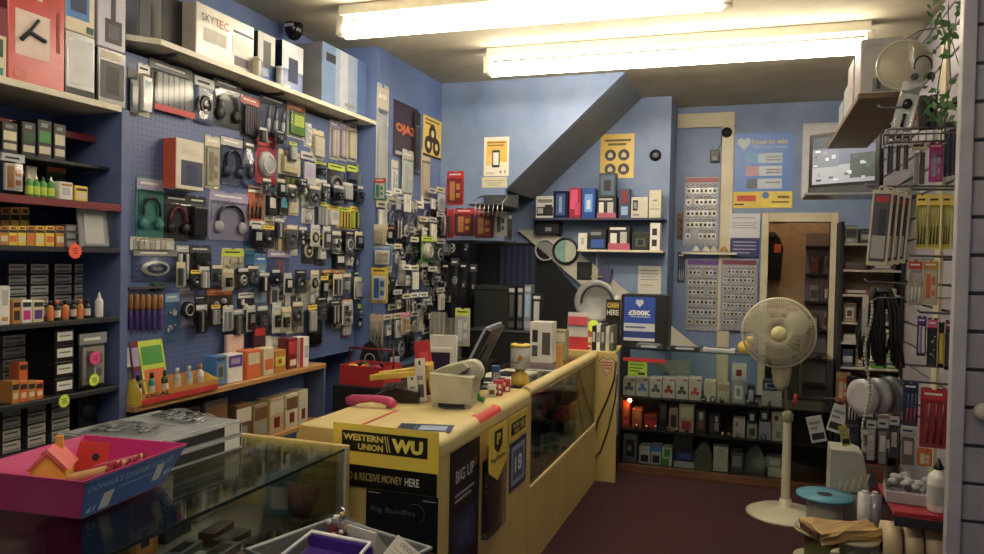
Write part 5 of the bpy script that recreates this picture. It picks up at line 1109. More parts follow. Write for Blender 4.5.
# red stickers
a = at(478, 419, X=-1.01); c_ = at(500, 405, X=-1.01)
t = thing('red_sticker', 'red sticker wrapped over the rounded counter edge', 'sticker', (-1.03, (a.y+c_.y)/2, KZ+.0003), PI/2); b = MB(); L_ = (c_.y-a.y)/2
pr = [(-.012, 0)] + [(-.0+rr*math.sin(q*PI/12)-.004, rr*math.cos(q*PI/12)-rr) for q in range(0, 6)]
pr = [(y-0.0, z) for y, z in pr]; mi = b.mi(mat('#d83028', .4)); A = [(b.bm.verts.new((-L_, -y-.0005, z+.0006)), b.bm.verts.new((L_, -y-.0005, z+.0006))) for y, z in pr]
for u_, v_ in zip(A, A[1:]): b.face([u_[0], u_[1], v_[1], v_[0]], mi, True)
obj('sticker_sheet', b, t); obj('pale_line', MB().box(-L_*.7, .002, .0008, L_*.7, .006, .0016, 'cream'), t)
a = at(362, 425, Z=KZ); c_ = at(396, 411, Z=KZ)
d = Vector((c_.x-a.x, c_.y-a.y, 0)); t = thing('red_tape', 'thin red tape strip stuck across the near counter top', 'tape', ((a.x+c_.x)/2, (a.y+c_.y)/2, KZ+.0003), math.atan2(d.y, d.x)); obj('strip', MB().box(-d.length/2, -.008, 0, d.length/2, .008, .0008, mat('#c8302a')), t); obj('strip_end', MB().box(d.length/2, -.006, 0, d.length/2+.02, .007, .0008, mat('#d84a40')), t)
a = at(428, 428, Z=KZ)
t = thing('leaflet', 'blue glossy leaflet lying on the near corner of the counter', 'leaflet', (a.x-.01, a.y, KZ+.0003), .25); b = MB(); b.box(-.1, -.055, 0, .1, .055, .0012, mat('#2a4a7c', .25)); obj('sheet', b, t); b = MB(); b.box(-.02, -.04, .0012, .08, .03, .0018, mat('#9fb4d0', .3)); b.box(-.09, -.05, .0012, -.04, .04, .0018, mat('#16243c', .3)); obj('printed_artwork', b, t)
# =================================================================== things on the counter
def V(px, py): return at(px, py, Z=KZ)
# receipt printer
t = thing('receipt_printer', 'beige receipt printer with paper roll hump on the counter', 'printer', (-1.19, 2.97, KZ+.0006), .16); t.scale = (.86, .86, .96)
b = MB(); b.prism([(-.095, .02), (.095, .02), (.105, .135), (-.11, .145)], -.12, .10, mat('#b9b59c', .45)); b.prism([(-.095, 0), (-.065, 0), (-.065, .02), (-.095, .02)], -.11, .1, mat('#b0ac94', .45)); b.prism([(.065, 0), (.095, 0), (.095, .02), (.065, .02)], -.11, .1, mat('#b0ac94', .45)); obj('printer_body', b, t)
obj('roll_cover', MB().lathe([(.005, -.05), (.055, -.05), (.055, .05), (.005, .05)], mat('#c2bea4', .4), 24, (.07, .03, .14), 'y'), t)
obj('top_cover', MB().prism([(-.105, .146), (.02, .139), (.07, .17), (.04, .19), (-.06, .165)], -.06, .1, mat('#aaa68c', .45)), t)
obj('paper_slot', MB().box(-.055, -.121, .0, .055, -.112, .018, 'dark'), t)
obj('cable', MB().tube([(-.06, -.12, .004), (-.02, -.15, .004), (.04, -.14, .004), (.07, -.12, .004)], .004, 'dgrey', 6), t)
# standing price strips / guitar-like red and white cards
p = V(420, 404)
t = thing('card_sleeve', 'red card sleeve leaning behind the white strips on the counter', 'card', (-1.375, 3.08, KZ), 0, rot=(-.1, -.16, .1)); obj('sleeve', MB().box(-.04, 0, .004, .035, .01, .25, mat('#c8202c', .35), .002), t); obj('sleeve_print', MB().box(-.02, -.001, .1, .02, 0, .2, mat('#e04a50')), t)
for i, (x, y, h_, l) in enumerate(((-1.335, 2.93, .185, 'tall white strip card leaning right of the red sleeve'), (-1.365, 2.91, .11, 'short white strip card leaning left of the tall one'))):
    t = thing('strip_card', l, 'card', (x, y, KZ+.004), 0, rot=(-.08, -.10, .15)); obj('strip', MB().box(-.022, 0, 0, .022, .012, h_, mat('#d6d2c6', .35), .002), t)
    b = MB(); b.rects([(.2, .1, .8, .4, 'dgrey'), (.25, .5, .75, .6, 'grey'), (.4, .85, .6, .95, 'dark')], .044, h_, 0); obj('printed_panel', b, t)
# pink handset and black phone with yellow frame
t = thing('telephone_handset', 'pink telephone handset lying at the counter edge', 'handset', (-1.49, 2.76, KZ), .12); obj('handset', MB().tube([(-.105, 0, .02), (-.08, 0, .026), (0, 0, .034), (.05, 0, .034), (.085, 0, .026), (.11, -.01, .018)], [.014, .02, .015, .015, .02, .015], mat('#c83a78', .4), 12), t)
obj('ear_cap', MB().lathe([(.018, 0), (.02, .012)], mat('#b03068', .4), 14, (-.085, 0, .003)), t); obj('mouth_cap', MB().lathe([(.018, 0), (.02, .012)], mat('#b03068', .4), 14, (.09, 0, .003)), t)
t = thing('desk_telephone', 'black desk telephone under the yellow frame on the counter', 'telephone', (-1.46, 2.98, KZ+.0006), .25)
obj('telephone_body', MB().prism([(-.09, 0), (.10, 0), (.10, .045), (.0, .065), (-.09, .03)], -.11, .11, mat('#17171a', .35)), t); b = MB()
for i in range(3):
    for j in range(4): b.box(.0+.025*i-.06, -.08+.03*j, .05, .0+.025*i-.045, -.062+.03*j, .066, 'dgrey')
obj('keypad', b, t)
t = thing('scraper_frame', 'yellow plastic frame tool lying on the black desk telephone', 'tool', (-1.46, 3.0, KZ+.078), .35, rot=(0, -.12, .25)); t.scale = (.9, 1.1, 1.3)
b = MB(); b.box(-.15, -.05, 0.012, .13, -.03, .032, mat('#d8b41c', .35), .005); b.box(-.13, .04, .012, .13, .06, .032, mat('#d8b41c', .35), .005); b.box(.11, -.05, .0, .135, .06, .05, mat('#d0aa18', .35), .005); b.tube([(-.14, -.03, .022), (-.05, .03, .025), (.12, .05, .03)], .01, mat('#d8b41c', .35), 8); obj('frame', b, t)
obj('frame_end', MB().box(.135, -.05, -.045, .15, .055, .05, mat('#c8a414', .35), .004), t)
# monitor
p = V(490, 388)
t = thing('monitor', 'dark monitor seen from behind, leaning back, beside the beige printer', 'monitor', (-1.245, 3.40, KZ+.0006), 0)
Rm = Matrix.Rotation(.12, 3, 'Z') @ Matrix.Rotation(.46, 3, 'Y')
b = MB(); b.obox((.02, 0, .175), .024, .34, .27, Rm, mat('#1a1b20', .35), .006); obj('screen_back', b, t)
b = MB(); b.obox(Rm @ Vector((-.016, 0, 0))+Vector((.02, 0, .175)), .012, .35, .28, Rm, mat('#a4acc0', .3), .003); obj('front_bezel', b, t)
b = MB(); b.obox(Rm @ Vector((.014, .0, -.01))+Vector((.02, 0, .175)), .006, .2, .13, Rm, mat('#2a2c34', .5), .002); obj('vent_panel', b, t)
obj('neck', MB().tube([(0, 0, .02), (.03, 0, .12)], .018, mat('#1c1d22', .4), 10), t); obj('foot', MB().lathe([(.07, 0), (.07, .008), (.03, .02)], mat('#1c1d22', .4), 22), t)
# white photo-frame / terminal behind monitor
t = thing('card_terminal', 'white framed card terminal standing behind the monitor', 'terminal', (-1.44, 3.36, KZ), .3, rot=(-.15, 0, .3)); t.scale = (1.1, 1, 1.25); b = MB(); b.box(-.06, 0, .004, .06, .02, .15, mat('#cfcfc8', .35), .004); obj('frame', b, t); obj('screen', MB().box(-.045, -.002, .02, .045, 0, .13, mat('#1c2440', .25)), t); obj('rear_box', MB().box(-.05, .02, .08, .07, .12, .2, mat('#d4d2c8', .4), .005), t)
# charity tin
t = thing('charity_tin', 'white charity collecting tin with yellow lid and yellow pedestal base', 'charity tin', (-1.095, 3.58, KZ), 0); t.scale = (.9, .9, 1)
obj('pedestal', MB().lathe([(.05, 0), (.052, .02), (.045, .05), (.026, .062), (.03, .08)], mat('#e0b818', .35), 26), t)
obj('drum', MB().lathe([(.052, .081), (.055, .085), (.055, .185), (.052, .188)], mat('#d2d0cc', .4), 28), t)
obj('lid', MB().lathe([(.057, .1885), (.057, .198), (.05, .203)], mat('#e6c21c', .35), 28), t); obj('coin_slot', MB().box(-.02, -.003, .2035, .02, .003, .207, 'dark'), t)
b = MB(); b.prism([(.0, .13), (.02, .12), (.03, .14), (.015, .155)], -.062, -.0535, mat('#d88a20')); obj('flower_mark', b, t); b = MB(); b.box(-.035, -.0565, .11, .01, -.052, .118, 'grey'); obj('print_line', b, t)
# small sweets packs
for i, (px, py, w_, h_, c, l, art) in enumerate(((490, 396, .035, .06, '#c8283c', 'red sweet packet with white spots beside the charity tin', [(.1, .6, .4, .8, 'white'), (.55, .5, .85, .75, 'white'), (.2, .2, .45, .4, 'white'), (.6, .15, .85, .35, 'white')]), (498, 392, .035, .05, '#b02030', 'darker red packet nearest the charity tin', [(.1, .5, .5, .8, 'cream'), (.5, .1, .9, .4, 'white')]), (484, 397, .03, .045, 'white', 'small white carton behind the green clip', [(.2, .2, .8, .6, 'brown')]), (489, 382, .03, .07, 'sky', 'blue-capped white carton beside the monitor foot', [(.1, .1, .9, .6, 'white')]))):
    p = V(px, py); carton((p.x+.03, p.y+.02, KZ), .2+.1*i, w_*1.25, h_*1.15, .03, c, l, art=art)
p = V(477, 402); t = thing('bulldog_clip', 'green plastic clip lying beside the beige printer', 'clip', (p.x+.0, p.y-.02, KZ), .4); obj('clip_body', MB().tube([(-.04, 0, .012), (0, .01, .022), (.04, 0, .012)], .012, mat('#2f8f3c', .4), 8), t); obj('clip_lever', MB().box(-.02, -.005, .03, .02, .012, .04, mat('#38a548', .4), .003), t)
# =================================================================== far end of the counter
ZG = KZ-.0215
p = at(541, 360, Y=4.55)
def FB(r, Y, d, c, l, z=None, **kw): return CB(r, Y, ZG if z is None else z, d, c, l, **kw)
FB((530, 322, 552, 362), 4.55, .11, '#d8d4cc', 'tall white fan-heater carton with round picture on the glazed counter', art=[(.1, .5, .35, .8, 'dark'), (.1, .15, .35, .42, 'dgrey'), (.55, .2, .92, .75, '#55504c')], side='bone')
FB((552, 330, 566, 356), 4.72, .08, '#9a9468', 'khaki carton right of the white fan-heater carton', art=[(.2, .6, .9, .9, 'bone'), (.2, .1, .7, .5, 'dgrey')])
FB((556, 344, 562, 368), 4.30, .04, '#c09a3c', 'ochre stick carton in front of the khaki carton', art=[(.2, .1, .8, .9, 'amber')])
# fallen picture book + stand on inner glass
for i, (x, y, c, l) in enumerate(((-1.28, 4.0, 'bone', 'bone folder lying on the glazed counter top'), (-1.2, 4.35, 'dgrey', 'dark magazine lying on the glazed counter top'), (-1.3, 3.75, 'white', 'white picture magazine lying nearest the charity tin'))):
    t = thing('magazine', l, 'magazine', (x, y, ZG+.0005), .3*i-.2); obj('pages', MB().box(-.1, -.14, 0, .1, .14, .008, mat('white')), t); obj('cover', MB().box(-.1, -.14, .008, .1, .14, .0095, mat(c, .3)), t); obj('cover_picture', MB().box(-.06, -.1, .0095, .07, .05, .0102, mat('dark' if i != 1 else 'maroon', .3)), t)
# leaflets on flap behind return panel
ZF = .8852
t = thing('leaflet_stand', 'red leaflet stand with pale red-headed leaflets behind the return panel', 'leaflet stand', (-1.18, 5.22, ZF), 0)
b = MB(); b.box(-.085, -.03, 0, .085, .06, .012, 'red'); b.box(-.085, -.03, .012, .085, -.024, .09, mat('#c02434', .35)); obj('stand', b, t)
b = MB(); b.obox((0, .02, .14), .15, .006, .24, Matrix.Rotation(-.14, 3, 'X'), mat('#b8b4b0', .4)); obj('leaflet', b, t); b = MB(); b.obox((0, .012, .2), .14, .006, .06, Matrix.Rotation(-.14, 3, 'X'), mat('#c8384a', .4)); obj('leaflet_header', b, t)
for i in range(5):
    FBx = -1.055+i*.032
    t = thing('book', ['black thin book first right of the red leaflet stand', 'white thin book second right of the red leaflet stand', 'dark grey book third right of the red leaflet stand', 'bone-coloured book fourth right of the red leaflet stand', 'olive book at the end of the row right of the leaflets'][i], 'book', (FBx, 5.2, ZF), 0)
    c = ['black', 'white', 'dgrey', 'bone', '#5a5a40'][i]; obj('cover', MB().box(-.013, 0, 0, .013, .13, .17+.01*(i % 3), mat(c, .4), .001), t); obj('spine_label', MB().box(-.009, -.001, .06, .009, 0, .13, mat('lgrey' if c != 'white' else 'grey')), t)
# rack of upright black cartons on storage behind the counter
bx = thing('storage_cabinet', 'dark counter-height cabinet behind the glazed counter end', 'cabinet', (-1.83, 5.9, 0)); obj('cabinet_body', MB().box(-.36, -.2, 0, .36, .2, .93, mat('#19181b'), .006), bx); obj('cabinet_top', MB().box(-.37, -.21, .93, .37, .21, .945, mat('#4c4e52', .4), .003), bx)
for i, (a, c_, y0, c, l) in enumerate(((508, 515, 286, '#1a1a1c', 'black upright carton at the left of the dark cabinet top'), (517, 523, 286, '#222226', 'black upright carton second along the dark cabinet top'), (524, 531, 285, '#7a8294', 'grey-blue upright carton third along the dark cabinet top'), (532, 541, 294, '#1c1e26', 'dark carton with a white figure at the right of the cabinet top'))):
    CB((a, y0, c_, 326), 5.75, .9455, .1, c, l, art=[(.1, .86, .9, .95, 'lgrey'), (.2, .3, .8, .8, ['dgrey', 'grey', 'lblue', 'lgrey'][i]), (.1, .06, .9, .2, 'lilac' if i > 1 else 'dgrey')])
CB((511, 322, 530, 352), 5.72, None, .05, 'maroon', 'maroon carton with red top behind the charity tin', art=[(.1, .8, .4, .95, 'red'), (.5, .8, .9, .95, 'red'), (.1, .1, .9, .4, 'dgrey')]) if False else None
# black and yellow HERE box, white bowl, lime tag
t, w, h = PO((606, 300, 620, 318), 5.62, 'small black and yellow CASH HERE plate beside the blue prize sign', c='#17160f', art=[(.05, .52, .95, .9, '#6a5a18')], name='sign', cat='sign')
text('CASH', t, -w*.4, h*.58, w*.8, mat('#e0c020'), -.004, h=h*.25, bold=.03); text('HERE', t, -w*.42, h*.16, w*.84, mat('#d8d8d0'), -.004, h=h*.3, bold=.03)
obj('stand_post', MB().box(-w*.5, .0, -(t.location.z-.8856), w*.5, .03, h*1.02, mat('#1a1a1c')), t); obj('white_cap', MB().box(w*.1, .003, h*1.02, w*.35, .025, h*1.25, 'white'), t)
p = at(591, 307, Y=5.95)
t = thing('serving_dish', 'large pale round dish propped upright on the rear cabinet', 'dish', (p.x+.09, 5.66, .8956), rot=(-.1, 0, 0)); obj('dish', MB().lathe([(.03, .03), (.13, .015), (.165, -.01), (.16, 0), (.12, .03), (.03, .045)], mat('#8e9090', .25), 36, (0, 0, .17+.14), 'y'), t); obj('black_loop', MB().torus((.01, -.016, .31), .12, .009, mat('dark', .3), n=30, a0=-.4, a1=3.3), t); obj('dish_stand', MB().box(-.06, -.03, 0, .06, .09, .15, mat('#8c8c88'), .004), t)
p = at(594, 318, Y=5.42); t = thing('tag_card', 'bright lime round tag on a small orange card beside the pale dish', 'price tag', (p.x-.02, 5.52, .8856)); obj('orange_card', MB().box(-.07, -.01, 0, .08, .03, .12, mat('#b8683c'), .003), t); obj('lime_disc', MB().lathe([(.045, -.014), (.045, -.01)], mat('fluo_y', .5, 0, .03), 18, (0, 0, .145), 'y'), t); obj('card_print', MB().box(-.05, -.011, .02, .06, -.01, .06, 'cream'), t)
# =================================================================== rear cabinet: goods on top and inside
ZT = GZ+.0005
t = CB((621, 295, 668, 341), 5.50, ZT, .24, '#121214', 'large black box on the rear cabinet bearing the blue prize sign', art=[(.02, .02, .98, .98, '#161618')], name='black_box', cat='box', side='#0e0e10')
t, w, h = PO((624, 297, 655, 341), 5.4985, 'blue prize sign with white panels reading £500K on the black box', c='#2c50b4', art=[(0, .0, 1, .07, '#c8ccd8'), (0, .22, 1, .4, '#c4c8d4'), (.05, .29, .7, .33, '#50608c'), (.0, .08, 1, .22, '#24408c'), (.2, .54, .85, .56, '#c0c8e0')], name='sign', cat='sign')
text('£500K', t, -w*.36, h*.58, w*.72, mat('#e4e6ee'), -.005, h=h*.12, bold=.05)
obj('heart_mark', MB().prism([(0, -.03), (.028, 0), (.026, .02), (.012, .028), (0, .018), (-.012, .028), (-.026, .02), (-.028, 0)], -.0045, -.002, mat('#c4ccd4')), t, (-.0, 0, h*.86))
for i, (a, c_, y0, l, c) in enumerate(((636, 662, 342, 'flat grey gadget lying at the foot of the black box', 'dgrey'), (670, 700, 342, 'flat black boxed device on the rear cabinet top', '#2a2c30'), (703, 735, 343, 'flat pale boxed device on the rear cabinet top', 'lgrey'), (738, 752, 341, 'small yellow toy on the rear cabinet top left of the fan', 'yellow'))):
    loc, rz, w, h = BW((a, y0, c_, 350), 5.42); t = thing('boxed_device' if i < 3 else 'toy', l, 'device' if i < 3 else 'toy', (loc.x, 5.41, ZT)); 
    if i < 3:
        obj('case', MB().box(-w/2, 0, 0, w/2, .08, .03, mat(c, .35), .004), t); obj('top_panel', MB().box(-w*.4, .01, .03, w*.4, .07, .034, mat('grey' if i != 2 else 'dgrey', .3)), t); b = MB(); b.box(-w*.3, -.002, .008, w*.3, 0, .022, mat('silver', .3)); obj('front_strip', b, t)
    else: obj('toy_body', MB().ball((0, .03, .045), .045, mat('#e0c020', .4), (1.1, .8, 1)), t); obj('toy_head', MB().ball((.03, .03, .095), .028, mat('#e8cc30', .4)), t); obj('beak', MB().cyl((.05, .03, .095), (.08, .03, .09), .01, mat('orange'), 8, .002), t)
# lime handwritten note and dark card + grey triangular panel inside
t, w, h = PO((628, 361, 647, 376), GY0+.007, 'fluorescent lime handwritten note inside the rear cabinet glass', c='fluo_y', art=[(.1, .72, .85, .78, 'dgreen'), (.1, .5, .8, .56, 'dgreen'), (.1, .3, .6, .36, 'dgreen'), (.55, .1, .9, .25, 'dgreen')], name='price_note', cat='price tag')
pts = [at(648, 360, Y=5.6), at(690, 360, Y=5.6), at(690, 379, Y=5.6), at(676, 379, Y=5.6)]
t = thing('grey_panel', 'pale grey slanted display card inside the rear cabinet top shelf', 'card', (0, 5.6, 0)); obj('panel', MB().prism([(v.x, v.z) for v in pts], 0, .004, mat('#8c9088', .5)), t)
obj('foot', MB().box(pts[3].x, 0, .546, pts[2].x, .02, pts[2].z, 'grey'), t)
def GB(r, z, c, l, Y=5.44, d=.12, **kw):
    loc, rz, w, h = BW(r, Y); h += loc.z-z; top = .302 if z < .30 else .535 if z < .53 else .885
    return carton((loc.x, Y, z), 0, w, max(.02, min(h, top-z)), d, c, l, **kw)
ZA, ZB, ZD = .546, .313, .063
HUE = ['#3a6a64', '#5a7ad8', '#6a6a60', '#b83a34', '#5a5c54', '#d84a58']
for i in range(6):
    x0 = 623+i*13.2
    t = GB((x0, 378, x0+12.4, 395), ZA, '#d8d0c8', 'white fidget spinner carton with %s spinner picture in the rear cabinet' % ['teal', 'blue', 'olive', 'red', 'grey-green', 'pink'][i], art=[(.6, .86, .9, .94, 'red')])
    loc, rz, w, h = BW((x0, 378, x0+12.4, 395), 5.44); b = MB()
    for q in range(3): a = PI/2+q*2*PI/3; b.lathe([(w*.17, -.003), (w*.17, -.001)], mat(HUE[i]), 14, (math.cos(a)*w*.22, 0, h*.5+math.sin(a)*w*.22), 'y')
    b.lathe([(w*.12, -.004), (w*.12, -.001)], mat(HUE[i]), 14, (0, 0, h*.5), 'y'); obj('printed_spinner', b, t)
ITEMS = [
 ((704, 381, 716, 394), ZA, '#d4ccc4', 'plain white carton right of the fidget spinner row', [(.2, .3, .8, .7, 'bone')]),
 ((717, 384, 730, 395), ZA, '#c8b088', 'low cream dish carton right of the plain white one', [(.1, .2, .9, .6, 'bone')]),
 ((732, 365, 746, 380), ZA+.1, '#c9c4bc', 'white watch carton stacked on the round clock carton', [(.3, .3, .7, .7, 'dred')]),
 ((732, 381, 745, 396), ZA, '#a9a8a8', 'grey carton with round clock picture in the rear cabinet', [(.2, .2, .8, .8, 'white'), (.35, .35, .65, .65, 'grey')]),
 ((747, 386, 755, 397), ZA, '#2c2c30', 'small black carton with pale dial in the rear cabinet', [(.2, .2, .8, .8, 'lgrey')]),
 ((763, 381, 780, 391), ZA+.05, '#2c3c50', 'dark blue window carton behind the fan neck', [(.1, .2, .9, .8, 'lblue'), (.25, .35, .75, .65, 'dark')]),
 ((762, 391, 782, 398), ZA, '#b8b4b0', 'flat white carton under the dark blue window carton', [(.1, .3, .9, .6, 'lgrey')]),
 ((622, 401, 630, 424), ZB, '#a83a34', 'red-tinted tall carton at the left of the middle cabinet shelf', [(.2, .4, .8, .9, 'orange'), (.2, .1, .8, .3, 'pink')]),
 ((632, 409, 642, 424), ZB, '#b0603c', 'orange-brown carton on the middle cabinet shelf', [(.2, .5, .8, .9, 'amber')]),
 ((644, 415, 657, 426), ZB, '#8c2c34', 'dark red carton on the middle cabinet shelf', [(.1, .2, .9, .6, 'red')]),
 ((659, 402, 667, 427), ZB, '#20242c', 'dark upright device carton on the middle cabinet shelf', [(.2, .4, .8, .9, 'dgrey')]),
 ((669, 408, 678, 428), ZB, '#a88880', 'dusty pink carton left of the large beige one', [(.2, .2, .8, .7, 'maroon')]),
 ((679, 404, 694, 428), ZB, '#b8a498', 'large beige and pink carton on the middle cabinet shelf', [(.1, .5, .9, .9, 'cream'), (.2, .1, .8, .4, 'red')]),
 ((696, 410, 706, 429), ZB, '#3c3836', 'black ornament carton right of the large beige carton', [(.2, .2, .8, .6, 'brown'), (.3, .6, .7, .9, 'lgrey')]),
 ((709, 414, 720, 430), ZB, '#2a2a2c', 'wide black glittering carton in the middle of the shelf', [(.1, .1, .4, .8, 'dgrey'), (.5, .2, .9, .6, 'grey'), (.55, .65, .8, .9, 'lgrey')]),
 ((733, 419, 745, 433), ZB, '#c4b8b8', 'white carton with red dot on the middle cabinet shelf', [(.2, .6, .4, .8, 'red')]),
 ((747, 424, 757, 434), ZB, '#b8b4b0', 'grey picture carton left of the pink alarm carton', [(.2, .2, .8, .7, 'dgrey')]),
 ((748, 411, 756, 423), ZB+.088, '#26282c', 'black clock carton stacked on the grey picture carton', [(.25, .25, .75, .75, 'lgrey')]),
 ((759, 422, 771, 435), ZB, '#a8a4ac', 'grey-lilac carton left of the white alarm carton pair', [(.2, .2, .8, .8, 'lilac')]),
 ((760, 410, 769, 421), ZB+.12, '#2c2e34', 'small black dial carton stacked on the grey-lilac carton', [(.25, .25, .75, .75, 'silver')]),
 ((772, 425, 785, 437), ZB, '#c0b8b4', 'lower white alarm carton near the fan pole', [(.3, .2, .7, .6, 'grey')]),
 ((772, 412, 785, 424), ZB+.105, '#c8c4bc', 'upper white alarm carton near the fan pole', [(.2, .3, .5, .7, 'dred')]),
 ((623, 434, 637, 461), ZD, '#6c6c70', 'grey carton with black headset picture on the bottom shelf', [(.2, .2, .8, .8, 'black'), (.3, .4, .6, .6, 'grey')]),
 ((639, 446, 650, 464), ZD, '#d0ccc8', 'white mouse carton, left of two on the bottom shelf', [(.15, .1, .85, .5, 'dark'), (.1, .75, .9, .9, 'lgrey')]),
 ((651, 446, 661, 464), ZD, '#c4c8d0', 'white and blue mouse carton, right of two on the bottom shelf', [(.15, .1, .85, .5, 'dark'), (0, .7, 1, 1, 'sky')]),
 ((662, 448, 672, 466), ZD, '#d0d4c8', 'white and green carton on the bottom cabinet shelf', [(0, 0, .7, .4, 'green'), (.2, .5, .8, .95, 'green')]),
 ((674, 450, 694, 468), ZD, '#26355c', 'dark blue carton on pale base on the bottom shelf', [(0, 0, 1, .35, 'lgrey'), (.2, .5, .8, .8, 'blue')]),
 ((673, 433, 693, 449), ZD+.12, '#1e2024', 'dark boxed device stacked on the dark blue carton', [(.1, .2, .9, .8, 'dark')]),
 ((713, 447, 728, 471), ZD, '#c4c0b4', 'tall plain white carton on the bottom cabinet shelf', [(.3, .8, .7, .85, 'grey'), (.3, .1, .7, .14, 'grey')]),
 ((731, 452, 743, 472), ZD, '#4c5058', 'grey translucent carton on the bottom cabinet shelf', [(.1, .3, .9, .8, 'grey')]),
 ((766, 457, 783, 468), ZD+.075, '#7a7c78', 'grey window carton near the fan pole on the bottom shelf', [(.2, .2, .8, .8, 'lgrey')]),
 ((768, 468, 784, 477), ZD, '#c8c6bc', 'flat pale carton under the grey window carton', [(.1, .3, .9, .7, 'bone')]),
]
zs = {}
for r_, z, c, l, art in ITEMS:
    if z not in (ZA, ZB, ZD):
        # rest on the neighbour below
        cxm = (r_[0]+r_[2])/2
        below = [q for q in ITEMS if q[1] in (ZA, ZB, ZD) and abs(q[1]-z) < .16 and q[1] < z and q[0][0]-3 < cxm < q[0][2]+3]
        if below:
            L0, _, _, H0 = BW(below[0][0], 5.44); z = L0.z+H0+.0008
    GB(r_, z, c, l, art=art)
for i, (a, c_, y0, y1, z, cc, l) in enumerate(((694, 712, 443, 470, ZD, '#8a9470', 'clear bag of green and white goods on the bottom cabinet shelf'), (744, 765, 446, 476, ZD, '#50545c', 'crumpled silver-black bag on the bottom cabinet shelf'))):
    loc, rz, w, h = BW((a, y0, c_, y1), 5.45); h += loc.z-z; loc.z = z
    t = thing('wrapped_bag', l, 'bag', (loc.x, 5.50, z)); b = MB(); b.prism([(-w*.48, 0), (w*.48, 0), (w*.46, h*.55), (w*.3, h*.85), (w*.08, h), (-w*.15, h*.93), (-w*.42, h*.6)], -.04, .04, mat(cc, .3))
    Rb = random.Random(i)
    for v in b.bm.verts: 
        k_ = 1+Rb.uniform(-.1, .1); v.co.x *= k_; v.co.y *= k_
    obj('contents', b, t); b = MB(); b.prism([(-w*.5, 0.0), (w*.5, 0.0), (w*.5, h*.6), (w*.2, h*1.02), (-w*.2, h*.98), (-w*.5, h*.6)], -.05, -.045, BAG); obj('clear_wrap', b, t)
p = at(630, 393, Y=5.42); t = thing('cabinet_lamp', 'tiny glowing warm lamp under the spinner shelf of the rear cabinet', 'lamp', (p.x, 5.425, .5365)); obj('lamp_base', MB().box(-.02, -.01, -.012, .02, .01, 0, 'dgrey'), t); obj('bulb', MB().ball((0, -.005, -.022), .013, emit('warm_bulb', '#ffa868', 70)), t)
# small glittering trinkets along the cabinet shelves
RG = random.Random(77)
for z_, xs_, nm in ((ZB, [636, 647, 656, 668, 677, 687], 'warm-lit middle'), (ZA, [704, 713, 722, 748, 757, 770], 'top'), (ZB, [723, 729, 738, 750, 764], 'dark middle')):
    for i, px in enumerate(xs_):
        p = at(px, 420 if z_ == ZB else 390, Y=5.418); c = RG.choice(['#b8bcc2', '#c8a868', '#d8d8d8', '#8c9098'])
        t = thing('trinket', 'small glittering trinket at the front of the %s cabinet shelf' % nm, 'trinket', (p.x, 5.420, z_+.0005), RG.uniform(-.5, .5), 'glittering trinkets in the rear cabinet')
        k = RG.randint(0, 2)
        if k == 0: obj('trinket_body', MB().ball((0, 0, .018), .016, metal(c, .2), (1, .7, 1.1), 10), t); obj('trinket_foot', MB().lathe([(.012, 0), (.012, .004)], 'dgrey', 10), t)
        elif k == 1: obj('trinket_body', MB().torus((0, 0, .022), .017, .005, metal(c, .2), n=16), t); obj('trinket_foot', MB().box(-.012, -.008, 0, .012, .008, .006, 'dark'), t)
        else: obj('trinket_body', MB().lathe([(.014, .003), (.006, .015), (.012, .03), (.003, .042)], metal(c, .2), 12), t); obj('trinket_foot', MB().lathe([(.016, 0), (.016, .003)], 'dgrey', 12), t)
# goods inside the glazed counter
for i, (y, z, w_, h_, c, l) in enumerate(((3.62, .413, .12, .14, '#5a5c64', 'grey boxed gadget low in the glazed counter near the seam'), (3.82, .413, .14, .12, '#8a8c94', 'pale grey boxed gadget low in the glazed counter'), (4.05, .413, .14, .10, '#3a3c44', 'dark boxed gadget low in the glazed counter'), (4.30, .413, .15, .13, '#70727c', 'grey carton near the far end of the glazed counter'), (4.62, .413, .15, .15, '#5c3a3c', 'dull red carton at the far end of the glazed counter'),
   (3.60, .638, .12, .12, '#5c2430', 'dark red carton on the upper glass shelf near the seam'), (3.78, .638, .12, .09, '#a03038', 'red carton on the upper glass shelf, second from the seam'), (3.98, .638, .15, .10, '#40425a', 'slate carton on the upper glass shelf of the counter'), (4.2, .638, .13, .12, '#b8485a', 'pinkish red carton on the upper glass shelf of the counter'), (4.45, .638, .14, .1, '#c8c0b4', 'pale carton on the upper glass shelf near the far end'))):
    carton((-1.10, y, z), PI/2, w_, h_, .12, c, l, art=[(.1, .55, .9, .9, ['grey', 'lgrey', 'dgrey', 'lilac', 'orange'][i % 5]), (.2, .1, .8, .45, ['dark', 'white', 'red'][i % 3])])
# =================================================================== foreground case: trays and tub
t = thing('display_tray', 'lower grey metal display tray on the glass case with label strip', 'tray', (-1.815, 1.915, CZ+.001), -.04)
def tray(t, lx, ly, hh, c):
    b = MB(); b.box(-lx, -ly, 0, lx, ly, hh*.25, mat(c, .35, .1)); b.box(-lx, -ly, hh*.25, -lx+.01, ly, hh, mat(c, .35, .1)); b.box(lx-.01, -ly, hh*.25, lx, ly, hh, mat(c, .35, .1)); b.box(-lx+.01, -ly, hh*.25, lx-.01, -ly+.01, hh, mat(c, .35, .1)); b.box(-lx+.01, ly-.01, hh*.25, lx-.01, ly, hh, mat(c, .35, .1)); obj('tray_body', b, t)
    obj('black_strip', MB().box(lx, -ly*.96, hh*.2, lx+.002, ly*.96, hh*.85, mat('#1a1a1c')), t)
    for q in (-.72, .74): obj('label_card', MB().box(lx+.002, ly*q-.035, hh*.18, lx+.004, ly*q+.035, hh*.9, mat('#d8d8d2')), t)
tray(t, .185, .20, .045, '#9c9ea0')
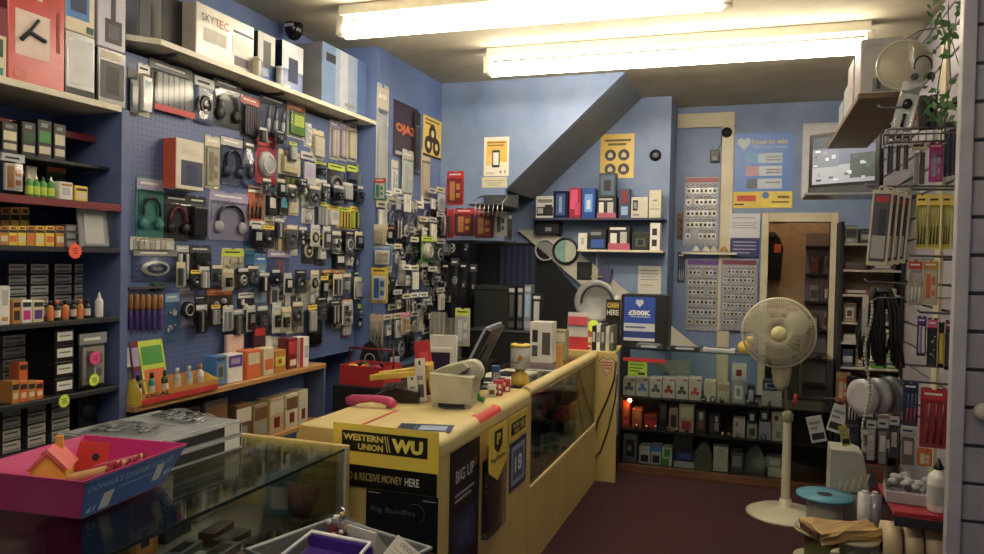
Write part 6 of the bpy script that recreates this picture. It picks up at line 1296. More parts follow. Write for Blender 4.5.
t = thing('display_tray', 'upper grey metal display tray stacked on the lower one', 'tray', (-1.82, 1.92, CZ+.0465), -.04); tray(t, .185, .20, .045, '#aeb0b2')
zt_ = CZ+.0465+.045
b = MB(); b.box(-.172, -.19, 0, .172, .19, .003, mat('#a0a4a8', .25)); t = thing('tray_lid', 'pale grey plastic sheet covering the upper display tray', 'lid', (-1.82, 1.92, zt_+.0005), -.04); obj('sheet', b, t); obj('sheet_lip', MB().box(.172, -.19, -.0, .178, .19, .004, mat('lgrey', .3)), t)
for i, (x, y, rz, c, l) in enumerate(((-1.84, 1.83, .3, '#a8a8aa', 'crumpled clear bag of silver chains, nearer one on the trays'), (-1.82, 2.04, -.2, '#8c9096', 'crumpled clear bag of dark chains, farther one on the trays'))):
    t = thing('polythene_bag', l, 'bag', (x, y, zt_+.0045), rz); t.scale = (1, .75, 1); b = MB(); Rb = random.Random(i+5); n = 9; G = [[b.bm.verts.new((-.12+.24*u_/n, -.1+.2*v_/n, .004+max(0, .022*math.sin(PI*u_/n)*math.sin(PI*v_/n)+Rb.uniform(-.006, .008)*(0 < u_ < n)*(0 < v_ < n)))) for v_ in range(n+1)] for u_ in range(n+1)]
    mi = b.mi(BAG)
    for u_ in range(n):
        for v_ in range(n): b.face([G[u_][v_], G[u_+1][v_], G[u_+1][v_+1], G[u_][v_+1]], mi)
    obj('bag', b, t); b = MB()
    for q in range(5): b.tube([(-.1+.02*k2, Rb.uniform(-.07, .07), .004+.003*(k2 % 2)) for k2 in range(10)], .0025, mat('#c8cace' if (q+i) % 2 else '#6c6e74', .3), 5)
    obj('chains', b, t)
# pink tub
TX, TY, TR = -1.67, 1.515, .10
t = thing('display_tub', 'magenta plastic tub with blue printed side on the glass case', 'tub', (TX, TY, CZ+.001), TR); TUB = t
lx0, ly0, lx1, ly1, hh = .125, .145, .175, .195, .11
mg = mat('#c80f78', .35, 0, .05)
def rim(lx, ly, z): return [(-lx, -ly, z), (lx, -ly, z), (lx, ly, z), (-lx, ly, z)]
b = MB(); mi = b.mi(mg); O0 = [b.bm.verts.new(p) for p in rim(lx0, ly0, 0)]; O1 = [b.bm.verts.new(p) for p in rim(lx1, ly1, hh)]; I1 = [b.bm.verts.new(p) for p in rim(lx1-.006, ly1-.006, hh)]; I0 = [b.bm.verts.new(p) for p in rim(lx0-.004, ly0-.004, .005)]
b.face(O0[::-1], mi); b.face(I0, mi)
for i in range(4):
    j = (i+1) % 4; b.face([O0[i], O0[j], O1[j], O1[i]], mi); b.face([O1[i], O1[j], I1[j], I1[i]], mi); b.face([I1[i], I1[j], I0[j], I0[i]], mi)
obj('tub_body', b, t)
# blue printed label on the +x side: a plane frame object tilted with the wall
sl = math.atan2(lx1-lx0, hh); Ls = math.hypot(lx1-lx0, hh)
lab = bpy.data.objects.new('side_label', MB().prism([(-ly0-.004, .004), (ly0+.004, .004), (ly1-.008, Ls-.006), (-ly1+.008, Ls-.006)], -.0022, -.0006, mat('#1f58a4', .6)).mesh('side_label')); COL.objects.link(lab); lab.parent = t
lab.location = (lx0, 0, 0); lab.rotation_euler = (Matrix.Rotation(PI/2, 3, 'Z') @ Matrix.Rotation(sl, 3, 'X')).to_euler()
text("DONNA'S DREAM HOUSE", lab, -.165, Ls*.66, .31, mat('#6c9cc8', .4), -.0026, h=.019, bold=.01)
text('£1', lab, -.14, Ls*.12, .025, mat('#a8c8e0', .4), -.0026, h=.018, bold=.02); text('£1', lab, .13, Ls*.34, .022, mat('#a8c8e0', .4), -.0026, h=.018, bold=.02)
b = MB(); b.box(-.10, -.003, Ls*.1, -.066, -.0022, Ls*.5, 'lgrey'); obj('price_label', b, lab); b = MB(); b.box(.085, -.003, Ls*.28, .115, -.0022, Ls*.7, 'lgrey'); obj('price_label', b, lab)
b = MB(); b.box(-.05, -.0028, Ls*.5, .08, -.0022, Ls*.53, mat('#5c8cbc')); obj('print_line', b, lab)
# money box house and sweets in tub
def tubp(x, y, z): return Vector((TX, TY, CZ+.001+z))+Matrix.Rotation(TR, 3, 'Z') @ Vector((x, y, 0))
q = tubp(-.05, -.05, .006)
t = thing('house_money_box', 'yellow house-shaped money box with a pink slotted roof in the tub', 'money box', q, -.95); t.scale = (1.05, 1.15, 1.05)
b = MB(); b.prism([(-.035, 0), (.035, 0), (.035, .085), (0, .125), (-.035, .085)], -.045, .045, mat('#f2c61c', .4), 'x'); obj('house_walls', b, t)
b = MB(); b.prism([(-.043, .083), (-.035, .083), (.0, .122), (.035, .083), (.043, .083), (0, .134)], -.05, .05, mat('#e8706c', .4), 'x'); obj('roof', b, t)
b = MB(); b.obox((0, -.018, .1145), .03, .004, .004, Matrix.Rotation(.84, 3, 'X'), 'black'); obj('coin_slot', b, t)
obj('chimney', MB().box(-.035, .0, .118, -.02, .015, .15, mat('#e0a818')), t)
q = tubp(-.03, .045, .012)
t = thing('sweet_packet', 'red shiny sweet packet standing behind the house money box', 'packet', q, TR+.5, rot=(-.15, .15, TR+.5)); t.scale = (.8, .8, .95); b = MB(); b.prism([(-.045, 0), (.045, 0), (.05, .06), (.045, .125), (-.045, .125), (-.05, .06)], -.014, .014, mat('#d8281c', .25)); obj('packet', b, t); b = MB(); b.lathe([(.011, -.0152), (.011, -.014)], 'dark', 16, (.012, 0, .085), 'y'); obj('printed_mark', b, t); obj('print_strip', MB().box(-.01, -.0155, .035, .04, -.014, .048, 'white'), t)
for i in range(5):
    q = tubp(.055+.002*i, -.05+.03*i, .008+.003*(i % 2)); t = thing('stick_sweet', ['gold-striped stick sweet nearest the house money box', 'red-wrapped stick sweet second from the money box', 'gold stick sweet third from the money box', 'pink stick sweet fourth from the money box', 'gold stick sweet fifth from the money box', 'dark red stick sweet at the far end of the tub'][i], 'sweet', q, TR+.2+.07*i, 'stick sweets in the magenta tub'); t.scale = (.72, 1.2, 1.6)
    c = ['#d8b070', '#a82838', '#e0c088', '#c86a8c', '#d8b478', '#8c2430'][i]; obj('wrapper', MB().cyl((-.07, 0, .034), (.07, .0, .05), .009, mat(c, .25), 10), t); obj('twist_end', MB().cyl((.07, 0, .05), (.088, 0, .052), .003, mat('#b02838', .3), 8, .009), t)
    obj('lower_sweet', MB().cyl((-.07, .0, .01), (.07, .0, .022), .009, mat(c, .3), 10), t)
# inside the case
ZI = .6135
for i, (x, y, w_, h_, d_, c, l, art) in enumerate((
 (-1.68, 1.36, .12, .17, .1, '#b8b4ac', 'white gift carton with two dark figures under the magenta tub', [(.1, .2, .4, .6, 'dark'), (.6, .2, .9, .6, 'dark')]),
 (-1.66, 1.52, .14, .18, .1, '#1c2c50', 'dark blue gift carton inside the glass case', [(.2, .2, .8, .8, '#2a4070')]),
 (-1.64, 1.70, .12, .2, .09, '#a8702c', 'amber and red toy carton inside the glass case', [(.05, .5, .95, .95, 'dred'), (.2, .1, .8, .5, 'amber'), (.35, .2, .65, .45, 'dark')]),
 (-1.68, 1.88, .13, .13, .1, '#26262a', 'black carton under the display trays', [(.4, .4, .6, .7, 'red')]),
 (-1.72, 2.06, .12, .14, .09, '#8a8470', 'khaki carton at the far end inside the glass case', [(.2, .2, .8, .7, 'bone')]))):
    carton((x, y, ZI), PI/2+.1, w_, h_, d_, c, l, art=art)
carton((-1.50, 2.15, ZI), .2, .10, .15, .06, '#5c98a8', 'pale teal carton against the beech end inside the glass case', art=[(.2, .2, .8, .7, 'white')])
t = thing('sea_shell', 'pink coral-like ornament inside the far corner of the glass case', 'ornament', (-1.40, 2.14, ZI)); b = MB()
for i in range(7): a = -.9+.3*i; b.tube([(0, 0, .01), (math.sin(a)*.05, .01*(i % 2), .08), (math.sin(a)*.075, 0, .13)], [.016, .014, .006], mat('#b07868', .5), 8)
obj('coral', b, t); obj('base', MB().lathe([(.04, 0), (.042, .012), (.03, .02)], mat('#8c6a60'), 16), t)
Rb = random.Random(21)
DK = [('black flat gadget', '#17171a'), ('dark grey flat gadget', '#303238'), ('black case', '#1f1f22'), ('silver-edged gadget', '#5a5c60'), ('dark brown wallet', '#4a2c24'), ('grey pouch', '#54585a')]
nn = 0
for j in range(4):
    for i in range(6):
        c = DK[(i*5+j*3) % 6]; x = -1.36-.065*j; y = 1.15+i*.15+Rb.uniform(-.02, .02)
        if x < -1.6: continue
        if y > 1.98 and j > 0: continue
        t = thing('boxed_gadget', '%s in the glass case, %s along %s row from the front glass' % (c[0], ordn[i], ['first', 'second', 'third', 'fourth'][j]), 'gadget', (x, y, ZI), Rb.uniform(-.3, .3), 'small goods lying in the glass case')
        obj('gadget_body', MB().box(-.027, -.06, 0, .027, .06, .022+.012*((i+j) % 3), mat(c[1], .3), .005), t); obj('gadget_face', MB().box(-.018, -.045, .022+.012*((i+j) % 3), .018, .03, .0235+.012*((i+j) % 3), mat(['grey', 'dgrey', 'dark', 'dgrey'][(i+2*j) % 4], .25)), t)
# =================================================================== bargain bin at the very front
t = thing('stand_table', 'black-topped low stand carrying the grey bin in front', 'stand', (-.98, 1.62, 0)); obj('top', MB().box(-.3, -.28, .555, .26, .27, .58, mat('#2a2a2c', .5), .004), t)
for sx in (-.27, .23):
    for sy in (-.25, .24): obj('leg', MB().box(sx-.015, sy-.015, 0, sx+.015, sy+.015, .555, mat('#3a3a3c')), t)
BX, BY, BZ, BR = -.99, 1.68, .5805, -.28
t = thing('bargain_bin', 'grey translucent plastic bin of oddments at the bottom of the photo', 'bin', (BX, BY, BZ), BR)
gm = clear_mat('grey_translucent_plastic', (.5, .51, .53), .2, .12, .25)
b = MB(); mi = b.mi(mat('#6c6e70', .35)); lx0, ly0, lx1, ly1, hh = .15, .12, .18, .15, .17
O0 = [b.bm.verts.new(p) for p in rim(lx0, ly0, 0)]; O1 = [b.bm.verts.new(p) for p in rim(lx1, ly1, hh)]; I1 = [b.bm.verts.new(p) for p in rim(lx1-.006, ly1-.006, hh)]; I0 = [b.bm.verts.new(p) for p in rim(lx0-.004, ly0-.004, .005)]
b.face(O0[::-1], mi); b.face(I0, mi)
for i in range(4):
    j = (i+1) % 4; b.face([O0[i], O0[j], O1[j], O1[i]], mi); b.face([O1[i], O1[j], I1[j], I1[i]], mi); b.face([I1[i], I1[j], I0[j], I0[i]], mi)
obj('bin_body', b, t); b = MB(); b.tube([(-lx1, -ly1, hh), (lx1, -ly1, hh), (lx1, ly1, hh), (-lx1, ly1, hh)], .006, mat('#8c8e90', .35), 6, True); obj('bin_rim', b, t)
def binp(x, y, z): return Vector((BX, BY, BZ+z))+Matrix.Rotation(BR, 3, 'Z') @ Vector((x, y, 0))
t = thing('purple_case', 'purple tray with white rim lying in the grey bin', 'tray', binp(.0, -.045, .135), BR+.1, rot=(.2, 0, BR+.2)); b = MB(); b.box(-.10, -.07, 0, .10, .07, .006, mat('#4a2a8c', .4)); b.box(-.1, .064, .006, .1, .07, .04, mat('#5a34a4', .4)); obj('tray_floor', b, t); b = MB(); b.tube([(-.102, -.07, .04), (-.09, .072, .045), (.09, .072, .045), (.102, -.07, .04)], .006, mat('#dcd8e0', .35), 6); obj('white_rim', b, t)
t = thing('clear_pouch', 'bulging clear pouch of gold and white trinkets in the grey bin', 'pouch', binp(-.03, .07, .08), BR); b = MB(); b.prism([(-.11, 0), (.10, 0), (.12, .07), (.05, .12), (-.06, .135), (-.10, .13)], -.03, .03, BAG); obj('pouch', b, t); b = MB()
for i in range(9): b.ball((Rb.uniform(-.07, .02), Rb.uniform(-.02, .02), .06+Rb.uniform(0, .09)), .008, mat('#c8a050' if i % 2 else '#d8d4cc', .3), seg=6)
obj('trinkets', b, t); obj('white_card', MB().box(.0, -.01, .03, .1, -.006, .13, mat('#cfccc6')), t)
t = thing('tag_card', 'white lined card with handwriting sticking out of the bin corner', 'card', binp(.15, .02, .12), BR, rot=(-.5, .55, BR+.25)); obj('card', MB().box(-.05, 0, 0, .05, .003, .10, mat('#d8d2c4')), t); b = MB()
for i in range(6): b.box(-.04, -.0006, .015+.011*i, .04, 0, .017+.011*i, mat('#a8a49c'))
obj('ruled_lines', b, t); text('ODDS', t, -.03, .083, .04, 'dgrey', -.0008, h=.01)
t = thing('blue_packet', 'dark blue patterned packet leaning at the right of the bin', 'packet', binp(.225, -.02, .001), BR, rot=(-.3, .4, BR+.2)); obj('packet', MB().box(-.05, 0, 0, .05, .02, .15, mat('#1c2c48', .3), .004), t); obj('pattern', MB().rects([(.1, .1, .5, .5, '#4a7a9c'), (.5, .5, .9, .9, '#38587c'), (.55, .1, .9, .3, '#8cb0c8')], .1, .15, 0), t)
t = thing('red_torch', 'dark red tool handle poking out of the left of the bin', 'tool', binp(-.13, .06, .05), BR); obj('handle', MB().tube([(0, 0, 0), (.01, .01, .08), (.04, .015, .15)], [.012, .014, .01], mat('#8c1c20', .4), 10), t); obj('ferrule', MB().cyl((.04, .015, .15), (.045, .016, .165), .011, metal(), 10), t)
t = thing('keychain_pack', 'clear bagged keychain standing at the back left of the bin', 'pack', binp(-.09, .09, .07), BR); obj('bag', MB().box(-.03, -.01, 0, .03, .01, .13, BAG, .004), t); obj('chain', MB().torus((0, 0, .15), .015, .004, metal(), n=16), t); obj('fob', MB().box(-.015, -.004, .02, .015, .004, .1, mat('#26262a', .4)), t)
t = thing('clear_box', 'clear plastic box corner at the left of the grey bin', 'box', (-1.225, 1.78, .5805), .3); b = MB(); b.box(-.05, -.07, 0, .05, .07, .004, mat('#50524f', .3)); b.box(-.05, -.07, .004, -.046, .07, .13, PLASTIC); b.box(.046, -.07, .004, .05, .07, .13, PLASTIC); b.box(-.046, .066, .004, .046, .07, .13, PLASTIC); obj('shell', b, t); obj('contents', MB().box(-.035, -.05, .004, .035, .05, .06, mat('#7c3a34', .4), .006), t)
# =================================================================== pedestal fan
FX, FY, FZ = .145, 4.85, 1.10
t = thing('pedestal_fan', 'cream pedestal fan standing on the carpet before the rear cabinet', 'fan', (.20, 4.87, 0))
def fv(x, y, z): return Vector((FX-.20+x, FY-4.87+y, FZ+z))
fm = mat('#c4c0a4', .4, 0, .05); fm2 = mat('#b4b094', .45, 0, .05)
obj('base', MB().lathe([(.225, 0), (.225, .012), (.19, .028), (.08, .045), (.035, .06), (.034, .1)], fm, 36, (.01, -.03, 0)), t)
obj('outer_pole', MB().cyl((.01, -.03, .08), (.01, -.01, .58), .026, fm, 16, .024), t)
obj('inner_pole', MB().cyl((.01, -.01, .56), (-.01, .01, .80), .011, mat('#6a6a66', .3, .6), 12), t)
obj('collar', MB().lathe([(.028, .565), (.034, .575), (.034, .61), (.018, .63)], mat('#8c8870'), 18, (.01, -.01, 0)), t)
obj('height_knob', MB().tube([(.035, -.03, .67), (.05, -.05, .70), (.048, -.05, .74)], .012, mat('#b8302c', .4), 8), t)
obj('control_box', MB().lathe([(.02, .74), (.045, .78), (.058, .86), (.055, .93), (.04, .97)], fm2, 20, (-.03, .03, 0)), t)
mh = MB(); mh.lathe([(.03, .18), (.075, .16), (.085, .08), (.08, .045)], fm2, 24, fv(0, .0, 0), 'y'); obj('motor_housing', mh, t)
def cage(nm, y, dy, n, rmax, c):
    b = MB()
    for i in range(n):
        a = 2*PI*i/n; pts = []
        for k_ in range(5):
            r_ = .045+(rmax-.045)*k_/4; pts.append(fv(r_*math.cos(a), y+dy*(1-(k_/4)**2.2), r_*math.sin(a)))
        b.tube(pts, .0019, c, 4)
    for rr_ in (.09, .145, .185):
        kk = (rr_-.045)/(rmax-.045)
        pts = [fv(rr_*math.cos(2*PI*i/40), y+dy*(1-kk**2.2), rr_*math.sin(2*PI*i/40)) for i in range(40)]; b.tube(pts, .0018, c, 4, True)
    return obj(nm, b, t)
cage('front_grille', -.03, -.055, 110, .205, fm); cage('rear_grille', -.01, .055, 90, .205, fm2)
b = MB(); b.tube([fv(.207*math.cos(2*PI*i/48), -.02, .207*math.sin(2*PI*i/48)) for i in range(48)], .0075, fm, 8, True); obj('grille_rim', b, t)
b = MB(); b.lathe([(.01, -.095), (.042, -.092), (.046, -.08), (.046, -.07)], mat('#d0c890', .35), 24, fv(0, 0, 0), 'y'); obj('badge_cap', b, t)
bl = mat('#b8b6a0', .35, 0, .05)
for q in range(3):
    b = MB(); mi = b.mi(bl); A = []
    for k_ in range(7):
        r_ = .035+.15*k_/6; wd = .3+.75*math.sin(PI*min(1, .15+k_/7.5)); a0 = q*2*PI/3+.5+.10*k_/6
        A.append((b.bm.verts.new(fv(r_*math.cos(a0-wd*.6), -.035, r_*math.sin(a0-wd*.6))), b.bm.verts.new(fv(r_*math.cos(a0), -.02, r_*math.sin(a0))), b.bm.verts.new(fv(r_*math.cos(a0+wd*.6), .0, r_*math.sin(a0+wd*.6)))))
    for u_, v_ in zip(A, A[1:]):
        b.face([u_[0], u_[1], v_[1], v_[0]], mi, True); b.face([u_[1], u_[2], v_[2], v_[1]], mi, True)
    obj('blade', b, t)
b = MB(); b.cyl(fv(0, -.045, 0), fv(0, .05, 0), .038, bl, 18); obj('hub', b, t)
# =================================================================== shelving at the right rear
SX0, SX1, SY = .52, .895, 5.32
t = thing('shelf_unit', 'dark-framed shelf unit at the right rear packed with stationery', 'shelving', ((SX0+SX1)/2, 5.47, 0)); SU = t
ox, oy = (SX0+SX1)/2, 5.47
for x in (SX0, SX1-.02): obj('upright', MB().box(x-ox, -.14, 0, x+.02-ox, .14, 1.80, mat('#1d1c1e')), t)
LV = [.06, .31, .545, .71, .86, 1.02, 1.15, 1.33, 1.49, 1.66]
obj('back_panel', MB().box(SX0+.021-ox, .136, .0, SX1-.021-ox, .14, 1.7, mat('#a48c70', .6)), t)
for z in LV: obj('board', MB().box(SX0+.021-ox, -.14, z-.014, SX1-.021-ox, .135, z, mat('#b4b0a4' if z > .6 else '#3c3a38', .5)), t)
SG = [
 (.45, .10, 1.66, .12, '#8c9490', 'grey-green clear box on the top right rear shelf'), (.56, .10, 1.66, .10, '#70787a', 'grey folded bag pack on the top right rear shelf'), (.67, .14, 1.66, .09, '#b0b4b0', 'pale boxed set on the top right rear shelf'),
 (.455, .16, 1.49, .05, '#5c2c2c', 'dark red flat carton under the top right rear shelf'), (.63, .19, 1.49, .06, '#3a2a28', 'dark brown flat carton under the top right rear shelf'),
 (.46, .18, 1.33, .035, '#8c4a4a', 'dusty red account book stack on the right rear shelf'), (.66, .17, 1.33, .045, '#a89890', 'pale account book stack on the right rear shelf'),
 (.455, .1, 1.15, .13, '#8a6a3c', 'brown manila folder box on the right rear shelf'), (.60, .12, 1.15, .065, '#c8c8c4', 'white index-card box, lower one of the pair'), (.735, .1, 1.15, .09, '#b8c4cc', 'pale blue-white box beside the index-card boxes'),
 (.46, .14, 1.02, .05, '#c0bdb0', 'white stapler carton on the right rear shelf'), (.62, .1, 1.02, .09, '#4a4440', 'dark hole-punch carton on the right rear shelf'), (.74, .09, 1.02, .1, '#a8906c', 'kraft carton at the wall end of the right rear shelf'),
 (.455, .09, .86, .12, '#2c3c6c', 'blue picture carton on the right rear shelf beside the fan'), (.555, .09, .86, .13, '#8c6a3a', 'ochre picture carton on the right rear shelf'), (.655, .1, .86, .135, '#d0d0cc', 'white carton with black bar and green foot on the right rear shelf'), (.765, .075, .86, .13, '#4f8a3a', 'bright green triangular-topped carton on the right rear shelf'),
 (.46, .13, .71, .09, '#8c8e90', 'open grey carton on the lower right rear shelf'), (.60, .13, .71, .06, '#c4c6c2', 'white tray carton on the lower right rear shelf'), (.74, .09, .71, .11, '#5a7a9a', 'pale blue carton on the lower right rear shelf'),
 (.455, .11, .545, .08, '#a83038', 'red-edged alarm clock carton on the lower right rear shelf'), (.575, .12, .545, .13, '#b8b4a8', 'white round-clock carton on the lower right rear shelf'), (.705, .12, .545, .12, '#9a7a68', 'tan round-clock carton on the lower right rear shelf'),
 (.455, .15, .31, .2, '#1c2c48', 'navy carton low on the right rear shelf'), (.615, .1, .31, .16, '#b4b2a8', 'pale carton low on the right rear shelf'), (.725, .1, .31, .17, '#3a3c40', 'dark carton low at the wall end of the right rear shelf'),
 (.46, .16, .06, .2, '#20303c', 'dark teal carton on the bottom right rear shelf'), (.63, .17, .06, .19, '#8a3a34', 'red magazine carton on the bottom right rear shelf')]
for i, (x, w, z, h, c, l) in enumerate(SG):
    art = None
    if 'black bar' in l: art = [(0, 0, 1, .22, 'green'), (.4, .3, .6, .85, 'black')]
    if 'round-clock' in l or 'alarm clock' in l: art = [(.2, .15, .8, .85, 'white'), (.35, .3, .65, .7, 'lgrey')]
    x = .541+(x-.45)*.83; w *= .83
    carton((x+w/2, SY+.02+.01*(i % 3), z+.0005), 0, w-.006, h*.94, .13, c, l, art=art, c2='dgrey' if i % 2 else 'bone', c3='lgrey' if i % 3 else 'dgrey')
carton((.715, SY+.03, 1.15+.065*.94+.001), 0, .09, .06, .12, '#c0c0bc', 'white index-card box, upper one of the pair', art=[(.3, .3, .7, .6, 'lgrey')])
# =================================================================== high shelf on the right with white cartons
r = thing('high_shelf', 'deep brown-underside shelf high on the right wall with white cartons', 'shelf', (0, 0, 2.2)); HS = r
obj('board', MB().box(.385, 3.45, 0, .60, 4.85, .025, mat('#7c6248', .6), .003), r)
obj('bracket', MB().box(.60, 4.2, .0, .8995, 4.23, .02, mat('#4a3c30')), r); obj('bracket', MB().box(.60, 3.7, .0, .8995, 3.73, .02, mat('#4a3c30')), r)
for i, (x, y, w, h, d, c, l, art) in enumerate(((.475, 3.50, .155, .235, .2, '#c9c4c0', 'white carton with small grey figure print at the high shelf end', [(.3, .06, .75, .3, 'grey'), (.4, .1, .5, .4, 'dgrey'), (.1, .85, .5, .9, 'lgrey')]), (.47, 3.74, .15, .22, .2, '#b8a8a8', 'pinkish-white carton behind the figure-printed one on the high shelf', None), (.48, 4.0, .15, .17, .2, '#a8b0b8', 'pale blue carton third along the high shelf', None), (.50, 4.3, .18, .15, .2, '#8c98a4', 'blue-grey carton farthest along the high shelf', None), (.52, 4.55, .15, .2, .15, '#c8c4c4', 'white carton at the very back of the high shelf', [(.1, .1, .25, .9, 'lgrey')]))):
    carton((x, y, 2.2255), 0, w, h, d, c, l, art=art, c2='lgrey', c3='grey', side='#9c8c88' if i == 0 else None)
# =================================================================== right-hand hanging stock
XW = .90
def rail(y, z, x0, label, hooks=0):
    """a wire arm standing out from the right wall"""
    t = thing('wire_hook', label, 'hook', (XW-.0005, y, z)); obj('rod', MB().tube([(0, 0, 0), (x0-XW, 0, .006), (x0-XW-.01, 0, .018)], .005, metal('grey', .4), 6), t); obj('back_plate', MB().box(-.006, -.03, -.02, 0, .03, .02, metal('dgrey', .5)), t)
    return t
def PR(r, Y, kind, c1, c2, c3, c4, label, rz=-.25, **kw):
    kw.setdefault('d', .03)
    return PB(r, kind, c1, c2, c3, c4, label, Y, rz=rz, **kw)
def ztop(py, Y): return at(900, py, Y=Y).z
for i, (Y, py, x0, l) in enumerate(((3.2, 112, .44, 'wire hook under the hairbrush packs on the right'), (3.55, 128, .62, 'wire hook carrying the dark blue strips'), (3.35, 194, .58, 'wire hook carrying the yellow tool packs'), (3.75, 190, .47, 'wire hook carrying the printed picture bags'), (3.35, 260, .58, 'wire hook carrying the peg-like white pack'), (3.6, 287, .46, 'wire hook carrying the black lace bundle'), (3.35, 316, .62, 'wire hook carrying the small lipstick packs'), (3.35, 385, .56, 'wire hook carrying the red tool card'), (3.65, 368, .46, 'wire hook carrying the clear tape packs'), (3.65, 418, .46, 'lowest wire hook with clear pale packs'))):
    rail(Y, ztop(py, Y)+.012, x0, l)
# beige plate with sunglasses pack, plant
p = at(906, 63, Y=3.22)
t = thing('seat_pad', 'large cream round plate-like pack hung high on the right', 'plate', (p.x, 3.26, p.z)); obj('plate', MB().lathe([(.02, -.012), (.085, -.012), (.098, -.004), (.098, .004)], mat('#c8bea0', .35), 36, (0, 0, 0), 'y'), t); obj('glint_rim', MB().torus((0, -.008, 0), .094, .004, mat('#d8d0b4', .25), n=36), t); obj('hang_cord', MB().tube([(0, 0, .098), (.05, .0, .13), (.23, .01, .15)], .0025, metal('grey'), 5), t)
PR((908, 36, 936, 92), 3.20, 'phones', None, None, 'dark', 'black', 'clear pack with dark sunglasses and red tab beside the cream plate', style='bag', d=.05, rz=0)
p = at(946, 68, Y=3.1)
t = thing('trailing_plant', 'trailing green artificial plant hanging by the right post', 'plant', (p.x+.01, 3.14, p.z-.2)); b = MB(); Rp = random.Random(5)
b2 = MB()
for s in range(3):
    x = -.03+.03*s; pts = [(x, 0, .42), (x-.02*(s-1), -.02, .3), (x+.012*s, -.02, .14), (x, -.02, .02+.06*s)]; b2.tube(pts, .002, mat('#4a6a38'), 5)
mi = b.mi(mat('#4f8446', .5)); mj = b.mi(mat('#6b9a58', .5))
for i in range(85):
    z = Rp.choice([Rp.uniform(.0, .13), Rp.uniform(.3, .44), Rp.uniform(.0, .44)]); c0 = Vector((Rp.uniform(-.07, .06), Rp.uniform(-.05, .01), z)); a = Rp.uniform(0, 6.3); s = Rp.uniform(.009, .018); tl = Rp.uniform(-.6, .6)
    u_ = Vector((math.cos(a), tl*.5, math.sin(a))); v_ = Vector((-math.sin(a), tl, math.cos(a))); vs = [b.bm.verts.new(c0+u_*s*k1+v_*s*k2) for k1, k2 in ((-1.3, 0), (-.3, .6), (1.2, 0), (-.3, -.6))]; b.face(vs, mi if i % 3 else mj)
obj('leaves', b, t); obj('stem', b2, t); obj('hang_wire', MB().tube([(0, 0, .42), (.0, .0, .46), (.17, 0, .47)], .003, metal('grey'), 5), t)
# hair brushes in wire basket
p0 = at(888, 130, Y=3.2); p1 = at(948, 130, Y=3.2)
t = thing('wire_basket', 'wire basket on the right holding hairbrush packs', 'basket', ((p0.x+p1.x)/2, 3.24, p0.z-.05)); w = p1.x-p0.x
b = MB(); 
for z in (0, .05): b.tube([(-w/2, -.06, z), (w/2, -.06, z), (w/2, .08, z), (-w/2, .08, z)], .004, metal('grey', .4), 5, True)
obj('rim_wire', b, t)
for i in range(9): obj('floor_wire', MB().tube([(-w/2+w*i/8, -.06, .05), (-w/2+w*i/8, -.06, 0), (-w/2+w*i/8, .08, 0), (-w/2+w*i/8, .08, .05)], .0022, metal('grey', .4), 4), t)
obj('side_arm', MB().tube([(w/2, .08, .05), (.88-(p0.x+p1.x)/2, .08, .05)], .004, metal('grey', .4), 5), t)
PR((891, 82, 911, 131), 3.20, 'brush', 'white', None, '#2a2426', 'black', 'white and orange hairbrush pack leaning in the wire basket', rz=-.1, tilt=.2, style='card')
PR((909, 84, 919, 130), 3.235, 'sheet', 'orange', None, 'bone', 'orange', 'orange-backed clear pack behind the white hairbrush pack', rz=-.1, d=.02)
PR((919, 95, 937, 130), 3.19, 'brush', '#4a2c30', None, '#1c1a1e', 'black', 'round black hairbrush pack beside the white one', rz=-.1)
for i in range(3): PR((937.5+i*3.2, 111, 940+i*3.2, 130), 3.2, 'sticks', ['pink', 'dred', 'lgrey'][i], None, ['dred', 'pink', 'lgrey'][i], 'bone', ['slim pink comb pack in the wire basket', 'slim dark red comb pack in the wire basket', 'slim pale comb pack at the basket end'][i], rz=0, d=.015)
for i, (a, c_, y0, y1, st, l) in enumerate(((886, 894, 136, 176, 'bag', 'long clear pack of dark combs hanging below the wire basket'), (895, 901, 136, 174, 'bag', 'clear bagged black cord below the wire basket'), (902, 909, 136, 172, 'bag', 'clear bagged brown cord right of the black one'), (911, 927, 141, 188, 'bag', 'clear crinkled bag of grey goods below the basket middle'))):
    PR((a, y0, c_, y1), 3.25+.02*i, 'sticks', None, 'dgrey' if i != 3 else 'bone', ['dark', 'black', 'brown', 'grey'][i], 'dgrey', l, style='bag', rz=-.1)
PR((929, 142, 943, 182), 3.3, 'sheet', '#d8409c', 'magenta', '#c84a9c', 'lilac', 'bright pink pack below the wire basket', rz=-.1, d=.012)
for i in range(4): PR((944+i*4.6, 131-i*1.2, 948.2+i*4.6, 177-i), 3.5-.07*i, 'sheet', '#24345c', None, '#1c2a50', 'dblue', 'dark blue strip pack in the row beside the right post', rz=-.5, d=.01, group='dark blue strip packs')
for i, (a, c_) in enumerate(((916, 927), (928, 940), (942, 951), (952, 962))):
    PR((a, 194, c_, 249), 3.35-.02*(i % 2), 'tools', '#d8c818', 'yellow', '#2a2a20', 'dark', 'yellow carded cutter with black grip on the right', rz=-.2, d=.03, group='yellow carded cutters')
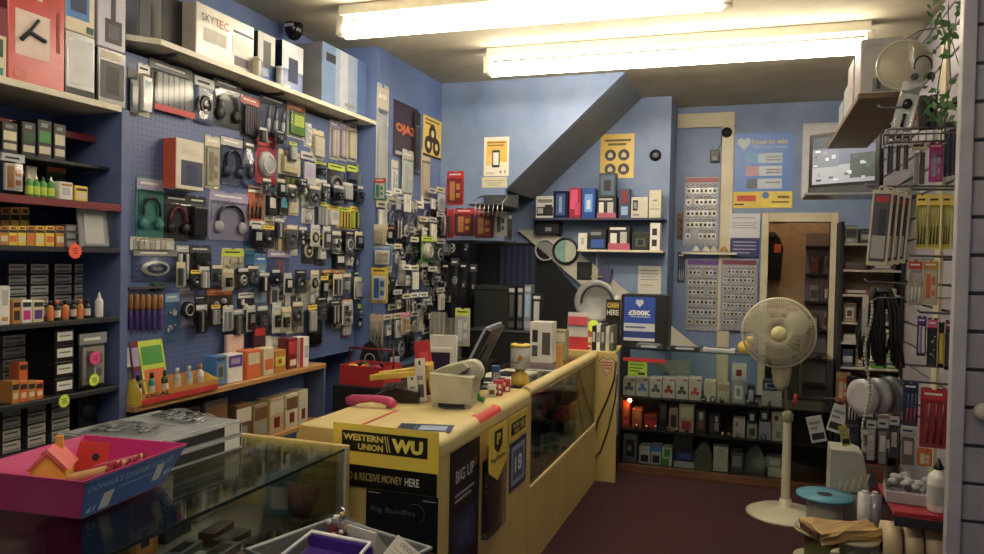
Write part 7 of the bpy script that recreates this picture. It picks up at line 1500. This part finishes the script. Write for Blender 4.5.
# printed picture bags
for i in range(4):
    Y = 3.70-.0+.035*i
    loc, rz, w, h = BW((867+i*7, 190+i*1.5, 888+i*6, 266-i), Y)
    t = thing('picture_bag', ['cream-bordered picture bag at the front of its row on the right', 'cream-bordered picture bag second in its row on the right', 'cream-bordered picture bag third in its row on the right', 'cream-bordered picture bag last in its row on the right'][i], 'bag', loc, -.2, 'cream-bordered picture bags', rot=(0, .06, -.2))
    obj('bag', MB().box(-w/2, -.003, 0, w/2, .003, h, mat('#c8c0a8', .5), .002), t); obj('picture', MB().rects([(.1, .06, .88, .95, '#4a4a58'), (.2, .84, .8, .92, 'red'), (.15, .1, .8, .4, '#a8a8ac'), (.4, .4, .75, .75, '#2a3048')], w, h, -.003), t); obj('handle', MB().torus((0, 0, h), w*.2, .004, mat('bone'), a0=0, a1=PI, n=12, seg=5), t)
PR((908, 260, 922, 306), 3.30, 'tools', 'bone', 'red', 'white', 'lgrey', 'white knife pack with red tip, left of its orange neighbour', rz=-.1)
PR((923, 260, 938, 305), 3.32, 'sheet', 'cream', 'amber', 'bone', 'orange', 'cream pack with orange print beside the white knife pack', rz=-.1, d=.015)
# lace bundle
p = at(882, 288, Y=3.6); q = at(882, 366, Y=3.6)
t = thing('lace_bundle', 'thick bundle of black laces hanging from a wire hook', 'laces', (p.x, 3.6, q.z)); H = p.z-q.z; Rl = random.Random(9)
for i in range(48):
    x = Rl.uniform(-.085, .085); y = Rl.uniform(-.05, .05); b = MB(); b.tube([(x*.35, y*.4, H), (x*.8, y, H*.75), (x+Rl.uniform(-.01, .01), y, H*.4), (x+Rl.uniform(-.015, .015), y, Rl.uniform(0, .06))], .0065, mat(Rl.choice(['#151416', '#221f20', '#2e2a28']), .7), 5); obj('lace', b, t)
obj('tie_band', MB().lathe([(.035, H*.95), (.037, H*.96), (.035, H)], mat('dgrey'), 14), t)
p = at(863, 300, Y=3.7); q = at(857, 440, Y=3.7)
t = thing('white_chain', 'white beaded chain hanging left of the black laces', 'chain', (p.x, 3.50, q.z)); b = MB(); H = p.z-q.z; n = 40
for i in range(n): b.ball((-.012*math.sin(i*.3), 0, H*i/(n-1)), .007, mat('#a8a49c', .4), (1, 1, 1.3), 6)
obj('beads', b, t); obj('hang_wire', MB().tube([(0, 0, H), (.03, 0, H+.02), (.40, 0, H+.03)], .003, metal('grey'), 5), t)
# small packs
SP = [((917, 316, 926, 356), 'sticks', '#5a2a5c', 'purple', 'lilac', 'white', 'narrow purple lipstick pack on the right wall'), ((927, 318, 937, 366), 'bits', 'dark', 'pink', 'white', 'grey', 'dark make-up pack with white label on the right wall'), ((938, 322, 944, 367), 'sticks', 'black', None, 'yellow', 'yellow', 'slim black pack holding a yellow pen'), ((945, 320, 952, 370), 'sticks', 'dark', 'dred', 'dgrey', 'navy', 'slim dark pack nearest the post below the laces'),
 ((903, 382, 918, 426), 'tools', '#22346c', 'dblue', 'red', 'white', 'blue card with a red and white razor'), ((920, 388, 947, 448), 'tools', '#b8202c', 'red', '#8c1a22', 'silver', 'large red tool card beside the post'), ((862, 296, 868, 336), 'sheet', 'bone', None, 'bone', 'lgrey', 'narrow bone-coloured pack left of the laces')]
for r_, kd, c1, c2, c3, c4, l in SP: PR(r_, 3.33, kd, c1, c2, c3, c4, l, rz=-.1, d=.025)
for i, (px, py, l) in enumerate(((863, 397, 'clear roll of silver tape, leftmost under the laces'), (877, 396, 'clear roll of silver tape, middle one under the laces'), (891, 395, 'clear grey tape roll nearest the blue razor card'))):
    p = at(px, py, Y=3.6); t = thing('tape_roll', l, 'tape', (p.x, 3.60, p.z), -.9); obj('tape', MB().lathe([(.05, -.015), (.078, -.015), (.078, .015), (.05, .015)], mat(['#b0b0b4', '#8c8c92', '#5c5c62'][i], .3), 26, (0, 0, 0), 'y'), t); obj('hang_tab', MB().box(-.012, -.002, .08, .012, .002, .125, PLASTIC), t)
for i, (a, c_, y0, y1, c, l) in enumerate(((866, 876, 420, 462, '#9a9aa8', 'clear pack with a lilac-grey roll below the tape rolls'), (877, 888, 418, 466, '#7c7c8c', 'clear pack with a slate roll below the tape rolls'), (889, 899, 416, 460, '#3a3a44', 'clear pack with a dark roll below the tape rolls'), (900, 916, 426, 466, '#6c6660', 'clear pack of brown strips near the red card'))):
    PR((a, y0, c_, y1), 3.6, 'block', None, 'silver', c, 'lgrey', l, style='bag', rz=-.15, d=.04)
PR((917, 448, 932, 466), 3.35, 'sheet', 'orange', None, 'amber', 'bone', 'small orange pack under the red tool card', rz=-.1, d=.015)
# white and black labels fluttering left of the tape
for i, (a, c_, y0, y1, rz, c, l) in enumerate(((812, 828, 416, 442, .1, '#c8c8c8', 'white printed card tilted beside the fan, lower one'), (826, 842, 404, 432, -.1, '#d0d0d0', 'white printed card tilted beside the fan, upper one'), (843, 852, 425, 446, .2, '#b8b428', 'lime-edged card between the white cards and the tapes'))):
    loc, r0, w, h = BW((a, y0, c_, y1), 3.9); t = thing('printed_card', l, 'card', loc, rz, rot=(0, .25*(1 if i % 2 else -1), rz)); obj('card', MB().box(-w/2, 0, 0, w/2, .006, h, mat(c, .4)), t); obj('print', MB().rects([(.1, .1, .9, .35, 'dark'), (.1, .5, .6, .6, 'grey'), (.1, .7, .8, .8, 'grey')], w, h, 0), t)
PR((836, 372, 850, 402), 3.92, 'sheet', 'kraft', None, 'orange', 'bone', 'orange and kraft printed pack above the white tilted cards', rz=0, d=.02)
PR((846, 376, 858, 424), 3.85, 'tools', 'black', None, 'white', 'lgrey', 'black pack with long white tool beside the bead chain', rz=0, d=.02)
r = thing('card_rail', 'dark wire rail from the right wall carrying the tilted white cards', 'hook', (XW-.0005, 3.95, ztop(404, 3.95))); obj('rod', MB().tube([(0, 0, 0), (-.56, 0, 0)], .005, metal('dgrey', .4), 6), r); obj('back_plate', MB().box(-.006, -.03, -.02, 0, .03, .02, metal('dgrey', .5)), r)
# =================================================================== low goods on the right floor
# red shelf, box, bottle
ZRS = at(918, 503, Y=3.35).z
ZRS += .012
r = thing('low_shelf', 'red low shelf on the right carrying a clear box and a bottle', 'shelf', (0, 0, ZRS-.02)); x0 = at(888, 510, Y=3.3).x; obj('board', MB().box(x0, 3.16, 0, .8995, 3.55, .02, mat('#a8202c', .4), .002), r); obj('support', MB().box(x0+.05, 3.48, -ZRS+.362, x0+.07, 3.52, 0, mat('#3c3a3c')), r); obj('front_strip', MB().box(x0, 3.156, -.035, .86, 3.16, .0, mat('#2c2a38')), r)
loc, rz, w, h = BW((884, 474, 926, 508), 3.26); t = thing('clear_box', 'clear lidded box with crumpled white contents on the red shelf', 'box', (loc.x+.03, 3.26, ZRS+.0005), -.1)
w = .19; hh = .10; b = MB(); b.box(-w/2, 0, 0, w/2, .18, .045, mat('#b4acb4', .4), .003); obj('tray', b, t); b = MB(); b.box(-w/2, 0, .046, w/2, .18, hh, PLASTIC, .004); obj('clear_lid', b, t); b = MB(); Rk = random.Random(2)
for i in range(16): b.ball((Rk.uniform(-.07, .07), Rk.uniform(.03, .15), .06+Rk.uniform(0, .02)), .02, mat('#bcbcbc', .5), (1, 1, .6), 7)
obj('contents', b, t); obj('round_label', MB().lathe([(.014, -.0015), (.014, -.0005)], 'dgrey', 14, (-.02, 0, .065), 'y'), t)
p = at(936, 508, Y=3.24); bt = bottle((p.x, 3.22, ZRS+.0005), .2, .036, 'white', 'black', 'white bottle with black nozzle at the end of the red shelf', True, name='nozzle_bottle', band='lgrey')
# masking tape rolls on lower board
ZT2 = .05
r = thing('floor_plinth', 'dark low plinth on the carpet under the red shelf', 'plinth', (0, 0, 0)); obj('plinth_body', MB().box(.42, 3.10, 0, .8995, 3.62, .34, mat('#3a3438', .6), .004), r); obj('plinth_edge', MB().box(.415, 3.095, .32, .8995, 3.10, .345, mat('#54504c')), r)
for i, (px, l) in enumerate(((890, 'masking tape roll standing on edge, leftmost of three'), (911, 'masking tape roll standing on edge, middle of three'), (932, 'masking tape roll standing on edge, rightmost of three'))):
    p = at(px, 540, Y=3.27); t = thing('tape_roll', l, 'tape', (p.x, 3.27, .3405+.085), 0, 'masking tape rolls'); obj('tape', MB().lathe([(.04, -.03), (.085, -.03), (.085, .03), (.04, .03)], mat('#c8b48c', .5), 30, (0, 0, 0), 'x'), t); obj('core', MB().lathe([(.036, -.03), (.0395, -.03), (.0395, .03), (.036, .03)], mat('#8c7450'), 24, (0, 0, 0), 'x'), t)
for i, (px, py, c, l) in enumerate(((868, 500, '#c4c4c8', 'upright roll of clear film beside the red shelf'), (879, 502, '#8c8c98', 'upright roll of grey film nearest the red shelf'))):
    p = at(px, py, Y=3.4); t = thing('film_roll', l, 'roll', (p.x, 3.50, .3405), 0); obj('roll', MB().lathe([(.012, 0), (.026, 0), (.026, .21), (.012, .21)], mat(c, .2), 24), t); obj('core', MB().cyl((0, 0, 0), (0, 0, .22), .011, mat('bone'), 12), t)
# white plastic bag block
p0 = at(829, 500, Y=3.95); p1 = at(872, 452, Y=3.95)
t = thing('carrier_bag', 'greyish-white plastic bag slumped between fan and tape rolls', 'bag', ((p0.x+p1.x)/2, 4.0, 0)); w = p1.x-p0.x; H = p1.z
b = MB(); b.prism([(-w*.5, 0), (w*.5, 0), (w*.5, H*.62), (w*.28, H*.98), (w*.1, H), (-w*.5, H), (-w*.52, H*.5)], -.08, .1, mat('#b0aea4', .4)); obj('bag', b, t); b = MB(); 
for i in range(5): b.prism([(-w*.35+.03*i, H*.66+.012*i), (-w*.3+.03*i, H*.67+.012*i), (-w*.22+.03*i, H*.76+.012*i), (-w*.27+.03*i, H*.77+.012*i)], -.083, -.0805, mat('#ccc8ac', .4))
obj('print', b, t); obj('slit', MB().box(-.0, -.083, H*.68, w*.36, -.0805, H*.69, 'dgrey'), t)
CB((812, 452, 829, 484), 4.02, None, .05, '#a83a30', 'red magazine pack propped between the fan pole and white bag', art=[(.1, .5, .9, .9, 'skin'), (.1, .1, .9, .3, 'dgrey'), (.4, .3, .8, .6, 'cream')]) if False else None
# cable drums
def drum(x, y, z, r, h, cf, cc, label, rz=0, lf=None):
    t = thing('cable_drum', label, 'cable drum', (x, y, z), rz)
    for s, nm in ((0, 'lower_flange'), (h-.012, 'upper_flange')):
        b = MB(); b.lathe([(.028, s), (r, s), (r, s+.012), (.028, s+.012)], mat(lf if (lf and s == 0) else cf, .45), 36); obj(nm, b, t)
    obj('wound_cable', MB().lathe([(.05, .0125), (r*.62, .0125)]+[(r*(.62+.012*(i % 2)), .0125+(h-.037)*i/16) for i in range(1, 17)]+[(r*.62, h-.0125), (.05, h-.0125)], mat(cc, .5), 32), t)
    obj('dark_hole_core', MB().lathe([(.024, 0.002), (.0275, .002), (.034, h+.0012), (.03, h+.0016)], mat('#26282a'), 20), t)  # dark cap paints in the shaded hole of the drum
    return t
x, y = .335, 3.80
drum(x, y, .001, .135, .13, '#3c4a50', '#4a5a60', 'lowest dark grey cable drum of the stack on the carpet')
drum(x-.005, y, .132, .125, .15, '#b4b090', '#6a6a3c', 'olive cable drum with cream flange, middle of the stack')
drum(x, y, .283, .125, .16, '#4a94b0', '#b8b8a4', 'white cable drum with bright blue flange, topmost of the stack', lf='#b4b090')
drum(.405, 3.28, .3405-.0, .09, .09, '#b8b08c', '#9a9a84', 'cream cable drum under the crumpled brown paper bag')
t = thing('paper_bag', 'crumpled brown paper bag lying on the cream cable drum', 'bag', (.365, 3.27, .4318), .4); b = MB(); b.box(-.14, -.06, 0, .12, .06, .04, mat('#b08c50', .7)); bmesh.ops.subdivide_edges(b.bm, edges=list(b.bm.edges), cuts=4, use_grid_fill=True); Rk = random.Random(4)
for v in b.bm.verts: 
    v.co += Vector((Rk.uniform(-.008, .008), Rk.uniform(-.008, .008), Rk.uniform(-.004, .014)*(v.co.z > .01))); v.co.y *= 1+.5*(v.co.x < 0)*abs(v.co.x)/.14
obj('bag', b, t); obj('open_mouth', MB().box(-.15, -.07, .01, -.142, .07, .035, mat('#5c4424')), t)
# slatwall knob hook on the post side panel
p = at(982, 411, Y=2.89); t = thing('wall_hook', 'round pale hook fixed on the grey slats at the right edge', 'hook', (p.x, 2.8995, p.z)); obj('knob', MB().lathe([(.012, -.045), (.026, -.04), (.03, -.025), (.02, -.012)], mat('#c0bcac', .4), 22, (0, 0, 0), 'y'), t); obj('stem', MB().cyl((0, 0, 0), (0, -.02, 0), .008, metal(), 10), t)
# added back-room bulb, itself out of view, so the storeroom reads through the doorway
t = thing('added_room_bulb', 'added bulb out of view brightening the back room beyond the doorway', 'lamp', (.30, 7.75, ZC)); obj('cord', MB().cyl((0, 0, -.25), (0, 0, 0), .006, 'bone', 6), t); obj('bulb', MB().ball((0, 0, -.30), .05, emit('added_bulb_glow', '#ffdcae', 110)), t)
# =================================================================== labels: single out look-alikes by their place in the row or stack
bpy.context.view_layer.update()
ORD = ['first', 'second', 'third', 'fourth', 'fifth', 'sixth', 'seventh', 'eighth', 'ninth', 'tenth', 'eleventh', 'twelfth']
by = {}
for o in THINGS:
    if o.name in bpy.data.objects: by.setdefault(o['label'], []).append(o)
for lab_, os_ in by.items():
    if len(os_) < 2: continue
    cols = []
    for o in sorted(os_, key=lambda o: pj(o.location)[0]):
        for c in cols:
            if abs(pj(c[0].location)[0]-pj(o.location)[0]) < 2.5: c.append(o); break
        else: cols.append([o])
    for i, c in enumerate(cols):
        c.sort(key=lambda o: -o.location.z)
        for j, o in enumerate(c):
            s = lab_
            if len(cols) > 1: s += ', %s %sfrom left' % (ORD[i], 'column ' if len(c) > 1 else '')
            if len(c) > 1: s += ', %s from top' % ORD[j]
            o['label'] = s

# =================================================================== pieces of parts go one level deeper
SUB = {'pin': 'adaptor_body', 'face_plate': 'casing', 'rim': 'round_body', 'symbol_centre': 'round_symbol', 'picture': 'screen', 'phone_screen': 'printed_phone', 'lens': 'sensor_body', 'window': 'case', 'keypad': 'telephone_body',
       'header_band': 'backing_card', 'red_foot': 'backing_card', 'printed_side': 'carton_body', 'ear_cup': 'headband', 'lettering': ('printed_artwork', 'printed_front', 'sheet', 'tray_body', 'shield'), 'coin_slot': ('lid', 'roof'), 'cap': 'bottle_body', 'badge_cap': 'front_grille',
       'vent_panel': 'screen_back', 'front_bezel': 'screen_back', 'collar': 'outer_pole', 'height_knob': 'outer_pole', 'blade': 'hub', 'label_card': 'black_strip', 'gadget_face': 'gadget_body', 'core': ('tape', 'roll'), 'hang_tab': 'tape', 'double_stripe': 'printed_artwork', 'spine_label': 'cover', 'cover_picture': 'cover', 'top_panel': 'case', 'front_strip': 'case'}
base = lambda n: n.split('.')[0]
for root in list(THINGS):
    if root.name not in bpy.data.objects or root.type != 'EMPTY': continue
    ch = list(root.children)
    for c in ch:
        want = SUB.get(base(c.name))
        if not want: continue
        want = (want,) if isinstance(want, str) else want
        cand = [p for n in want for p in ch if base(p.name) == n and p.parent == root and p.location.length < 1e-9 and tuple(p.rotation_euler) == (0, 0, 0)]
        if cand:
            if len(cand) > 1 and c.location.length > 1e-6: cand.sort(key=lambda p: (Vector([sum(v[k] for v in p.bound_box)/8 for k in range(3)])-c.location).length)
            elif len(cand) > 1: cand.sort(key=lambda p: (Vector([sum(v[k] for v in p.bound_box)/8 for k in range(3)])-Vector([sum(v[k] for v in c.bound_box)/8 for k in range(3)])).length)
            c.parent = cand[0]
